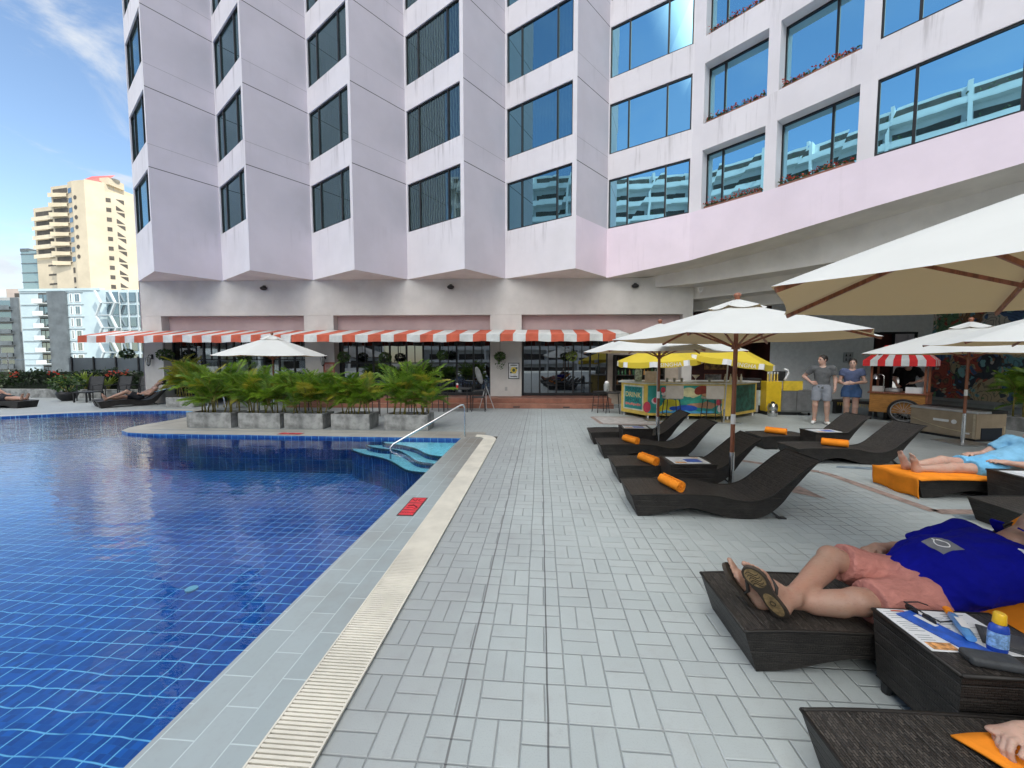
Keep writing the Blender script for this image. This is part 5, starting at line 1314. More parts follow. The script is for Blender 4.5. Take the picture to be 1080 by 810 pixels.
# rolled towels
RL = None
def towel(x, y, z, rz, label):
    global RL
    if RL is None:
        o = []; turns = 3.2; n_ = 80
        for i in range(n_+1):
            u = i/n_; a = turns*2*PI*u; r = .010+.052*u; o.append((r*math.cos(a), r*math.sin(a), .0115))
        mb = MB(); ny = 14; Lh = .165
        ins = [(x_*(1-w_/max(1e-3,math.hypot(x_,y_))), y_*(1-w_/max(1e-3,math.hypot(x_,y_)))) for x_, y_, w_ in o]
        def ring(j):
            y_ = -Lh+2*Lh*j/ny; k = 1+.05*math.sin(j*2.1)*.4
            return [(p[0]*k, y_+.006*math.sin(i*.7), p[1]*k) for i, p in enumerate(o)], [(p[0]*k, y_+.006*math.sin(i*.7), p[1]*k) for i, p in enumerate(ins)]
        for j in range(ny):
            a, ai = ring(j); b, bi = ring(j+1)
            for i in range(n_):
                mb.quad(a[i], b[i], b[i+1], a[i+1])
                if j == 0: mb.quad(a[i], a[i+1], ai[i+1], ai[i])
                if j == ny-1: mb.quad(b[i+1], b[i], bi[i], bi[i+1])
                mb.quad(ai[i], ai[i+1], bi[i+1], bi[i])
            mb.quad(a[-1], b[-1], bi[-1], ai[-1])
        RL = mb.build('rolled_towel', ORANGE, smooth='auto'); o_ = RL
    else: o_ = RL.copy(); col.objects.link(o_)
    o_.location = (x,y,z+.055); o_.rotation_euler = (0,0,rz); return tag(o_, label, 'towel', 'rolled orange towels')
towel(1.40,4.17,.24,R(17),'rolled orange towel on the nearest lounger of the left row'); towel(1.43,5.16,.24,R(22),'rolled orange towel on the second lounger of the left row, touching the menu table')
towel(1.49,6.42,.24,R(26),'rolled orange towel on the third lounger of the left row'); towel(4.66,6.40,.24,R(58),'rolled orange towel on the nearer lounger of the right hand pair'); towel(4.36,7.42,.24,R(48),'rolled orange towel on the farther lounger of the right hand pair')
# menus
PAPER = M('menu_paper', (.72,.74,.75), .35, var=.03); INK = M('grey_print', (.30,.33,.36), .5); BLUEP = M('blue_print', (.02,.10,.50), .35, var=.2, vs=20); ORP = M('orange_print', (.62,.30,.10), .4, var=.4, vs=60)
def menu(x, y, z, rz, w_, h_, label, seed):
    rr = random.Random(seed); t = thing('menu_card', (x,y,z), label, 'menu', rz); mb = MB(); mb.box(-w_/2,-h_/2,0,w_/2,h_/2,.004); mb.build('card', PAPER, t)
    mb = MB()
    for c in range(2):
        for k in range(9):
            x0 = -w_/2+.015+c*w_*.5; y0 = h_/2-.03-k*h_*.1; mb.box(x0,y0-.006,.0042,x0+w_*rr.uniform(.2,.42),y0,.0048)
    mb.build('text_line', INK, t); mb = MB(); mb.box(-w_*.1,-h_*.32,.0050,w_*.34,h_*.16,.0056); mb.build('blue_picture', BLUEP, t)
    mb = MB(); mb.box(-w_*.45,-h_*.46,.0050,-w_*.15,-h_*.28,.0056); mb.box(.2*w_,.3*h_,.005,.42*w_,.42*h_,.0056); mb.build('food_picture', ORP, t)
menu(1.78,4.745,TZ,R(4),.42,.30,'printed menu card with a blue picture on the table beside the central umbrella pole',1); menu(1.72,7.08,TZ,R(-3),.42,.28,'printed menu card on the far table of the left row',2); menu(4.86,6.94,TZ,R(5),.42,.28,'printed menu card on the table of the right hand lounger pair',3); menu(5.22,4.40,TZ,R(0),.40,.28,'printed menu card beside the sunbather with the orange towel',4)

# ------------------------------------------------------------------ things on the foreground table
tc = (1.865,1.735)
t = thing('printed_placemat', (1.82,1.79,TZ), 'large laminated menu sheet lying on the foreground table under the leaflets', 'menu', R(-1))
mb = MB(); mb.box(-.185,-.135,0,.21,.14,.004); mb.build('sheet', PAPER, t, bevel=.001)
mb = MB(); rr = random.Random(5)
for c in range(3):
    for k in range(16):
        x0 = -.17+c*.125; y0 = .12-k*.0145
        if rr.random() < .85: mb.box(x0,y0-.004,.0042,x0+rr.uniform(.05,.115),y0,.0046)
mb.build('text_line', INK, t); mb = MB(); mb.box(-.17,-.128,.0047,-.07,-.085,.0052); mb.box(-.04,-.128,.0047,.02,-.095,.0052); mb.build('food_picture', ORP, t)
mb = MB(); mb.box(-.13,.122,.0047,-.07,.132,.0052); mb.build('heading', RED, t)
t = thing('leaflet', (1.79,1.755,TZ+.006), 'bright blue leaflet lying across the menu sheet on the foreground table', 'leaflet', R(-72))
mb = MB(); mb.box(-.16,-.05,0,.16,.05,.003); mb.build('sheet', BLUEP, t); mb = MB(); mb.box(-.13,.01,.0032,-.05,.035,.0038); mb.build('pale_print', PAPER, t)
t = thing('lotion_tube', (1.885,1.80,TZ+.026), 'blue and white lotion tube with an orange cap lying on the leaflet', 'tube', R(62))
mb = MB(); mb.tube([(-.10,0,0),(-.06,0,0),(.02,0,0),(.09,0,-.006),(.115,0,-.008)], [.017,.020,.021,.016,.006], 14, sq=.8); mb.build('tube', M('tube_blue', (.10,.30,.62), .3), t, smooth='auto'); mb = MB(); mb.tube([(.119,0,-.008),(.152,0,-.008)], [.015,.015], 12, sq=.8); mb.build('cap', ORANGE, t); mb = MB(); mb.box(-.05,-.014,.0185,.03,.014,.0195); mb.build('label', WHITE, t)
t = thing('sunglasses', (1.80,1.885,TZ+.015), 'black sunglasses lying on the menu sheet of the foreground table', 'sunglasses', R(-80))
mb = MB(); mb.tube([(-.075,0,.012),(-.02,-.012,.016),(.0,-.014,.018),(.02,-.012,.016),(.075,0,.012)], .0035, 6)
mb.build('bridge', BLACK, t)
for sg in (-1,1):
    mb = MB(); mb.ball((.036*sg,-.008,.0), (.030,.006,.020), 14, 8); mb.build('lens', M('dark_lens', (.01,.01,.012), .08), t, smooth=True)
    mb = MB(); mb.tube([(.072*sg,0,.012),(.070*sg,.07,.010),(.066*sg,.12,-.008)], .003, 6); mb.build('temple', BLACK, t)
t = thing('sun_lotion_bottle', (1.90,1.675,TZ), 'blue sun lotion bottle with a yellow cap standing on the foreground table', 'bottle', R(-20)); t.scale = (.84,.84,.88)
BB = M('bottle_blue', (.02,.07,.42), .25, var=.05); mb = MB()
for k in range(1): mb.lathe([(.0,0),(.034,.0),(.038,.01),(.038,.085),(.034,.10),(.022,.108),(0,.108)], (0,0,0), 20); mb.xf(Matrix.Diagonal((1.0,.68,1.3,1)))
mb.build('body', BB, t, smooth='auto'); mb = MB(); mb.lathe([(.024,0),(.025,.003),(.023,.044),(.019,.05),(0,.05)], (0,0,.1412), 18); mb.build('cap', M('yellow_cap', (.82,.50,.02), .3), t, smooth='auto')
mb = MB(); mb.lathe([(.0386,.022),(.0386,.078)], (0,0,0), 24, cap=False); mb.xf(Matrix.Diagonal((1.0,.68,1.3,1))); mb.build('label', M('label_pale_blue', (.22,.40,.70), .3, var=.3, vs=60), t, smooth='auto')
t = thing('glasses_case', (1.80,1.60,TZ), 'dark grey zipped pouch lying at the near edge of the foreground table', 'pouch', R(-12))
PCH = M('grey_pouch', (.045,.05,.055), .6, var=.15, vs=30); mb = MB(); mb.box(-.085,-.04,.001,.085,.04,.036); mb.build('pouch', PCH, t, bevel=.014, bseg=4)
mb = MB(); mb.tube([(-.086,-.02,.020),(-.086,.0,.020),(-.086,.03,.020)], .003, 5); mb.tube([(.03,.041,.02),(-.06,.041,.02)], .0025, 5); mb.build('zip', CHAR, t)
t = thing('tablet', (2.04,1.70,TZ+.003), 'dark grey tablet case lying at the right of the lotion bottle', 'tablet', R(-38)); mb = MB(); mb.box(-.13,-.075,0,.13,.075,.010); mb.build('body', PCH, t, bevel=.004); mb = MB(); mb.box(-.115,-.06,.0102,.115,.06,.0112); mb.build('screen', M('tablet_screen', (.06,.065,.07), .15), t)
# draped towels
def cloth(name, fn, nu, nv, mat, label, thick=.008):
    mb = MB(); P = [[fn(i/nu, j/nv) for j in range(nv+1)] for i in range(nu+1)]
    K_ = lambda i, j: i*(nv+1)+j
    mb.add([P[i][j] for i in range(nu+1) for j in range(nv+1)], [(K_(i,j),K_(i+1,j),K_(i+1,j+1),K_(i,j+1)) for i in range(nu) for j in range(nv)])
    o = mb.build(name, mat, smooth=True); s_ = o.modifiers.new('Solidify', 'SOLIDIFY'); s_.thickness = thick; s_.offset = 1
    return tag(o, label, 'towel')
Tz = crom(LT, 6)
def ltop(x):
    for a, b in zip(Tz, Tz[1:]):
        if a.x <= x <= b.x: return a.y+(b.y-a.y)*(x-a.x)/(b.x-a.x+1e-9)
    return Tz[0].y if x < 0 else Tz[-1].y
def f1(u, v):    # orange towel hanging over the foot of the lounger
    s_ = -.24+u*1.95; y = l5[1]-.30+v*.60; wob = .006*math.sin(v*17+u*5)
    if s_ < 0: return (l5[0]-.02+.012*math.sin(v*11)+.02*s_*0-.004+(-s_)*.10, y+.004*math.sin(s_*30), .245+s_+.012*math.sin(v*9))
    e = max(0, abs(v-.5)*2-.93)
    return (l5[0]-.012+s_, y, ltop(s_)+.012+wob*.6-e*.4)
cloth('spread_towel', f1, 60, 24, ORANGE, 'bright orange towel under the bare legged sunbather, hanging over the lounger foot')
def f2(u, v):    # orange towel under the man, on the raised back of his lounger
    s_ = 1.16+u*.78; y = 2.23-.30+v*.60+.02*math.sin(u*7); xx = 1.04+s_
    z = ltop(min(s_,1.82))+.012+.008*math.sin(v*12+u*9)
    if s_ > 1.82: z = .627+.02*math.sin(v*8)+(s_-1.82)*.5
    e = max(0, abs(v-.5)*2-.80); return (xx, y, z-e*.30)
cloth('spread_towel', f2, 30, 20, ORANGE, 'orange towel on the raised back of the lounger under the man in the blue shirt')
def f3(u, v):
    x = .50+u*.95; y = 1.245+.175-v*.42+.012*math.sin(u*9); x += .10*(v-.5)*(1-u)+ (0 if u > .1 else .10*v)
    return (1.03+x, y, ltop(min(x,1.82))+.010+.008*math.sin(u*13+v*6)+.010*math.sin(u*5)*v)
cloth('spread_towel', f3, 30, 14, ORANGE, 'orange towel corner under the hand on the bottom right lounger')
cloth('spread_towel', lambda u, v: (-14.35+.75*u+.2*v*0+.35*(v-.5)*-.8, 12.55+.9*u*.9+.35*(v-.5)*.6, .30+.32*u+.01*math.sin(v*9)), 12, 10, M('pale_blue_towel', (.38,.58,.72), .9, var=.1), 'pale blue towel under the far left sunbather')
t = MB(); random.seed(3)
mb = MB(); mb.ball((0,0,0), (.10,.07,.035), 14, 8, jit=.14); o = mb.build('crumpled_cloth', WHITE, smooth=True); o.location = (4.92,3.95,.262); tag(o, 'crumpled white cloth on the empty lounger behind the man in blue', 'cloth')

# ------------------------------------------------------------------ drinks bar
bar = thing('drinks_bar', (3.9,11,0), 'angular yellow drinks bar with teal painted panels and a special offer sign', 'bar counter')
KA,KB,KC,KD = (2.39,11.55),(2.87,10.66),(5.08,10.66),(6.26,11.64)
YEL = M('bar_yellow', (.66,.47,.09), .5, var=.08); TEAL = M('bar_teal', (.02,.26,.235), .5, var=.12, vs=4); DTEAL = M('bar_dark_teal', (.02,.10,.075), .6, var=.4, vs=6)
body = [KA,KB,KC,KD,(6.0,12.2),(2.6,12.1)]
mb = MB(); mb.prism(body, .10, .955); mb.build('cabinet', YEL, bar, world=True)
mb = MB(); cx_, cy_ = 4.2,11.4; mb.prism([((x-cx_)*1.05+cx_, (y-cy_)*1.08+cy_) for x,y in body], .958, .995); mb.build('counter_top', M('bar_top', (.55,.56,.54), .3), bar, world=True, bevel=.006)
for q in (KA,KB,KC,KD,(4.0,10.7)):
    mb = MB(); mb.box((q[0]-4.2)*.95+4.2-.02,(q[1]-11.4)*.92+11.4-.02,0,(q[0]-4.2)*.95+4.2+.02,(q[1]-11.4)*.92+11.4+.02,.098); mb.build('foot', WHITE, bar, world=True)
def panel_fr(a, b):
    n_ = nrm(a,b); x = Vector((b[0]-a[0],b[1]-a[1],0)); return lambda d: frame_mat((a[0]+n_.x*d, a[1]+n_.y*d, 0), x, (0,0,1)), x.length
def shape(mb, M4, pts, th=.002, mi=0):
    st = len(mb.v); mb.prism(pts, 0, th, mi); mb.xf(M4, st)
def disc(cx, cy, rx, ry=None, n_=18): ry = ry or rx; return [(cx+rx*math.cos(2*PI*k/n_), cy+ry*math.sin(2*PI*k/n_)) for k in range(n_)]
rect = lambda x0,y0,x1,y1: [(x0,y0),(x1,y0),(x1,y1),(x0,y1)]
FA, LA = panel_fr(KA,KB); FB, LBn = panel_fr(KB,KC); FC, LC = panel_fr(KC,KD)
mb = MB(); shape(mb, FA(.003), rect(.10,.20,LA-.10,.90)); sg_ = mb.build('sign_panel', M('sign_pale', (.62,.62,.48), .5), bar, world=True)
mb = MB(); shape(mb, FA(.007), rect(.15,.24,LA-.15,.86)); mb.build('sign_teal', TEAL, sg_, world=True)
def put(txt, z, size, mat, name='lettering', sx=1):
    mb = text_mb(txt, size, .001); mb.xf(Matrix.Diagonal((sx,1,1,1))); mb.xf(FA(.012) @ Matrix.Translation((LA/2, z, 0))); mb.build(name, mat, sg_, world=True)
INKD = M('sign_dark', (.01,.06,.07), .5); INKY = M('sign_yellow', (.80,.60,.22), .5); INKR = M('sign_red', (.70,.20,.16), .5)
put('SPRINGS', .77, .175, INKD, sx=.92); put('DRINK', .625, .20, INKY, sx=1.05); put('SPECIAL', .475, .165, INKD, sx=.95)
mb = MB()
for k in range(8): shape(mb, FA(.009), rect(.20+.078*k,.325+.012*(k%2),.262+.078*k,.40-.01*(k%3)))
mb.build('red_line', INKR, sg_, world=True)
mb = MB(); shape(mb, FB(.003), rect(.04,.17,LBn-.22,.92)); mu = mb.build('painted_panel', TEAL, bar, world=True)
def art(mat, shapes, d=.006):
    for i, s_ in enumerate(shapes): mb = MB(); shape(mb, FB(d+.0006*i), s_); mb.build('painted_shape', mat, mu, world=True)
art(M('art_cream', (.62,.60,.36), .6), [disc(1.12,.74,.20,.13), disc(.92,.70,.12,.09), disc(1.28,.66,.14,.08)])
art(M('art_hair', (.22,.03,.02), .6), [disc(1.48,.80,.21,.12), disc(1.36,.76,.1,.09), disc(1.60,.72,.12,.08)], .008)
art(M('art_skin', (.45,.25,.15), .6), [[(1.42,.62),(1.58,.60),(1.70,.66),(1.62,.72),(1.48,.70)], [(1.0,.36),(1.72,.30),(1.9,.42),(1.55,.50),(1.2,.46)]], .011)
art(M('art_teal_light', (.04,.34,.27), .6), [[(.85,.44),(1.42,.66),(1.72,.60),(1.50,.46),(1.0,.42)]], .014)
art(M('art_blue', (.012,.08,.46), .5), [disc(1.05,.31,.30,.085), disc(.75,.30,.14,.06)], .017)
art(M('art_wave', (.08,.40,.66), .5), [[(.3,.17),(1.75,.17),(1.78,.22),(1.7,.25),(1.6,.22),(1.5,.25),(1.4,.22),(1.28,.25),(1.15,.22),(1.05,.25),(.9,.22),(.78,.26),(.65,.22),(.52,.26),(.4,.22)]], .020)
art(M('art_lemon', (.62,.55,.02), .5), [disc(.62,.38,.20,.19), disc(.50,.28,.16,.13), disc(.80,.42,.08,.12)], .010)
art(M('art_red', (.52,.05,.09), .5), [disc(.02,.33,.10,.15), disc(.24,.52,.06,.07), disc(.44,.80,.06,.08), disc(1.9,.48,.07,.09)], .013)
art(M('art_pale', (.62,.58,.60), .5), [disc(.25,.50,.11,.09), disc(.47,.70,.07,.06), disc(1.93,.30,.06,.1)], .008)
mb = MB(); shape(mb, FC(.003), rect(.06,.18,LC-.1,.92)); mb.build('dark_panel', DTEAL, bar, world=True)
# things on the bar
def small(name, loc, mb, mat, label, cat, group=None, smooth='auto'):
    o = mb.build(name, mat, smooth=smooth); o.location = loc; return tag(o, label, cat, group)
mb = MB(); mb.add([(-.16,0,0),(.16,0,0),(.19,.10,.30),(-.13,.10,.30),(-.16,.03,0),(.16,.03,0),(.19,.12,.29),(-.13,.12,.29)], [(0,1,2,3),(7,6,5,4),(0,4,5,1),(1,5,6,2),(2,6,7,3),(3,7,4,0)]); small('price_board', (3.05,10.9,.996), mb, M('pink_sheet', (.62,.56,.64), .5), 'tilted pale pink price board on the left of the bar top', 'sign')
mb = MB(); mb.box(-.10,0,0,.10,.02,.34); small('price_board', (2.80,11.25,.996), mb, M('green_white', (.45,.55,.52), .5, var=.4, vs=16), 'upright pale green card behind the tilted price board', 'sign')
mb = MB(); mb.lathe([(.05,0),(.01,.01),(.008,.10),(.10,.20),(.102,.202)], (0,0,0), 16); small('cocktail_glass', (4.25,10.9,.996), mb, WHITE, 'white cocktail glass standing in the middle of the bar top', 'glass')
BOT = M('bottle_pale', (.62,.60,.55), .3); 
for k, x in enumerate((5.08,5.22,5.38,5.50)):
    mb = MB(); mb.lathe([(.032,0),(.032,.13),(.013,.18),(.013,.23)], (0,0,0), 12); small('bottle', (x,11.0,.996), mb, [BOT,WHITE][k%2], ('leftmost','second from left','third from left','rightmost')[k]+' of the four pale bottles at the right end of the bar top', 'bottle', 'pale bottles on the bar')
for k, x in enumerate((3.55,3.75,3.95,4.7)):
    mb = MB(); mb.lathe([(.03,0),(.038,.11),(.036,.11),(.028,.01)], (0,0,0), 12); small('tumbler', (x,11.1,.996), mb, M('cloudy_glass', (.3,.32,.31), .1), ('leftmost small tumbler behind the pink price board','second small tumbler along the bar top','third small tumbler left of the cocktail glass','small tumbler right of the cocktail glass')[k], 'glass', 'small tumblers on the bar')
sh = thing('bottle_shelf', (3.4,13.9,0), 'dark shelf unit crowded with bottles behind the drinks bar', 'shelf')
mb = MB(); mb.box(2.62,13.75,.5,2.66,14.1,1.75); mb.box(4.28,13.75,.5,4.32,14.1,1.75)
for z in (.72,1.06,1.40,1.75): mb.box(2.661,13.74,z,4.279,14.1,z+.03)
mb.box(2.6,14.06,.5,4.35,14.12,1.8); mb.build('rack', DARKIN, sh, world=True)
bm_ = [M('bottle_brown', (.16,.07,.02), .15), M('bottle_green', (.03,.10,.04), .15), M('bottle_clear', (.35,.36,.34), .1), M('bottle_amber', (.38,.20,.05), .15)]
for z in (.75,1.09,1.43):
    for k in range(12):
        x = 2.74+k*.13+random.uniform(-.02,.02); h_ = random.uniform(.17,.26); mb = MB(); mb.lathe([(.033,0),(.033,h_*.6),(.012,h_*.8),(.012,h_)], (x,13.86,z), 8)
        tag(mb.build('bottle', random.choice(bm_), smooth='auto'), ('bottle on the lowest shelf behind the drinks bar','bottle on the middle shelf behind the drinks bar','bottle on the highest shelf behind the drinks bar')[(.75,1.09,1.43).index(z)], 'bottle', 'bottles on the dark shelf, row '+('one','two','three')[(.75,1.09,1.43).index(z)])
# stools
def stool(loc, rz, mseat, back, label, group):
    t = thing('bar_stool', loc, label, 'bar stool', rz, group=group)
    for sx in (-1,1):
        for sy in (-1,1): mb = MB(); mb.tube([(sx*.15,sy*.14,.60),(sx*.20,sy*.18,0)], .012, 8); mb.build('leg', BLACK, t)
    mb = MB(); 
    for a, b in (((-.19,-.17),(.19,-.17)),((.19,-.17),(.19,.17)),((.19,.17),(-.19,.17)),((-.19,.17),(-.19,-.17))): mb.tube([(*a,.2),(*b,.2)], .008, 6)
    mb.build('foot_ring', BLACK, t); mb = MB(); mb.box(-.20,-.18,.60,.20,.18,.65); mb.build('seat', mseat, t, bevel=.015)
    if back:
        mb = MB(); mb.box(-.22,-.215,.62,.22,-.185,.96); mb.build('backrest', mseat, t, bevel=.012)
    return t
SEAT = M('taupe_upholstery', (.34,.31,.27), .7, var=.06, bs=.1)
stool((3.42,10.28,0), 0, SEAT, True, 'bar stool with a pale taupe backrest, left one at the front of the bar', 'taupe bar stools'); stool((4.42,10.28,0), 0, SEAT, True, 'bar stool with a pale taupe backrest, right one near the tilted yellow parasol', 'taupe bar stools')
stool((1.86,12.0,0), R(20), BLACK, False, 'black backless stool nearest the terracotta steps', 'black stools'); stool((2.2,11.85,0), R(-10), BLACK, False, 'black backless stool touching the left end of the bar', 'black stools')
t = thing('glass_dispenser', (2.02,11.92,.652), 'pale drinks dispenser jar standing on the black stools', 'dispenser'); mb = MB(); mb.lathe([(.08,0),(.09,.02),(.09,.22),(.06,.25)], (0,0,0), 14); mb.build('jar', M('jar_glass', (.35,.37,.36), .15), t, smooth='auto'); mb = MB(); mb.lathe([(.065,.252),(.06,.29),(.02,.32)], (0,0,0), 12); mb.build('lid', WHITE, t); mb = MB(); mb.box(-.012,-.13,.04,.012,-.09,.06); mb.build('tap', BLACK, t)
# drinks machine, beer counter, keg, steel cart
t = thing('drinks_machine', (6.42,12.25,0), 'grey cabinet with a black drinks machine on top, right of the bar', 'drinks machine')
mb = MB(); mb.box(-.22,-.22,.04,.12,.22,.70); mb.build('cabinet', GREY, t, bevel=.01); mb = MB(); mb.box(.121,-.2,.25,.24,.2,.70); mb.build('side_panel', M('pale_blue_panel', (.42,.52,.55), .4), t); mb = MB(); mb.box(-.2,-.2,.705,.2,.2,1.06); mb.box(-.17,-.24,.76,.17,-.201,.82); mb.build('machine', BLACK, t, bevel=.015); mb = MB(); mb.box(.121,-.2,.04,.24,.2,.245); mb.build('plinth', BLACK, t)
t = thing('beer_counter', (6.85,11.95,0), 'yellow draught beer counter with white tap handles', 'beer counter')
mb = MB(); mb.box(-.25,-.2,.10,.18,.25,.98); mb.build('cabinet', M('strong_yellow', (.66,.45,.02), .4, var=.06), t, bevel=.01); mb = MB(); mb.box(.2,-.25,.72,.72,-.2,1.0); mb.build('front_sign', M('strong_yellow_sign', (.70,.50,.04), .4), t); 
for k in range(4):
    mb = MB(); mb.tube([(-.17+.09*k,-.1,.98),(-.17+.09*k,-.1,1.20)], .022, 8); o = mb.build('tap', YEL, t); mb = MB(); mb.tube([(-.17+.09*k,-.1,1.202),(-.17+.09*k,-.12,1.25)], [.02,.028], 8); mb.build('handle', WHITE, o)
mb = MB(); mb.box(.1,-.15,1.0,.3,.15,1.28); mb.build('black_dispenser', BLACK, t, bevel=.02); mb = MB(); mb.tube([(.26,-.17,1.02),(.30,-.17,1.10),(.36,-.17,1.22),(.33,-.17,1.32),(.24,-.17,1.34)], .03, 8); mb.build('white_hose', WHITE, t, smooth=True); mb = MB(); mb.box(-.25,-.2,0,.7,.25,.098); mb.build('plinth', BLACK, t)
t = thing('beer_keg', (6.62,11.45,0), 'small steel beer keg standing on the deck before the drinks machine', 'keg'); mb = MB(); mb.lathe([(.09,0),(.12,.01),(.12,.05),(.13,.08),(.13,.13),(.12,.16),(.12,.21),(.13,.24),(.13,.29),(.11,.34),(.1,.37),(.08,.37)], (0,0,0), 20); mb.build('barrel', STEEL, t, smooth='auto'); mb = MB(); mb.lathe([(.05,.371),(.05,.41),(.02,.43)], (0,0,0), 10); mb.build('valve', BLACK, t)
t = thing('steel_cart', (7.45,11.95,0), 'grey stainless steel serving cart on castors beside the yellow beer counter', 'cart', R(-4))
mb = MB(); mb.box(-.42,-.25,.09,.42,.3,.74); mb.build('cabinet', M('dull_steel', (.33,.335,.33), .35, .9, var=.15, vs=3), t, bevel=.012); mb = MB(); mb.box(-.40,-.262,.14,-.03,-.252,.70); mb.build('door', GALV, t); mb = MB(); mb.box(.0,-.262,.14,.40,-.252,.70); mb.build('door', GALV, t)
for sx in (-1,1):
    for sy in (-1,1): mb = MB(); mb.lathe([(.04,-.015),(.04,.015)], (0,0,0), 12); mb.xf(Matrix.Translation((sx*.36,.02+sy*.22,.04)) @ Euler((0,R(90),0)).to_matrix().to_4x4()); mb.build('castor', BLACK, t)
# food cart
fc = thing('food_cart', (9.23,10.68,0), 'wooden food cart with spoked wheels and a red and white striped canopy', 'food cart', R(-48))
mb = MB(); mb.box(-.52,0,.22,.52,.9,.72); mb.build('body', WOODO, fc, bevel=.01); mb = MB(); mb.box(.522,.005,.10,.56,.9,.74); mb.build('side_board', WOODR, fc); mb = MB(); mb.box(-.56,-.03,.722,.58,.95,.755); mb.build('counter', WOODR, fc, bevel=.006)
for x in (-.5,.5):
    for y in (.03,.87): mb = MB(); mb.bar((x,y,.757),(x,y,1.58), .045, .045); mb.build('post', WOODR, fc)
    mb = MB(); mb.bar((x,.12,0),(x,.12,.22), .06, .06); mb.bar((x,.8,0),(x,.8,.22),.06,.06); mb.build('leg', CHAR, fc)
def wheel(x, y):
    mb = MB(); r = .29; ring = [(x+r*math.cos(a), y, .29+r*math.sin(a)) for a in np.linspace(0,2*PI,33)]; mb.tube(ring, .026, 8); w_ = mb.build('wheel', BLACK, fc, smooth='auto')
    mb = MB(); r2 = .25; mb.tube([(x+r2*math.cos(a), y, .29+r2*math.sin(a)) for a in np.linspace(0,2*PI,33)], .012, 6)
    for k in range(16): a = 2*PI*k/16; mb.tube([(x+.03*math.cos(a+.5), y, .29+.03*math.sin(a+.5)),(x+r2*math.cos(a), y, .29+r2*math.sin(a))], .004, 4)
    mb.lathe([(.035,-.04),(.035,.04)], (x,0,0), 10) if False else None
    mb.build('spoke', SILVER, w_)
wheel(.16,-.045); wheel(.16,.95)
RED2 = stripe_mat('canopy_red', (.58,.02,.022)); 
mb = MB(); ex, ey0, ey1, ze_, zr = .66,-.18,1.08,1.60,2.0; rx, ry0, ry1 = .30,.30,.60
def face_strip(a0, a1, b0, b1, n_):
    for i in range(n_):
        L_ = lambda p, q, t_: tuple(p[k]+(q[k]-p[k])*t_ for k in range(3)); u0, u1 = i/n_, (i+1)/n_; e0, e1 = L_(a0,a1,u0), L_(a0,a1,u1)
        mb.quad(e0, e1, L_(b0,b1,u1), L_(b0,b1,u0), i%2); o = .012
        cx_, cy_ = (e0[0]+e1[0])/2, (e0[1]+e1[1])/2
        mb.quad((e0[0],e0[1],e0[2]-.15),(e1[0],e1[1],e1[2]-.15),e1,e0, i%2)
face_strip((-ex,ey0,ze_),(ex,ey0,ze_),(-rx,ry0,zr),(rx,ry0,zr),9); face_strip((ex,ey0,ze_),(ex,ey1,ze_),(rx,ry0,zr),(rx,ry1,zr),7); face_strip((ex,ey1,ze_),(-ex,ey1,ze_),(rx,ry1,zr),(-rx,ry1,zr),9); face_strip((-ex,ey1,ze_),(-ex,ey0,ze_),(-rx,ry1,zr),(-rx,ry0,zr),7)
mb.quad((-rx,ry0,zr),(rx,ry0,zr),(rx,ry1,zr),(-rx,ry1,zr), 0); mb.build('striped_canopy', [RED2, WHT], fc)
fm = fc.matrix_basis
def on_cart(name, x, y, mb, mat, label, cat): o = mb.build(name, mat, smooth='auto'); o.location = fm @ Vector((x,y,.757)); o.rotation_euler = (0,0,R(-48)); return tag(o, label, cat)
mb = MB(); mb.lathe([(.15,0),(.17,.02),(.17,.09),(.14,.10),(.0,.115)], (0,0,0), 20); on_cart('cooking_plate', -.10, .35, mb, SILVER, 'round steel hotplate on the counter of the food cart', 'hotplate')
mb = MB(); mb.tube([(0,0,0),(0,0,.42),(-.06,0,.47),(-.14,0,.45)], .012, 8); mb.lathe([(.03,.06),(.09,-.08)], (-.16,0,.42), 14); on_cart('heat_lamp', -.28, .2, mb, STEEL, 'bent steel heat lamp on the left of the food cart counter', 'lamp')
mb = MB(); mb.box(-.15,-.1,0,.15,.1,.15); on_cart('white_container', .30, .18, mb, WHITE, 'white container at the near corner post of the food cart', 'container')
mb = MB(); mb.box(-.12,-.1,0,.12,.1,.14); on_cart('cream_box', -.42, .40, mb, CREAM, 'cream box at the far left end of the food cart counter', 'box')
# chest freezer
fz_ = thing('chest_freezer', (8.5,8.10,0), 'tan chest freezer with a black vent panel and pale sliding lid, behind the umbrella pole', 'freezer', R(9.5))
TAN = M('freezer_tan', (.37,.29,.20), .35, .2, var=.06); mb = MB(); mb.box(0,0,.05,.66,1.16,.55); mb.build('cabinet', TAN, fz_, bevel=.012)
mb = MB(); mb.box(-.012,-.012,.552,.30,1.17,.60); mb.build('lid', SILVER, fz_, bevel=.008); mb = MB(); mb.box(.305,-.012,.552,.672,1.17,.61); mb.build('lid', BLACK, fz_, bevel=.008); mb = MB(); mb.box(.10,-.010,.05,.56,-.001,.27); mb.build('vent_panel', M('navy_vent', (.012,.018,.03), .5), fz_); mb = MB(); mb.box(.03,.03,0,.63,1.13,.048); mb.build('plinth', BLACK, fz_)
mb = MB(); mb.box(-.008,.02,.06,-.001,.055,.54); mb.box(.60,-.0095,.05,.63,-.001,.30); mb.build('trim_strip', M('pale_gold', (.55,.47,.34), .3, .4), fz_)
mb = MB(); 
for k in range(14): a = k/13; mb.tube([(-.004,1.12-1.05*a,.33-.16*math.sin(a*1.8)),(-.004,1.12-1.05*(a+1/13),.33-.16*math.sin((a+1/13)*1.8))], .010, 5) if k < 13 else None
mb.build('swoosh', M('gold_swoosh', (.50,.42,.27), .3, .4), fz_)
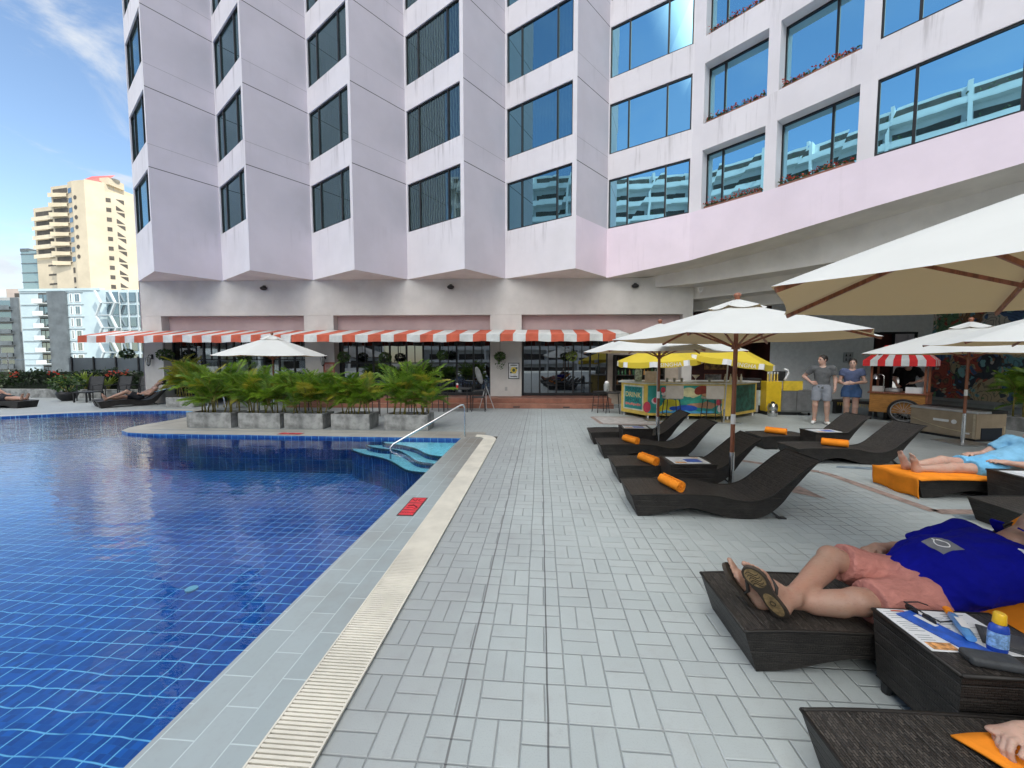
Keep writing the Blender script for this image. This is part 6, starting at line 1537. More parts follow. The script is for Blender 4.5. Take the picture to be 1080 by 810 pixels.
mb = MB(); mb.box(-.007,.45,.325,-.001,.72,.375); st0 = len(mb.v); mb.lathe([(0,0),(.045,0),(.045,.006)], (0,0,0), 16); mb.xf(Matrix.Translation((-.001,.36,.345)) @ Euler((0,R(-90),0)).to_matrix().to_4x4(), st0); mb.box(-.006,.10,.13,-.001,.2,.165); mb.build('badge', WHITE, fz_)
# bench behind the couple
t = thing('low_bench', (9.25,11.75,0), 'dark low bench with a fringe of pale loops behind the couple', 'bench', R(-62)); mb = MB(); mb.box(-.7,-.2,.36,.7,.2,.42); mb.build('seat', M('bench_black', (.02,.016,.013), .5), t, bevel=.01)
for x in (-.6,.6): mb = MB(); mb.box(x-.04,-.18,0,x+.04,.18,.358); mb.build('leg', BLACK, t)
mb = MB()
for k in range(18): mb.tube([(-.52+.06*k,-.17,.355),(-.505+.06*k,-.17,.26),(-.49+.06*k,-.17,.355)], .007, 4)
mb.build('fringe', YEL, t)
# dark bistro furniture behind the palms
def bistro_chair(loc, rz, label):
    t = thing('metal_chair', loc, label, 'chair', rz, group='dark metal chairs')
    for sx in (-1,1): 
        mb = MB(); mb.tube([(sx*.2,-.2,0),(sx*.19,-.18,.43)], .012, 6); mb.build('leg', CHAR, t); mb = MB(); mb.tube([(sx*.2,.22,0),(sx*.19,.18,.43),(sx*.19,.24,.85)], .012, 6); mb.build('leg', CHAR, t)
        mb = MB(); mb.tube([(sx*.2,-.18,.43),(sx*.22,-.16,.63),(sx*.2,.21,.66)], .011, 6); mb.build('arm', CHAR, t)
    mb = MB(); mb.box(-.2,-.2,.43,.2,.2,.45); mb.build('seat', BLACK, t); mb = MB(); mb.box(-.19,.225,.55,.19,.24,.86); mb.build('backrest', BLACK, t, bevel=.005)
def bistro_table(loc, label):
    t = thing('metal_table', loc, label, 'table', group='dark metal tables'); mb = MB(); mb.box(-.42,-.32,.70,.42,.32,.73); mb.build('top', CHAR, t, bevel=.008)
    for sx in (-1,1):
        for sy in (-1,1): mb = MB(); mb.tube([(sx*.37,sy*.27,0),(sx*.37,sy*.27,.70)], .014, 6); mb.build('leg', CHAR, t)
bistro_table((-2.62,11.95,0), 'dark metal table in front of the terracotta steps with a red candle'); bistro_chair((-3.3,11.9,0), R(80), 'dark metal chair left of the candle table'); bistro_chair((-1.95,12.0,0), R(-85), 'dark metal chair right of the candle table, beside the grey stand')
bistro_table((-4.2,10.9,0), 'dark metal table half hidden behind the rightmost poolside palm'); bistro_chair((-3.5,10.75,0), R(-95), 'dark metal chair just right of the rightmost poolside palm'); bistro_chair((-5.0,10.9,0), R(88), 'dark metal chair hidden behind the second palm from the right')
bistro_table((-7.6,10.6,0), 'dark metal table under the white umbrella behind the palms'); bistro_chair((-6.7,10.7,0), R(-95), 'dark metal chair under the white umbrella behind the palms')
t = thing('candle_jar', (-2.6,11.9,.731), 'red candle jar with a white top on the dark metal table', 'candle'); mb = MB(); mb.lathe([(.03,0),(.035,.09)], (0,0,0), 12); mb.build('jar', RED2, t); mb = MB(); mb.ball((0,0,.12), .035, 10, 6); mb.build('top', WHITE, t)
t = thing('folded_stand', (-1.75,12.35,0), 'grey folded stand with a leaf shaped top leaning beside the dark metal chair', 'stand')
mb = MB(); mb.ball((-.22,.15,1.15), (.10,.03,.30), 12, 10); mb.xf(Matrix.Translation((-.1,.1,1)) @ Euler((0,R(-18),0)).to_matrix().to_4x4() @ Matrix.Translation((.1,-.1,-1))); mb.build('top', M('grey_fabric', (.16,.165,.165), .8), t, smooth=True)
for dx in (-.25,.0,.25): mb = MB(); mb.tube([(dx,.02+abs(dx)*.3,0),(-.03,.12,.78)], .014, 6); mb.build('leg', SILVER, t)
# black sling chairs far left
def sling(loc, rz, label):
    t = thing('sling_chair', loc, label, 'chair', rz, group='black sling chairs')
    for sx in (-1,1):
        mb = MB(); mb.tube([(sx*.27,-.25,0),(sx*.27,-.22,.60),(sx*.27,.25,.62)], .018, 6); mb.build('arm', BLACK, t); mb = MB(); mb.tube([(sx*.27,.3,0),(sx*.25,.22,.4),(sx*.25,.36,.92)], .018, 6); mb.build('leg', BLACK, t)
    mb = MB(); mb.quad((-.25,-.25,.42),(.25,-.25,.42),(.25,.23,.38),(-.25,.23,.38)); mb.quad((-.25,.23,.38),(.25,.23,.38),(.25,.38,.95),(-.25,.38,.95)); o = mb.build('sling', M('sling_grey', (.035,.037,.04), .6), t); s_ = o.modifiers.new('Solidify','SOLIDIFY'); s_.thickness = .012
for k, (x, y) in enumerate(((-18.0,14.1),(-16.9,14.2),(-16.05,14.25),(-14.95,14.15))): sling((x,y,0), R((14,6,4,-10)[k]), ('leftmost','second from the left','third from the left','rightmost')[k]+' of the four black sling chairs near the hedge')
t = thing('low_table', (-17.4,13.55,0), 'low black slatted table in front of the black sling chairs', 'table'); mb = MB(); mb.box(-.3,-.3,.36,.3,.3,.40); mb.build('top', CHAR, t)
for sx in (-1,1):
    for sy in (-1,1): mb = MB(); mb.box(sx*.26-.02,sy*.26-.02,0,sx*.26+.02,sy*.26+.02,.358); mb.build('leg', BLACK, t)
# ------------------------------------------------------------------ people
def skin_mat(n, c):
    m, nt, out = new_mat(n); v = objc(nt)
    n1 = noise(nt, v, 9, 4); n2 = noise(nt, v, 120, 3); n3 = noise(nt, v, 32, 3)
    cc = mixc(nt, sstep(nt, n1, .3, .75), c, (c[0]*.98, c[1]*.82, c[2]*.78)); cc = mixc(nt, mth(nt, 'MULTIPLY', sstep(nt, n3, .55, .75), .25), cc, (c[0]*.80, c[1]*.62, c[2]*.58))
    n4 = noise(nt, v, 70, 4, .7, (.35,1.6,1.6)); cc = mixc(nt, mth(nt, 'MULTIPLY', sstep(nt, n4, .52, .68), .30), cc, (c[0]*.5, c[1]*.42, c[2]*.38))
    bsdf(nt, out, cc, .48, 0, n2, .18, .002, .4, Subsurface_Weight=.12, Subsurface_Scale=.01); return m
def fabric(n, c, wr=.6, sc=7, st=(1,1,1), fine=300):
    m, nt, out = new_mat(n); v = objc(nt)
    n1 = noise(nt, v, sc, 4, .6, st, .8); n2 = noise(nt, v, fine, 2); n3 = noise(nt, v, sc*2.6, 3, .6, st, .4)
    cc = mixc(nt, sstep(nt, n1, .3, .7), tuple(x*.86 for x in c), tuple(min(1, x*1.08) for x in c))
    h = mth(nt, 'ADD', mth(nt, 'ADD', n1, mth(nt, 'MULTIPLY', n3, .5)), mth(nt, 'MULTIPLY', n2, .05))
    bsdf(nt, out, cc, .9, 0, h, wr, .02, .12); return m
SKIN = skin_mat('tanned_skin', (.37,.235,.175)); SKINP = skin_mat('pale_skin', (.52,.355,.285)); SKIND = skin_mat('brown_skin', (.22,.115,.075))
HAIRD = M('dark_hair', (.014,.010,.008), .55, var=.4, vs=40, bs=.6, bscale=160); EYE = M('eye_dark', (.02,.015,.012), .2); LIP = M('lip', (.36,.12,.10), .5)
V3 = lambda *a: np.array(a, float)
unit = lambda v: np.asarray(v, float)/max(1e-9, np.linalg.norm(v))
def hand(S, wrist, d, pn, side, curl=.5, sc=1.0, spread=.012, kk=.008):
    """palm with four unequal bent fingers and a thumb leaving the side of the palm; d finger direction, pn back-of-hand normal, side = thumb side"""
    d, pn, side = unit(d), unit(pn), unit(side); w = np.asarray(wrist, float)
    S.ell(w+d*.045*sc, (.042*sc,.052*sc,.017*sc), (side, d, pn), k=.018)
    S.cap(w, w+d*.03*sc, .026*sc, .03*sc, k=.02)
    for i, (off, ln) in enumerate(((.030,.070),(.010,.080),(-.011,.075),(-.031,.058))):
        k0 = w+d*(.086-.006*abs(i-1))*sc+side*off*sc+pn*.003*sc
        a1 = curl*.9; d1 = unit(d*math.cos(a1)-pn*math.sin(a1)+side*(off*1.5)); d2 = unit(d*math.cos(a1*2.1)-pn*math.sin(a1*2.1)); d3 = unit(d*math.cos(a1*3.0)-pn*math.sin(a1*3.0))
        p1 = k0+d1*ln*.48*sc; p2 = p1+d2*ln*.32*sc; p3 = p2+d3*ln*.24*sc
        S.cap(k0-d*.02*sc, k0, .0100*sc, .0105*sc, k=kk); S.cap(k0, p1, .0102*sc, .0094*sc, k=.003); S.cap(p1, p2, .0094*sc, .0086*sc, k=.003); S.cap(p2, p3, .0086*sc, .0074*sc, k=.003)
    b0 = w+d*.025*sc+side*.032*sc-pn*.004*sc; b1 = b0+unit(d*.75+side*.55-pn*.25)*.045*sc; b2 = b1+unit(d*.95+side*.15-pn*.3)*.032*sc
    S.cap(w+d*.015*sc+side*.015*sc, b0, .017*sc, .015*sc, k=.012); S.cap(b0, b1, .0135*sc, .0115*sc, k=.005); S.cap(b1, b2, .0115*sc, .0102*sc, k=.004)
def foot(S, ankle, heel, toe, up, side, toes=True, sc=1.0):
    """up = direction of the instep, side = towards the big toe"""
    a, h, t_ = (np.asarray(q, float) for q in (ankle, heel, toe)); d = unit(t_-h); side = unit(side); up = unit(up); ln = np.linalg.norm(t_-h)
    S.cap(a, h+d*.02+up*.03, .036*sc, .034*sc, k=.03); S.ell(h+d*.01+up*.022, (.036*sc,.030*sc,.030*sc), (d, side, up), k=.02)
    S.cap(a-up*.01, h+d*ln*.55+up*.035, .034*sc, .026*sc, k=.03); S.cap(h+up*.02, h+d*ln*.62+up*.015, .028*sc, .030*sc, k=.025)
    S.ell(h+d*ln*.68+up*.014, (ln*.17,.043*sc,.017*sc), (d, side, up), k=.02)
    if toes:
        for i, (o_, l_) in enumerate(((.030,1.0),(.012,1.0),(-.004,.965),(-.019,.93),(-.033,.88))):
            S.cap(h+d*ln*.78+side*o_*sc*.9+up*.012, h+d*ln*(l_-.04)+side*o_*sc+up*.010, .010*sc, (.0125 if i == 0 else .0088)*sc, k=.005)
    else: S.ell(h+d*ln*.86+up*.012, (ln*.14,.038*sc,.015*sc), (d, side, up), k=.015)
def head(S, c, f, up, sc=1.0, res_fine=True):
    c, f, up = np.asarray(c, float), unit(f), unit(up); f = unit(f-up*np.dot(f, up)); r = np.cross(f, up)
    S.ell(c+up*.02*sc-f*.01*sc, (.076*sc,.094*sc,.100*sc), (r, f, up), k=.02); S.ell(c-up*.045*sc+f*.028*sc, (.056*sc,.062*sc,.068*sc), (r, f, up), k=.03)
    S.cap(c-up*.085*sc+f*.06*sc, c-up*.088*sc+f*.062*sc, .024*sc, k=.025)
    S.cap(c+up*.012*sc+f*.088*sc, c-up*.028*sc+f*.108*sc, .009*sc, .0125*sc, k=.012); S.ell(c-up*.032*sc+f*.098*sc, (.019*sc,.013*sc,.010*sc), (r, f, up), k=.008)
    for sg in (-1, 1):
        S.ell(c+r*sg*.031*sc+up*.010*sc+f*.092*sc, (.018*sc,.012*sc,.012*sc), (r, f, up), k=.012, sub=True); S.cap(c+r*sg*.015*sc+up*.028*sc+f*.086*sc, c+r*sg*.048*sc+up*.026*sc+f*.074*sc, .009*sc, k=.012)
        S.ell(c+r*sg*.077*sc-up*.005*sc-f*.012*sc, (.010*sc,.020*sc,.032*sc), (r, f, up), k=.008)
    S.ell(c-up*.060*sc+f*.088*sc, (.024*sc,.011*sc,.0085*sc), (r, f, up), k=.008)
    return c, f, up, r
def face_parts(t, c, f, up, sc, skin, brow=True):
    c, f, up = np.asarray(c, float), unit(f), unit(up); f = unit(f-up*np.dot(f, up)); r = np.cross(f, up)
    for sg in (-1, 1):
        mb = MB(); mb.ball(tuple(c+r*sg*.031*sc+up*.010*sc+f*.078*sc), .0115*sc, 12, 8); mb.build('eye', EYE, t, smooth=True)
    mb = MB(); q = [c+r*x*sc-up*(.060+abs(x)*.05)*sc+f*(.099-abs(x)*.35)*sc for x in (-.022,-.01,0,.01,.022)]; mb.tube([tuple(p) for p in q], [.002,.005*sc,.0055*sc,.005*sc,.002], 6); mb.build('mouth', LIP, t, smooth=True)
    if brow:
        for sg in (-1,1):
            mb = MB(); q = [c+r*sg*x*sc+up*(.034+y)*sc+f*(.094-x*.35)*sc for x, y in ((.014,0),(.03,.005),(.048,.0))]; mb.tube([tuple(p) for p in q], [.003,.004*sc,.002], 5); mb.build('eyebrow', HAIRD, t, smooth=True)
def hair_cap(t, c, f, up, sc, mat, front=.045, res=.008, bun=None):
    c, f, up = np.asarray(c, float), unit(f), unit(up); f = unit(f-up*np.dot(f, up)); r = np.cross(f, up); S = SDF()
    cuts = [(c+f*front*sc+up*.05*sc, unit(f*.90-up*.42)), (c-up*.045*sc, unit(-up*.9+f*.35))]
    S.ell(c+up*.026*sc-f*.014*sc, (.084*sc,.102*sc,.106*sc), (r, f, up), k=.01, cuts=cuts)
    if bun is not None: S.ell(c-f*.11*sc+up*bun*sc, (.035*sc,.035*sc,.035*sc), k=.02)
    sdf_obj('hair', S, mat, t, res)
def torso(S, J, f, w=1.0, belly=0.0, infl=0.0, k=.05):
    pv, ch = np.asarray(J['pelvis'], float), np.asarray(J['chest'], float); up = unit(ch-pv); f = unit(f); f = unit(f-up*np.dot(f, up)); r = np.cross(f, up); i = infl
    S.ell(pv, ((.165*w)+i, .112*w+i, .125+i), (r, f, up), k=k); mid = pv*.5+ch*.5
    S.ell(mid+f*(.01+belly*.45), (.148*w+belly*.45+i, .108*w+belly*.75+i, .17+i), (r, f, up), k=k); S.ell(ch, (.168*w+i, .118*w+belly*.25+i, .175+i), (r, f, up), k=k)
    S.cap(J['shL'], J['shR'], .058+i, k=k); return r, f, up
def limbs(S, J, sides=('L','R'), arm=1.0, leg=1.0, do_arm=True, do_leg=True, k=.03):
    for s_ in sides:
        if do_arm:
            S.cap(J['sh'+s_], J['el'+s_], .050*arm, .040*arm, k=k); S.cap(J['el'+s_], J['wr'+s_], .041*arm, .027*arm, k=.02); e, w_ = np.asarray(J['el'+s_], float), np.asarray(J['wr'+s_], float); S.cap(e*.8+w_*.2, e*.6+w_*.4, .041*arm, .037*arm, k=.02)
        if do_leg:
            h, kn, an = (np.asarray(J[q+s_], float) for q in ('hip','kn','an')); S.cap(h, kn, .085*leg, .056*leg, k=k); S.cap(kn, an, .054*leg, .037*leg, k=.025)
            S.cap(kn*.78+an*.22+np.asarray(J.get('calf', (0,0,0)), float), kn*.5+an*.5+np.asarray(J.get('calf', (0,0,0)), float), .056*leg, .047*leg, k=.03); S.ell(kn, (.058*leg,)*3, k=.02)
def shirt(t, J, f, mat, w=1.0, belly=0.0, infl=.014, sleeve=.55, hem=.02, res=.009, name='shirt', neck=.075, arm=1.0, sl_r=.062, wrinkle=(.006,9,9,9)):
    S = SDF(); pv, ch = np.asarray(J['pelvis'], float), np.asarray(J['chest'], float); up = unit(ch-pv)
    r, f_, up = torso(S, J, f, w, belly, infl, .05+belly*.6)
    for s_ in 'LR':
        a, b = np.asarray(J['sh'+s_], float), np.asarray(J['el'+s_], float); d = unit(b-a); e = a+(b-a)*sleeve
        S.cap(a, e+d*.03, .058*arm+infl, sl_r*arm+infl*.5, k=.03, cuts=[(e, d)])
    nb = np.asarray(J['neck'], float); S.subcap(nb-up*.01+f_*.015, nb+up*.2+f_*.05, neck, neck*1.1, k=.01)
    sdf_obj(name, S, mat, t, res, gcuts=[(pv-up*(-hem)-up*.10, -up)], smooth_it=2, wrinkle=wrinkle)
def shorts(t, J, f, mat, w=1.0, belly=0, infl=.016, to=.75, res=.009, name='shorts', waist=.09, leg=1.0, flare=.012, wrinkle=(.004,12,12,8)):
    S = SDF(); pv, ch = np.asarray(J['pelvis'], float), np.asarray(J['chest'], float); up = unit(ch-pv); f_ = unit(np.asarray(f, float)-up*np.dot(unit(f), up)); r = np.cross(f_, up)
    S.ell(pv, (.165*w+infl, .112*w+infl+belly*.2, .125+infl), (r, f_, up), k=.05); mid = pv*.6+ch*.4; S.ell(mid+f_*(.01+belly*.35), (.148*w+belly*.4+infl, .108*w+belly*.6+infl, .14), (r, f_, up), k=.05, cuts=[(pv+up*waist, up)])
    for s_ in 'LR':
        h, kn = np.asarray(J['hip'+s_], float), np.asarray(J['kn'+s_], float); d = unit(kn-h); e = h+(kn-h)*to; S.cap(h, e+d*.04, .090*leg+infl, (.085-.029*to)*leg+infl+flare, k=.03, cuts=[(e, d)])
    sdf_obj(name, S, mat, t, res, gcuts=[(pv+up*waist, up)], wrinkle=wrinkle)
def body(t, J, f, skin, hf, hup, w=1.0, belly=0.0, arm=1.0, leg=1.0, res=.009, hands=True, headsc=1.0, feet=True, toes=False, shoe=None):
    S = SDF(); torso(S, J, f, w, belly); limbs(S, J, arm=arm, leg=leg); hc = np.asarray(J['head'], float); hup_ = unit(hup)
    S.cap(np.asarray(J['neck'], float)-unit(np.asarray(J['chest'], float)-np.asarray(J['pelvis'], float))*.03, hc-hup_*.06*headsc-unit(hf)*.01, .062*headsc, .054*headsc, k=.03); head(S, hc, hf, hup_, headsc)
    for s_ in 'LR':
        if 'hd'+s_ in J: hand(S, J['wr'+s_], *J['hd'+s_], sc=J.get('hs', 1.0))
        if feet and 'ft'+s_ in J: foot(S, J['an'+s_], *J['ft'+s_], toes=toes, sc=J.get('fs', 1.0))
    sdf_obj('body', S, skin, t, res); face_parts(t, hc, hf, hup_, headsc, skin)

# man standing, hand on hip
t = thing('person', (7.02,10.15,0), 'standing man in grey t-shirt and pale shorts with one hand on his hip', 'person', R(-33))
J = dict(pelvis=(0,0,.93), chest=(0,.01,1.27), neck=(0,.015,1.45), head=(-.01,-.015,1.61), hipR=(-.095,0,.88), hipL=(.095,0,.88), knR=(-.115,-.02,.48), knL=(.115,-.015,.48), anR=(-.12,.02,.10), anL=(.13,.02,.10),
    shR=(-.185,.01,1.40), elR=(-.37,.09,1.19), wrR=(-.215,-.06,1.045), shL=(.185,.01,1.40), elL=(.255,.02,1.13), wrL=(.25,-.08,.92), calf=(0,.02,0),
    hdR=((.75,-.45,-.25),(-.4,-.8,.3),(.3,-.3,.9),.5), hdL=((.05,-.35,-.9),(.9,-.2,.1),(-.1,-.9,.2),.55), ftR=((-.12,.06,.02),(-.15,-.18,.02),(0,0,1),(1,0,0)), ftL=((.13,.06,.02),(.17,-.18,.02),(0,0,1),(-1,0,0)))
hf, hu = (-.80,-.58,-.10), (-.05,-.02,1)
body(t, J, (0,-1,0), SKINP, hf, hu, .92, res=.0095); hair_cap(t, J['head'], hf, hu, 1.0, HAIRD, .05)
shirt(t, J, (0,-1,0), fabric('grey_tshirt', (.115,.12,.125), .4), .93, sleeve=.62, hem=-.03); shorts(t, J, (0,-1,0), fabric('pale_blue_grey_shorts', (.27,.29,.33), .4), .93, to=.72, waist=.07)
for s_ in 'LR':
    S = SDF(); h, to = np.array(J['ft'+s_][0]), np.array(J['ft'+s_][1]); S.cap(h+V3(0,0,.03), to+V3(0,.03,.02), .046, .040, k=.02, cuts=[(V3(0,0,.004),(0,0,-1))]); S.cap(np.array(J['an'+s_])-V3(0,-.02,.02), h+V3(0,-.02,.04), .045, .045, k=.02); sdf_obj('shoe', S, WHITE, t, .007, gcuts=[(V3(0,0,.105),(0,0,1))])
    mb = MB(); mb.lathe([(.043,0),(.042,.05)], (J['an'+s_][0],J['an'+s_][1]+.012,.09), 14); mb.build('sock', BLACK, t, smooth='auto')
# woman standing beside him
t = thing('person', (7.62,10.02,0), 'standing woman in blue short sleeved top and denim shorts holding her forearm', 'person', R(-36))
J = dict(pelvis=(0,0,.90), chest=(0,.0,1.20), neck=(0,.01,1.37), head=(0,-.01,1.525), hipR=(-.09,0,.85), hipL=(.09,0,.85), knR=(-.075,-.03,.47), knL=(.085,-.02,.47), anR=(-.07,.02,.08), anL=(.08,.02,.08),
    shR=(-.155,.0,1.325), elR=(-.235,-.03,1.07), wrR=(-.15,-.235,1.03), shL=(.155,0,1.325), elL=(.245,-.05,1.08), wrL=(.03,-.235,1.05), calf=(0,.018,0), hs=.9,
    hdR=((.85,-.3,.1),(-.2,-.8,.3),(0,.2,.9),.5), hdL=((-.9,-.15,-.05),(.1,-.9,.2),(0,.1,.9),.6), ftR=((-.07,.05,.01),(-.09,-.17,.01),(0,0,1),(1,0,0)), ftL=((.08,.05,.01),(.11,-.17,.01),(0,0,1),(-1,0,0)))
hf, hu = (-.05,-1,-.05), (0,0,1)
body(t, J, (0,-1,0), SKINP, hf, hu, .82, arm=.9, leg=.98, res=.0095, headsc=.95); hair_cap(t, J['head'], hf, hu, .95, HAIRD, .055, bun=.03)
shirt(t, J, (0,-1,0), fabric('blue_grey_top', (.10,.125,.22), .4), .84, sleeve=.42, hem=.06, infl=.016); shorts(t, J, (0,-1,0), fabric('denim', (.07,.13,.27), .35, fine=500), .86, to=.40, waist=.10, flare=.02)
# vendor behind the food cart
t = thing('person', (10.30,11.62,0), 'vendor in black shirt and black cap standing behind the food cart', 'person', R(-35))
J = dict(pelvis=(0,0,.88), chest=(0,-.03,1.20), neck=(0,-.06,1.37), head=(0,-.10,1.51), hipR=(-.09,0,.84), hipL=(.09,0,.84), knR=(-.1,-.02,.46), knL=(.1,-.02,.46), anR=(-.11,.03,.09), anL=(.11,.03,.09),
    shR=(-.18,-.04,1.33), elR=(-.27,-.10,1.06), wrR=(-.23,-.32,.92), shL=(.18,-.04,1.33), elL=(.34,-.05,1.08), wrL=(.10,-.27,.98), hdR=((.1,-.9,-.3),(-.3,-.2,.9),(.9,0,0),.4), hdL=((-.9,-.2,-.1),(0,-.5,.8),(0,-.9,0),.4), ftR=((-.11,.07,.02),(-.13,-.17,.02),(0,0,1),(1,0,0)), ftL=((.11,.07,.02),(.13,-.17,.02),(0,0,1),(-1,0,0)))
hf, hu = (-.1,-.9,-.40), (0,-.38,.92)
body(t, J, (0,-1,0), SKINP, hf, hu, .95, res=.010); BLKC = fabric('black_cotton', (.012,.012,.013), .4); shirt(t, J, (0,-1,0), BLKC, .97, sleeve=.7, hem=-.05); shorts(t, J, (0,-1,0), BLKC, .95, to=1.0, name='trousers')
for s_ in 'LR':
    S = SDF(); S.cap(J['kn'+s_], V3(*J['an'+s_]), .072, .058, k=.02); sdf_obj('trouser_leg', S, BLKC, t, .010)
hair_cap(t, J['head'], hf, hu, 1.0, HAIRD, .05)
c = np.array(J['head']); fu = unit(hu); ff = unit(np.array(hf)-fu*np.dot(unit(hf), fu)*1.0); S = SDF(); S.ell(c+fu*.045-ff*.01, (.092,.105,.085), (np.cross(ff,fu), ff, fu), k=.01, cuts=[(c+fu*.035, -fu)]); S.ell(c+fu*.042+ff*.12, (.07,.06,.010), (np.cross(ff,fu), ff, fu), k=.01); sdf_obj('cap', S, BLKC, t, .008)

# lying figures: local x runs from the foot of the lounger to its head
def lying(loc, rz, label, Jx, skin, shirt_m=None, shorts_m=None, w=1.0, belly=0, res=.010, to=.7, hair=True, sleeve=.55, toes=True):
    t = thing('person', loc, label, 'person', rz); f = unit((-.35,0,.94)); hf = (-.45,0,.90); hu = (.85,0,.5)
    body(t, Jx, f, skin, hf, hu, w, belly, res=res, toes=toes)
    if hair: hair_cap(t, Jx['head'], hf, hu, 1.0, HAIRD, .05)
    if shirt_m: shirt(t, Jx, f, shirt_m, w, belly, sleeve=sleeve)
    if shorts_m: shorts(t, Jx, f, shorts_m, w, belly, to=to)
    return t
def lyJ(dx, kz=(.0,.0), hipx=1.14, legy=.07):
    g = lambda x: ltop(max(0,min(1.82,x)))
    hx = hipx; J = dict(pelvis=(hx,0,g(hx)+.12), chest=(hx+.33,0,g(hx+.36)+.19), neck=(hx+.50,0,.70), head=(hx+.63,0,.80),
        hipR=(hx-.03,.09,g(hx)+.10), hipL=(hx-.03,-.09,g(hx)+.10), knR=(hx-.42+.1*(kz[0]>.1),legy,g(.7)+.075+kz[0]), knL=(hx-.42+.1*(kz[1]>.1),-legy,g(.7)+.075+kz[1]), anR=(hx-.82,legy*.9,g(.3)+.05), anL=(hx-.82,-legy*.9,g(.3)+.05),
        shR=(hx+.44,.18,.60), shL=(hx+.44,-.18,.60), elR=(hx+.22,.27,.40), elL=(hx+.22,-.27,.40), wrR=(hx+.02,.20,.42), wrL=(hx+.02,-.20,.42), calf=(0,0,-.015),
        hdR=((-.8,-.4,.1),(0,.2,.9),(0,-.9,.2),.3), hdL=((-.8,.4,.1),(0,-.2,.9),(0,.9,.2),.3))
    for s_, sg in (('R',1),('L',-1)):
        a = np.array(J['an'+s_]); J['ft'+s_] = (a+V3(-.045,0,-.02), a+V3(-.10,.02*sg,.195), (1,0,.15), (0,-sg,0))
    return J
lying((l5[0],l5[1],0), 0, 'sunbather with bare legs and light blue shorts lying on the orange towel', lyJ(0, (.05,.0), 1.00), SKINP, fabric('pale_blue_shirt', (.20,.45,.66), .5), fabric('light_blue_shorts', (.17,.47,.74), .5), to=.52)
LB2 = fabric('dark_swim_shorts', (.03,.03,.035), .4)
lying((-14.8,11.75,0), R(58), 'distant sunbather with one knee bent on the far left lounger', lyJ(0, (.0,.20), 1.05), SKIN, None, LB2, res=.012)
lying((-17.3,11.75,0), R(180), 'distant sunbather at the left edge, seen only as bare feet and shins', lyJ(0, (0,0), 1.00), SKIN, None, LB2, res=.012)

# ---- the man in the blue shirt, foreground
FX, FY = 1.04, 2.23
t = thing('person', (FX,FY,0), 'heavy man in cobalt blue polo shirt, salmon shorts and flip-flops lying in the foreground', 'person')
W_ = lambda x, y, z: (x-FX, y-FY, z)
J = dict(pelvis=W_(2.03,2.21,.335), chest=W_(2.40,2.23,.475), neck=W_(2.585,2.23,.625), head=W_(2.73,2.24,.72), hipR=W_(2.00,2.305,.34), hipL=W_(2.00,2.115,.325), knR=W_(1.70,2.315,.445), knL=W_(1.655,2.06,.345), anR=W_(1.345,2.09,.335), anL=W_(1.29,2.14,.285),
    shR=W_(2.52,2.44,.56), shL=W_(2.52,2.02,.55), elR=W_(2.33,2.55,.40), elL=W_(2.60,1.90,.38), wrR=W_(2.12,2.52,.42), wrL=W_(2.80,2.02,.50), calf=(0,0,-.02), fs=1.12,
    hdR=((-.8,-.4,.0),(0,.3,.9),(0,-.9,.2),.4), hdL=((.6,.6,.3),(0,-.6,.8),(.5,.3,.5),.4))
f = unit((-.42,-.05,.90)); hf, hu = (-.50,-.18,.84), (.84,.02,.52)
J['ftR'] = (np.array(W_(1.275,2.045,.285)), np.array(W_(1.095,2.045,.535)), (.62,.72,.30), (-.55,.70,-.3)); J['ftL'] = (np.array(W_(1.215,2.165,.245)), np.array(W_(1.055,2.185,.455)), (.80,-.45,.45), (.2,.8,.5))
body(t, J, f, SKIN, hf, hu, 1.14, .05, arm=1.12, leg=1.10, res=.0055, toes=True)
POLO = fabric('cobalt_polo', (.004,.006,.24), .42, 5, (1,1,1), 600); SALM = fabric('salmon_cotton', (.50,.215,.18), .95, 9, (.7,1.3,1.3), 500)
shirt(t, J, f, POLO, 1.15, .055, infl=.014, sleeve=.85, hem=.05, res=.007, arm=1.15, neck=.070, wrinkle=(.009,6,12,6))
shorts(t, J, f, SALM, 1.14, .04, infl=.018, to=.83, res=.007, leg=1.12, waist=.10, flare=.016, wrinkle=(.0042,13,8,9))
hair_cap(t, J['head'], hf, hu, 1.0, M('grey_hair', (.12,.105,.09), .6, var=.3, vs=40), .03, .007)
nb = np.array(J['neck']); up = unit(np.array(J['chest'])-np.array(J['pelvis'])); f_ = unit(f-up*np.dot(f,up)); r_ = np.cross(f_, up)
for sg in (-1,1):    # open polo collar
    mb = MB(); q = [nb+r_*sg*a+f_*b+up*c for a, b, c in ((.068,-.05,.045),(.080,.0,.035),(.070,.055,.02),(.028,.095,-.01))]; q2 = [p+unit(r_*sg*.7+f_*.55-up*.8)*.048 for p in q]
    for i in range(3): mb.quad(tuple(q[i]), tuple(q[i+1]), tuple(q2[i+1]), tuple(q2[i]))
    o = mb.build('collar', POLO, t, smooth=True); s_ = o.modifiers.new('Solidify','SOLIDIFY'); s_.thickness = .005; s_.offset = 0
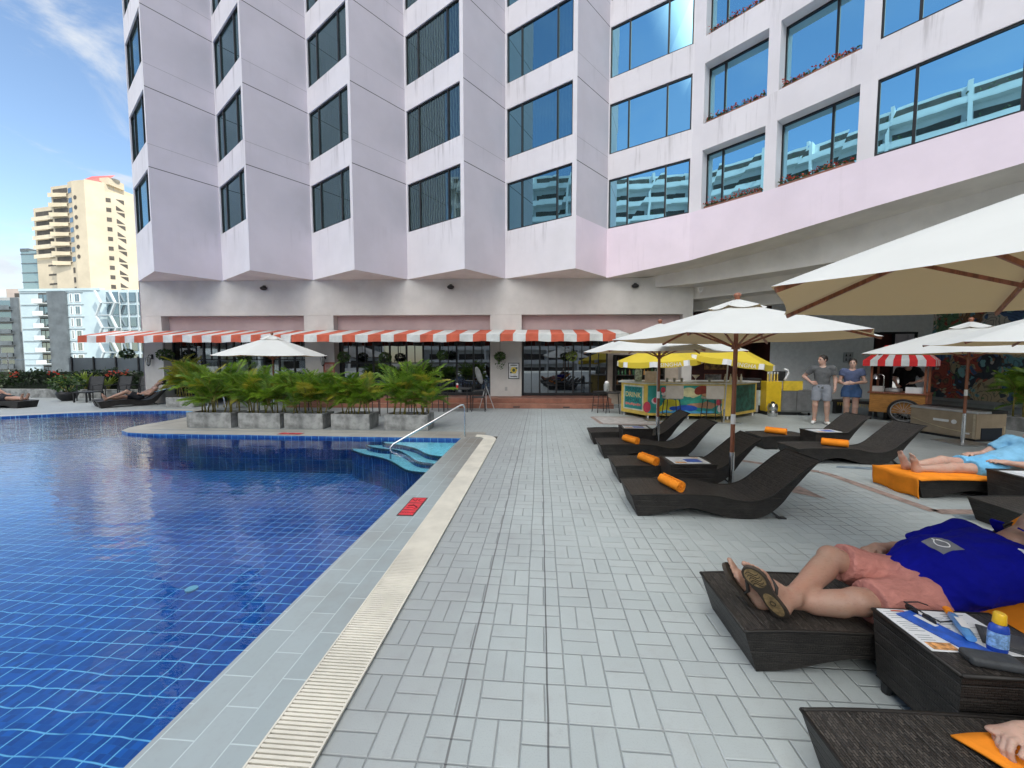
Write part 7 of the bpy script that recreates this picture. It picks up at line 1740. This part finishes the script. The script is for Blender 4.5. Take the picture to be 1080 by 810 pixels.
# printed patch on the chest, laid on the shirt surface by a shrinkwrap-free projection onto the belly ellipsoid
pc = np.array(J['pelvis'])*.50+np.array(J['chest'])*.50; 
sh_o = [o for o in kids(t) if o.name.startswith('shirt')][0]
from mathutils.bvhtree import BVHTree
bv = BVHTree.FromPolygons([v.co for v in sh_o.data.vertices], [tuple(p.vertices) for p in sh_o.data.polygons])
def lay(o_, u, v, pts, lift):
    """points given in a small chart (u along body, v across) dropped on the shirt"""
    out = []
    for a, b in pts:
        base_ = Vector(o_)+Vector(u)*a+Vector(v)*b; h = bv.ray_cast(base_+Vector(f_)*.5, Vector(-f_)); out.append(tuple((h[0] if h[0] is not None else base_)+Vector(f_)*lift))
    return out
def decal(name, mat, o_, pts2, lift):
    mb = MB(); mb.add(lay(o_, tuple(up), tuple(r_), pts2, lift), [tuple(range(len(pts2)))]); return mb.build(name, mat, t)
o_ = tuple(pc+up*.02-r_*.03)
gridn = 6; mb = MB()
for i in range(gridn):
    for j in range(gridn):
        s0, s1, t0, t1 = [-.055+.11*k/gridn for k in (i, i+1, j, j+1)]; mb.add(lay(o_, tuple(up), tuple(r_), [(s0,t0),(s0,t1),(s1,t1),(s1,t0)], .004), [(0,1,2,3)])
mb.build('chest_patch', M('grey_patch', (.17,.18,.20), .6, var=.06), t)
mb = MB(); lp = lay(o_, tuple(up), tuple(r_), [(.022*math.sin(a)+.0, .034*math.cos(a)) for a in np.linspace(.25, 2*PI-.1, 22)]+[(-.005,.044)], .0055); mb.tube(lp, .0028, 5); mb.build('patch_loop', WHITE, t)
lp = lay(tuple(np.array(J['chest'])+up*.10+r_*(-.13)), tuple(up), tuple(r_), [(0,-.014),(.006,0),(.0,.012)], .003); mb = MB(); mb.tube(lp, [.004,.006,.003], 5); mb.build('small_emblem', WHITE, t)
# shorts drawstring / pocket seam
# flip-flops
def flipflop(heel, toe, up_, side):
    d = unit(np.array(toe)-np.array(heel)); n_ = unit(np.array(up_)-d*np.dot(unit(up_), d)); s_ = np.cross(d, n_)
    if np.dot(s_, side) < 0: s_ = -s_
    ln = np.linalg.norm(np.array(toe)-np.array(heel))+.025; h0 = np.array(heel)-d*.02-n_*.012
    prof = [(u_, w_*1.22) for u_, w_ in [(0,.0),(.02,.026),(.08,.034),(.20,.037),(.36,.034),(.50,.034),(.66,.044),(.80,.049),(.91,.040),(.98,.020),(1.0,0)]]
    out = [(u*ln, w_*1.0) for u, w_ in prof]+[(u*ln, -w_*.92) for u, w_ in prof[-2:0:-1]]
    ptw = lambda a, b, c: tuple(h0+d*a+s_*b+n_*c)
    n = len(out)
    mb = MB(); mb.add([ptw(a,b,-.018) for a,b in out]+[ptw(a,b,0) for a,b in out], [tuple(range(n)), tuple(range(n,2*n))[::-1]]+[(i,(i+1)%n,n+(i+1)%n,n+i) for i in range(n)], 0); so_ = mb.build('flip_flop', M('flipflop_dark', (.035,.026,.018), .7, var=.2), t)
    mb = MB(); ins = lambda lo, hi: [(ln*(lo+(hi-lo)*u), w_*.80) for u, w_ in prof]+[(ln*(lo+(hi-lo)*u), -w_*.74) for u, w_ in prof[-2:0:-1]]
    for lo, hi in ((.60,.97),(.05,.50)):
        cx_ = (lo+hi)/2; ps = [(ln*(cx_+(hi-lo)/2*math.cos(a)), (.046 if lo > .5 else .034)*math.sin(a)) for a in np.linspace(0,2*PI,21)[:-1]]; mb.add([ptw(a,b,-.0195) for a,b in ps], [tuple(range(20))])
    mb.build('tread', M('tan_tread', (.24,.165,.075), .75, var=.25, vs=40, bs=.5, bscale=120), so_)
    mb = MB()
    for k in range(5): q = [ptw(ln*(.66+.055*k)+.012*math.sin(x*3), x*.030, -.0215) for x in np.linspace(-1,1,7)]; mb.tube(q, .0022, 4)
    q = [ptw(ln*.30+.014*math.cos(a), .012*math.sin(a), -.021) for a in np.linspace(0,2*PI,13)]; mb.tube(q, .003, 4); mb.build('tread_groove', M('dark_groove', (.05,.035,.018), .8), so_)
    mb = MB()
    for sg in (-1,1): mb.tube([ptw(ln*.76,.012,.0),ptw(ln*.74,.012,.035),ptw(ln*.62,sg*.036+.004,.052),ptw(ln*.46,sg*.040,.03),ptw(ln*.42,sg*.036,0)], [.005,.007,.010,.010,.007], 6)
    mb.build('strap', M('strap_black', (.02,.018,.016), .6), so_, smooth=True)
for s_ in 'RL': flipflop(J['ft'+s_][0], J['ft'+s_][1], J['ft'+s_][2], J['ft'+s_][3])

# ---- bather whose hand rests on the bottom right lounger
HX, HY = 1.03, 1.245
HS = .035   # the arm lies a touch further along
t = thing('person', (HX,HY,0), 'bather mostly out of frame, only a hand resting on the bottom right lounger', 'person')
W_ = lambda x, y, z: (x-HX, y-HY, z)
J = dict(pelvis=W_(1.98,1.10,.34), chest=W_(2.30,1.10,.47), neck=W_(2.50,1.10,.62), head=W_(2.64,1.10,.73), hipR=W_(1.95,1.18,.33), hipL=W_(1.95,1.03,.33), knR=W_(1.56,1.06,.34), knL=W_(1.56,.94,.34), anR=W_(1.20,1.03,.31), anL=W_(1.20,.92,.31),
    shR=W_(2.40,1.30,.54), shL=W_(2.40,.90,.54), elR=W_(2.10,1.40,.38), elL=W_(2.15,.85,.42), wrR=W_(1.655+HS,1.40,.30), wrL=W_(2.0,.98,.46), calf=(0,0,-.015), hdR=((-.93,-.25,-.05),(-.05,.30,.95),(-.25,-.93,.25),.80), hdL=((-.8,.4,0),(0,0,1),(0,1,0),.3))
J['ftR'] = (np.array(W_(1.15,1.02,.29)), np.array(W_(1.12,1.0,.50)), (1,0,.1), (0,-1,0)); J['ftL'] = (np.array(W_(1.15,.91,.29)), np.array(W_(1.12,.90,.50)), (1,0,.1), (0,1,0))
f = unit((-.42,0,.90)); hf, hu = (-.5,0,.84), (.84,0,.52)
body(t, J, f, SKINP, hf, hu, .95, res=.0042, toes=True); shorts(t, J, f, fabric('teal_swim_shorts', (.03,.16,.17), .5), .95, to=.6); hair_cap(t, J['head'], hf, hu, 1.0, HAIRD, .05)
NAIL = skin_mat('nail', (.62,.40,.34))
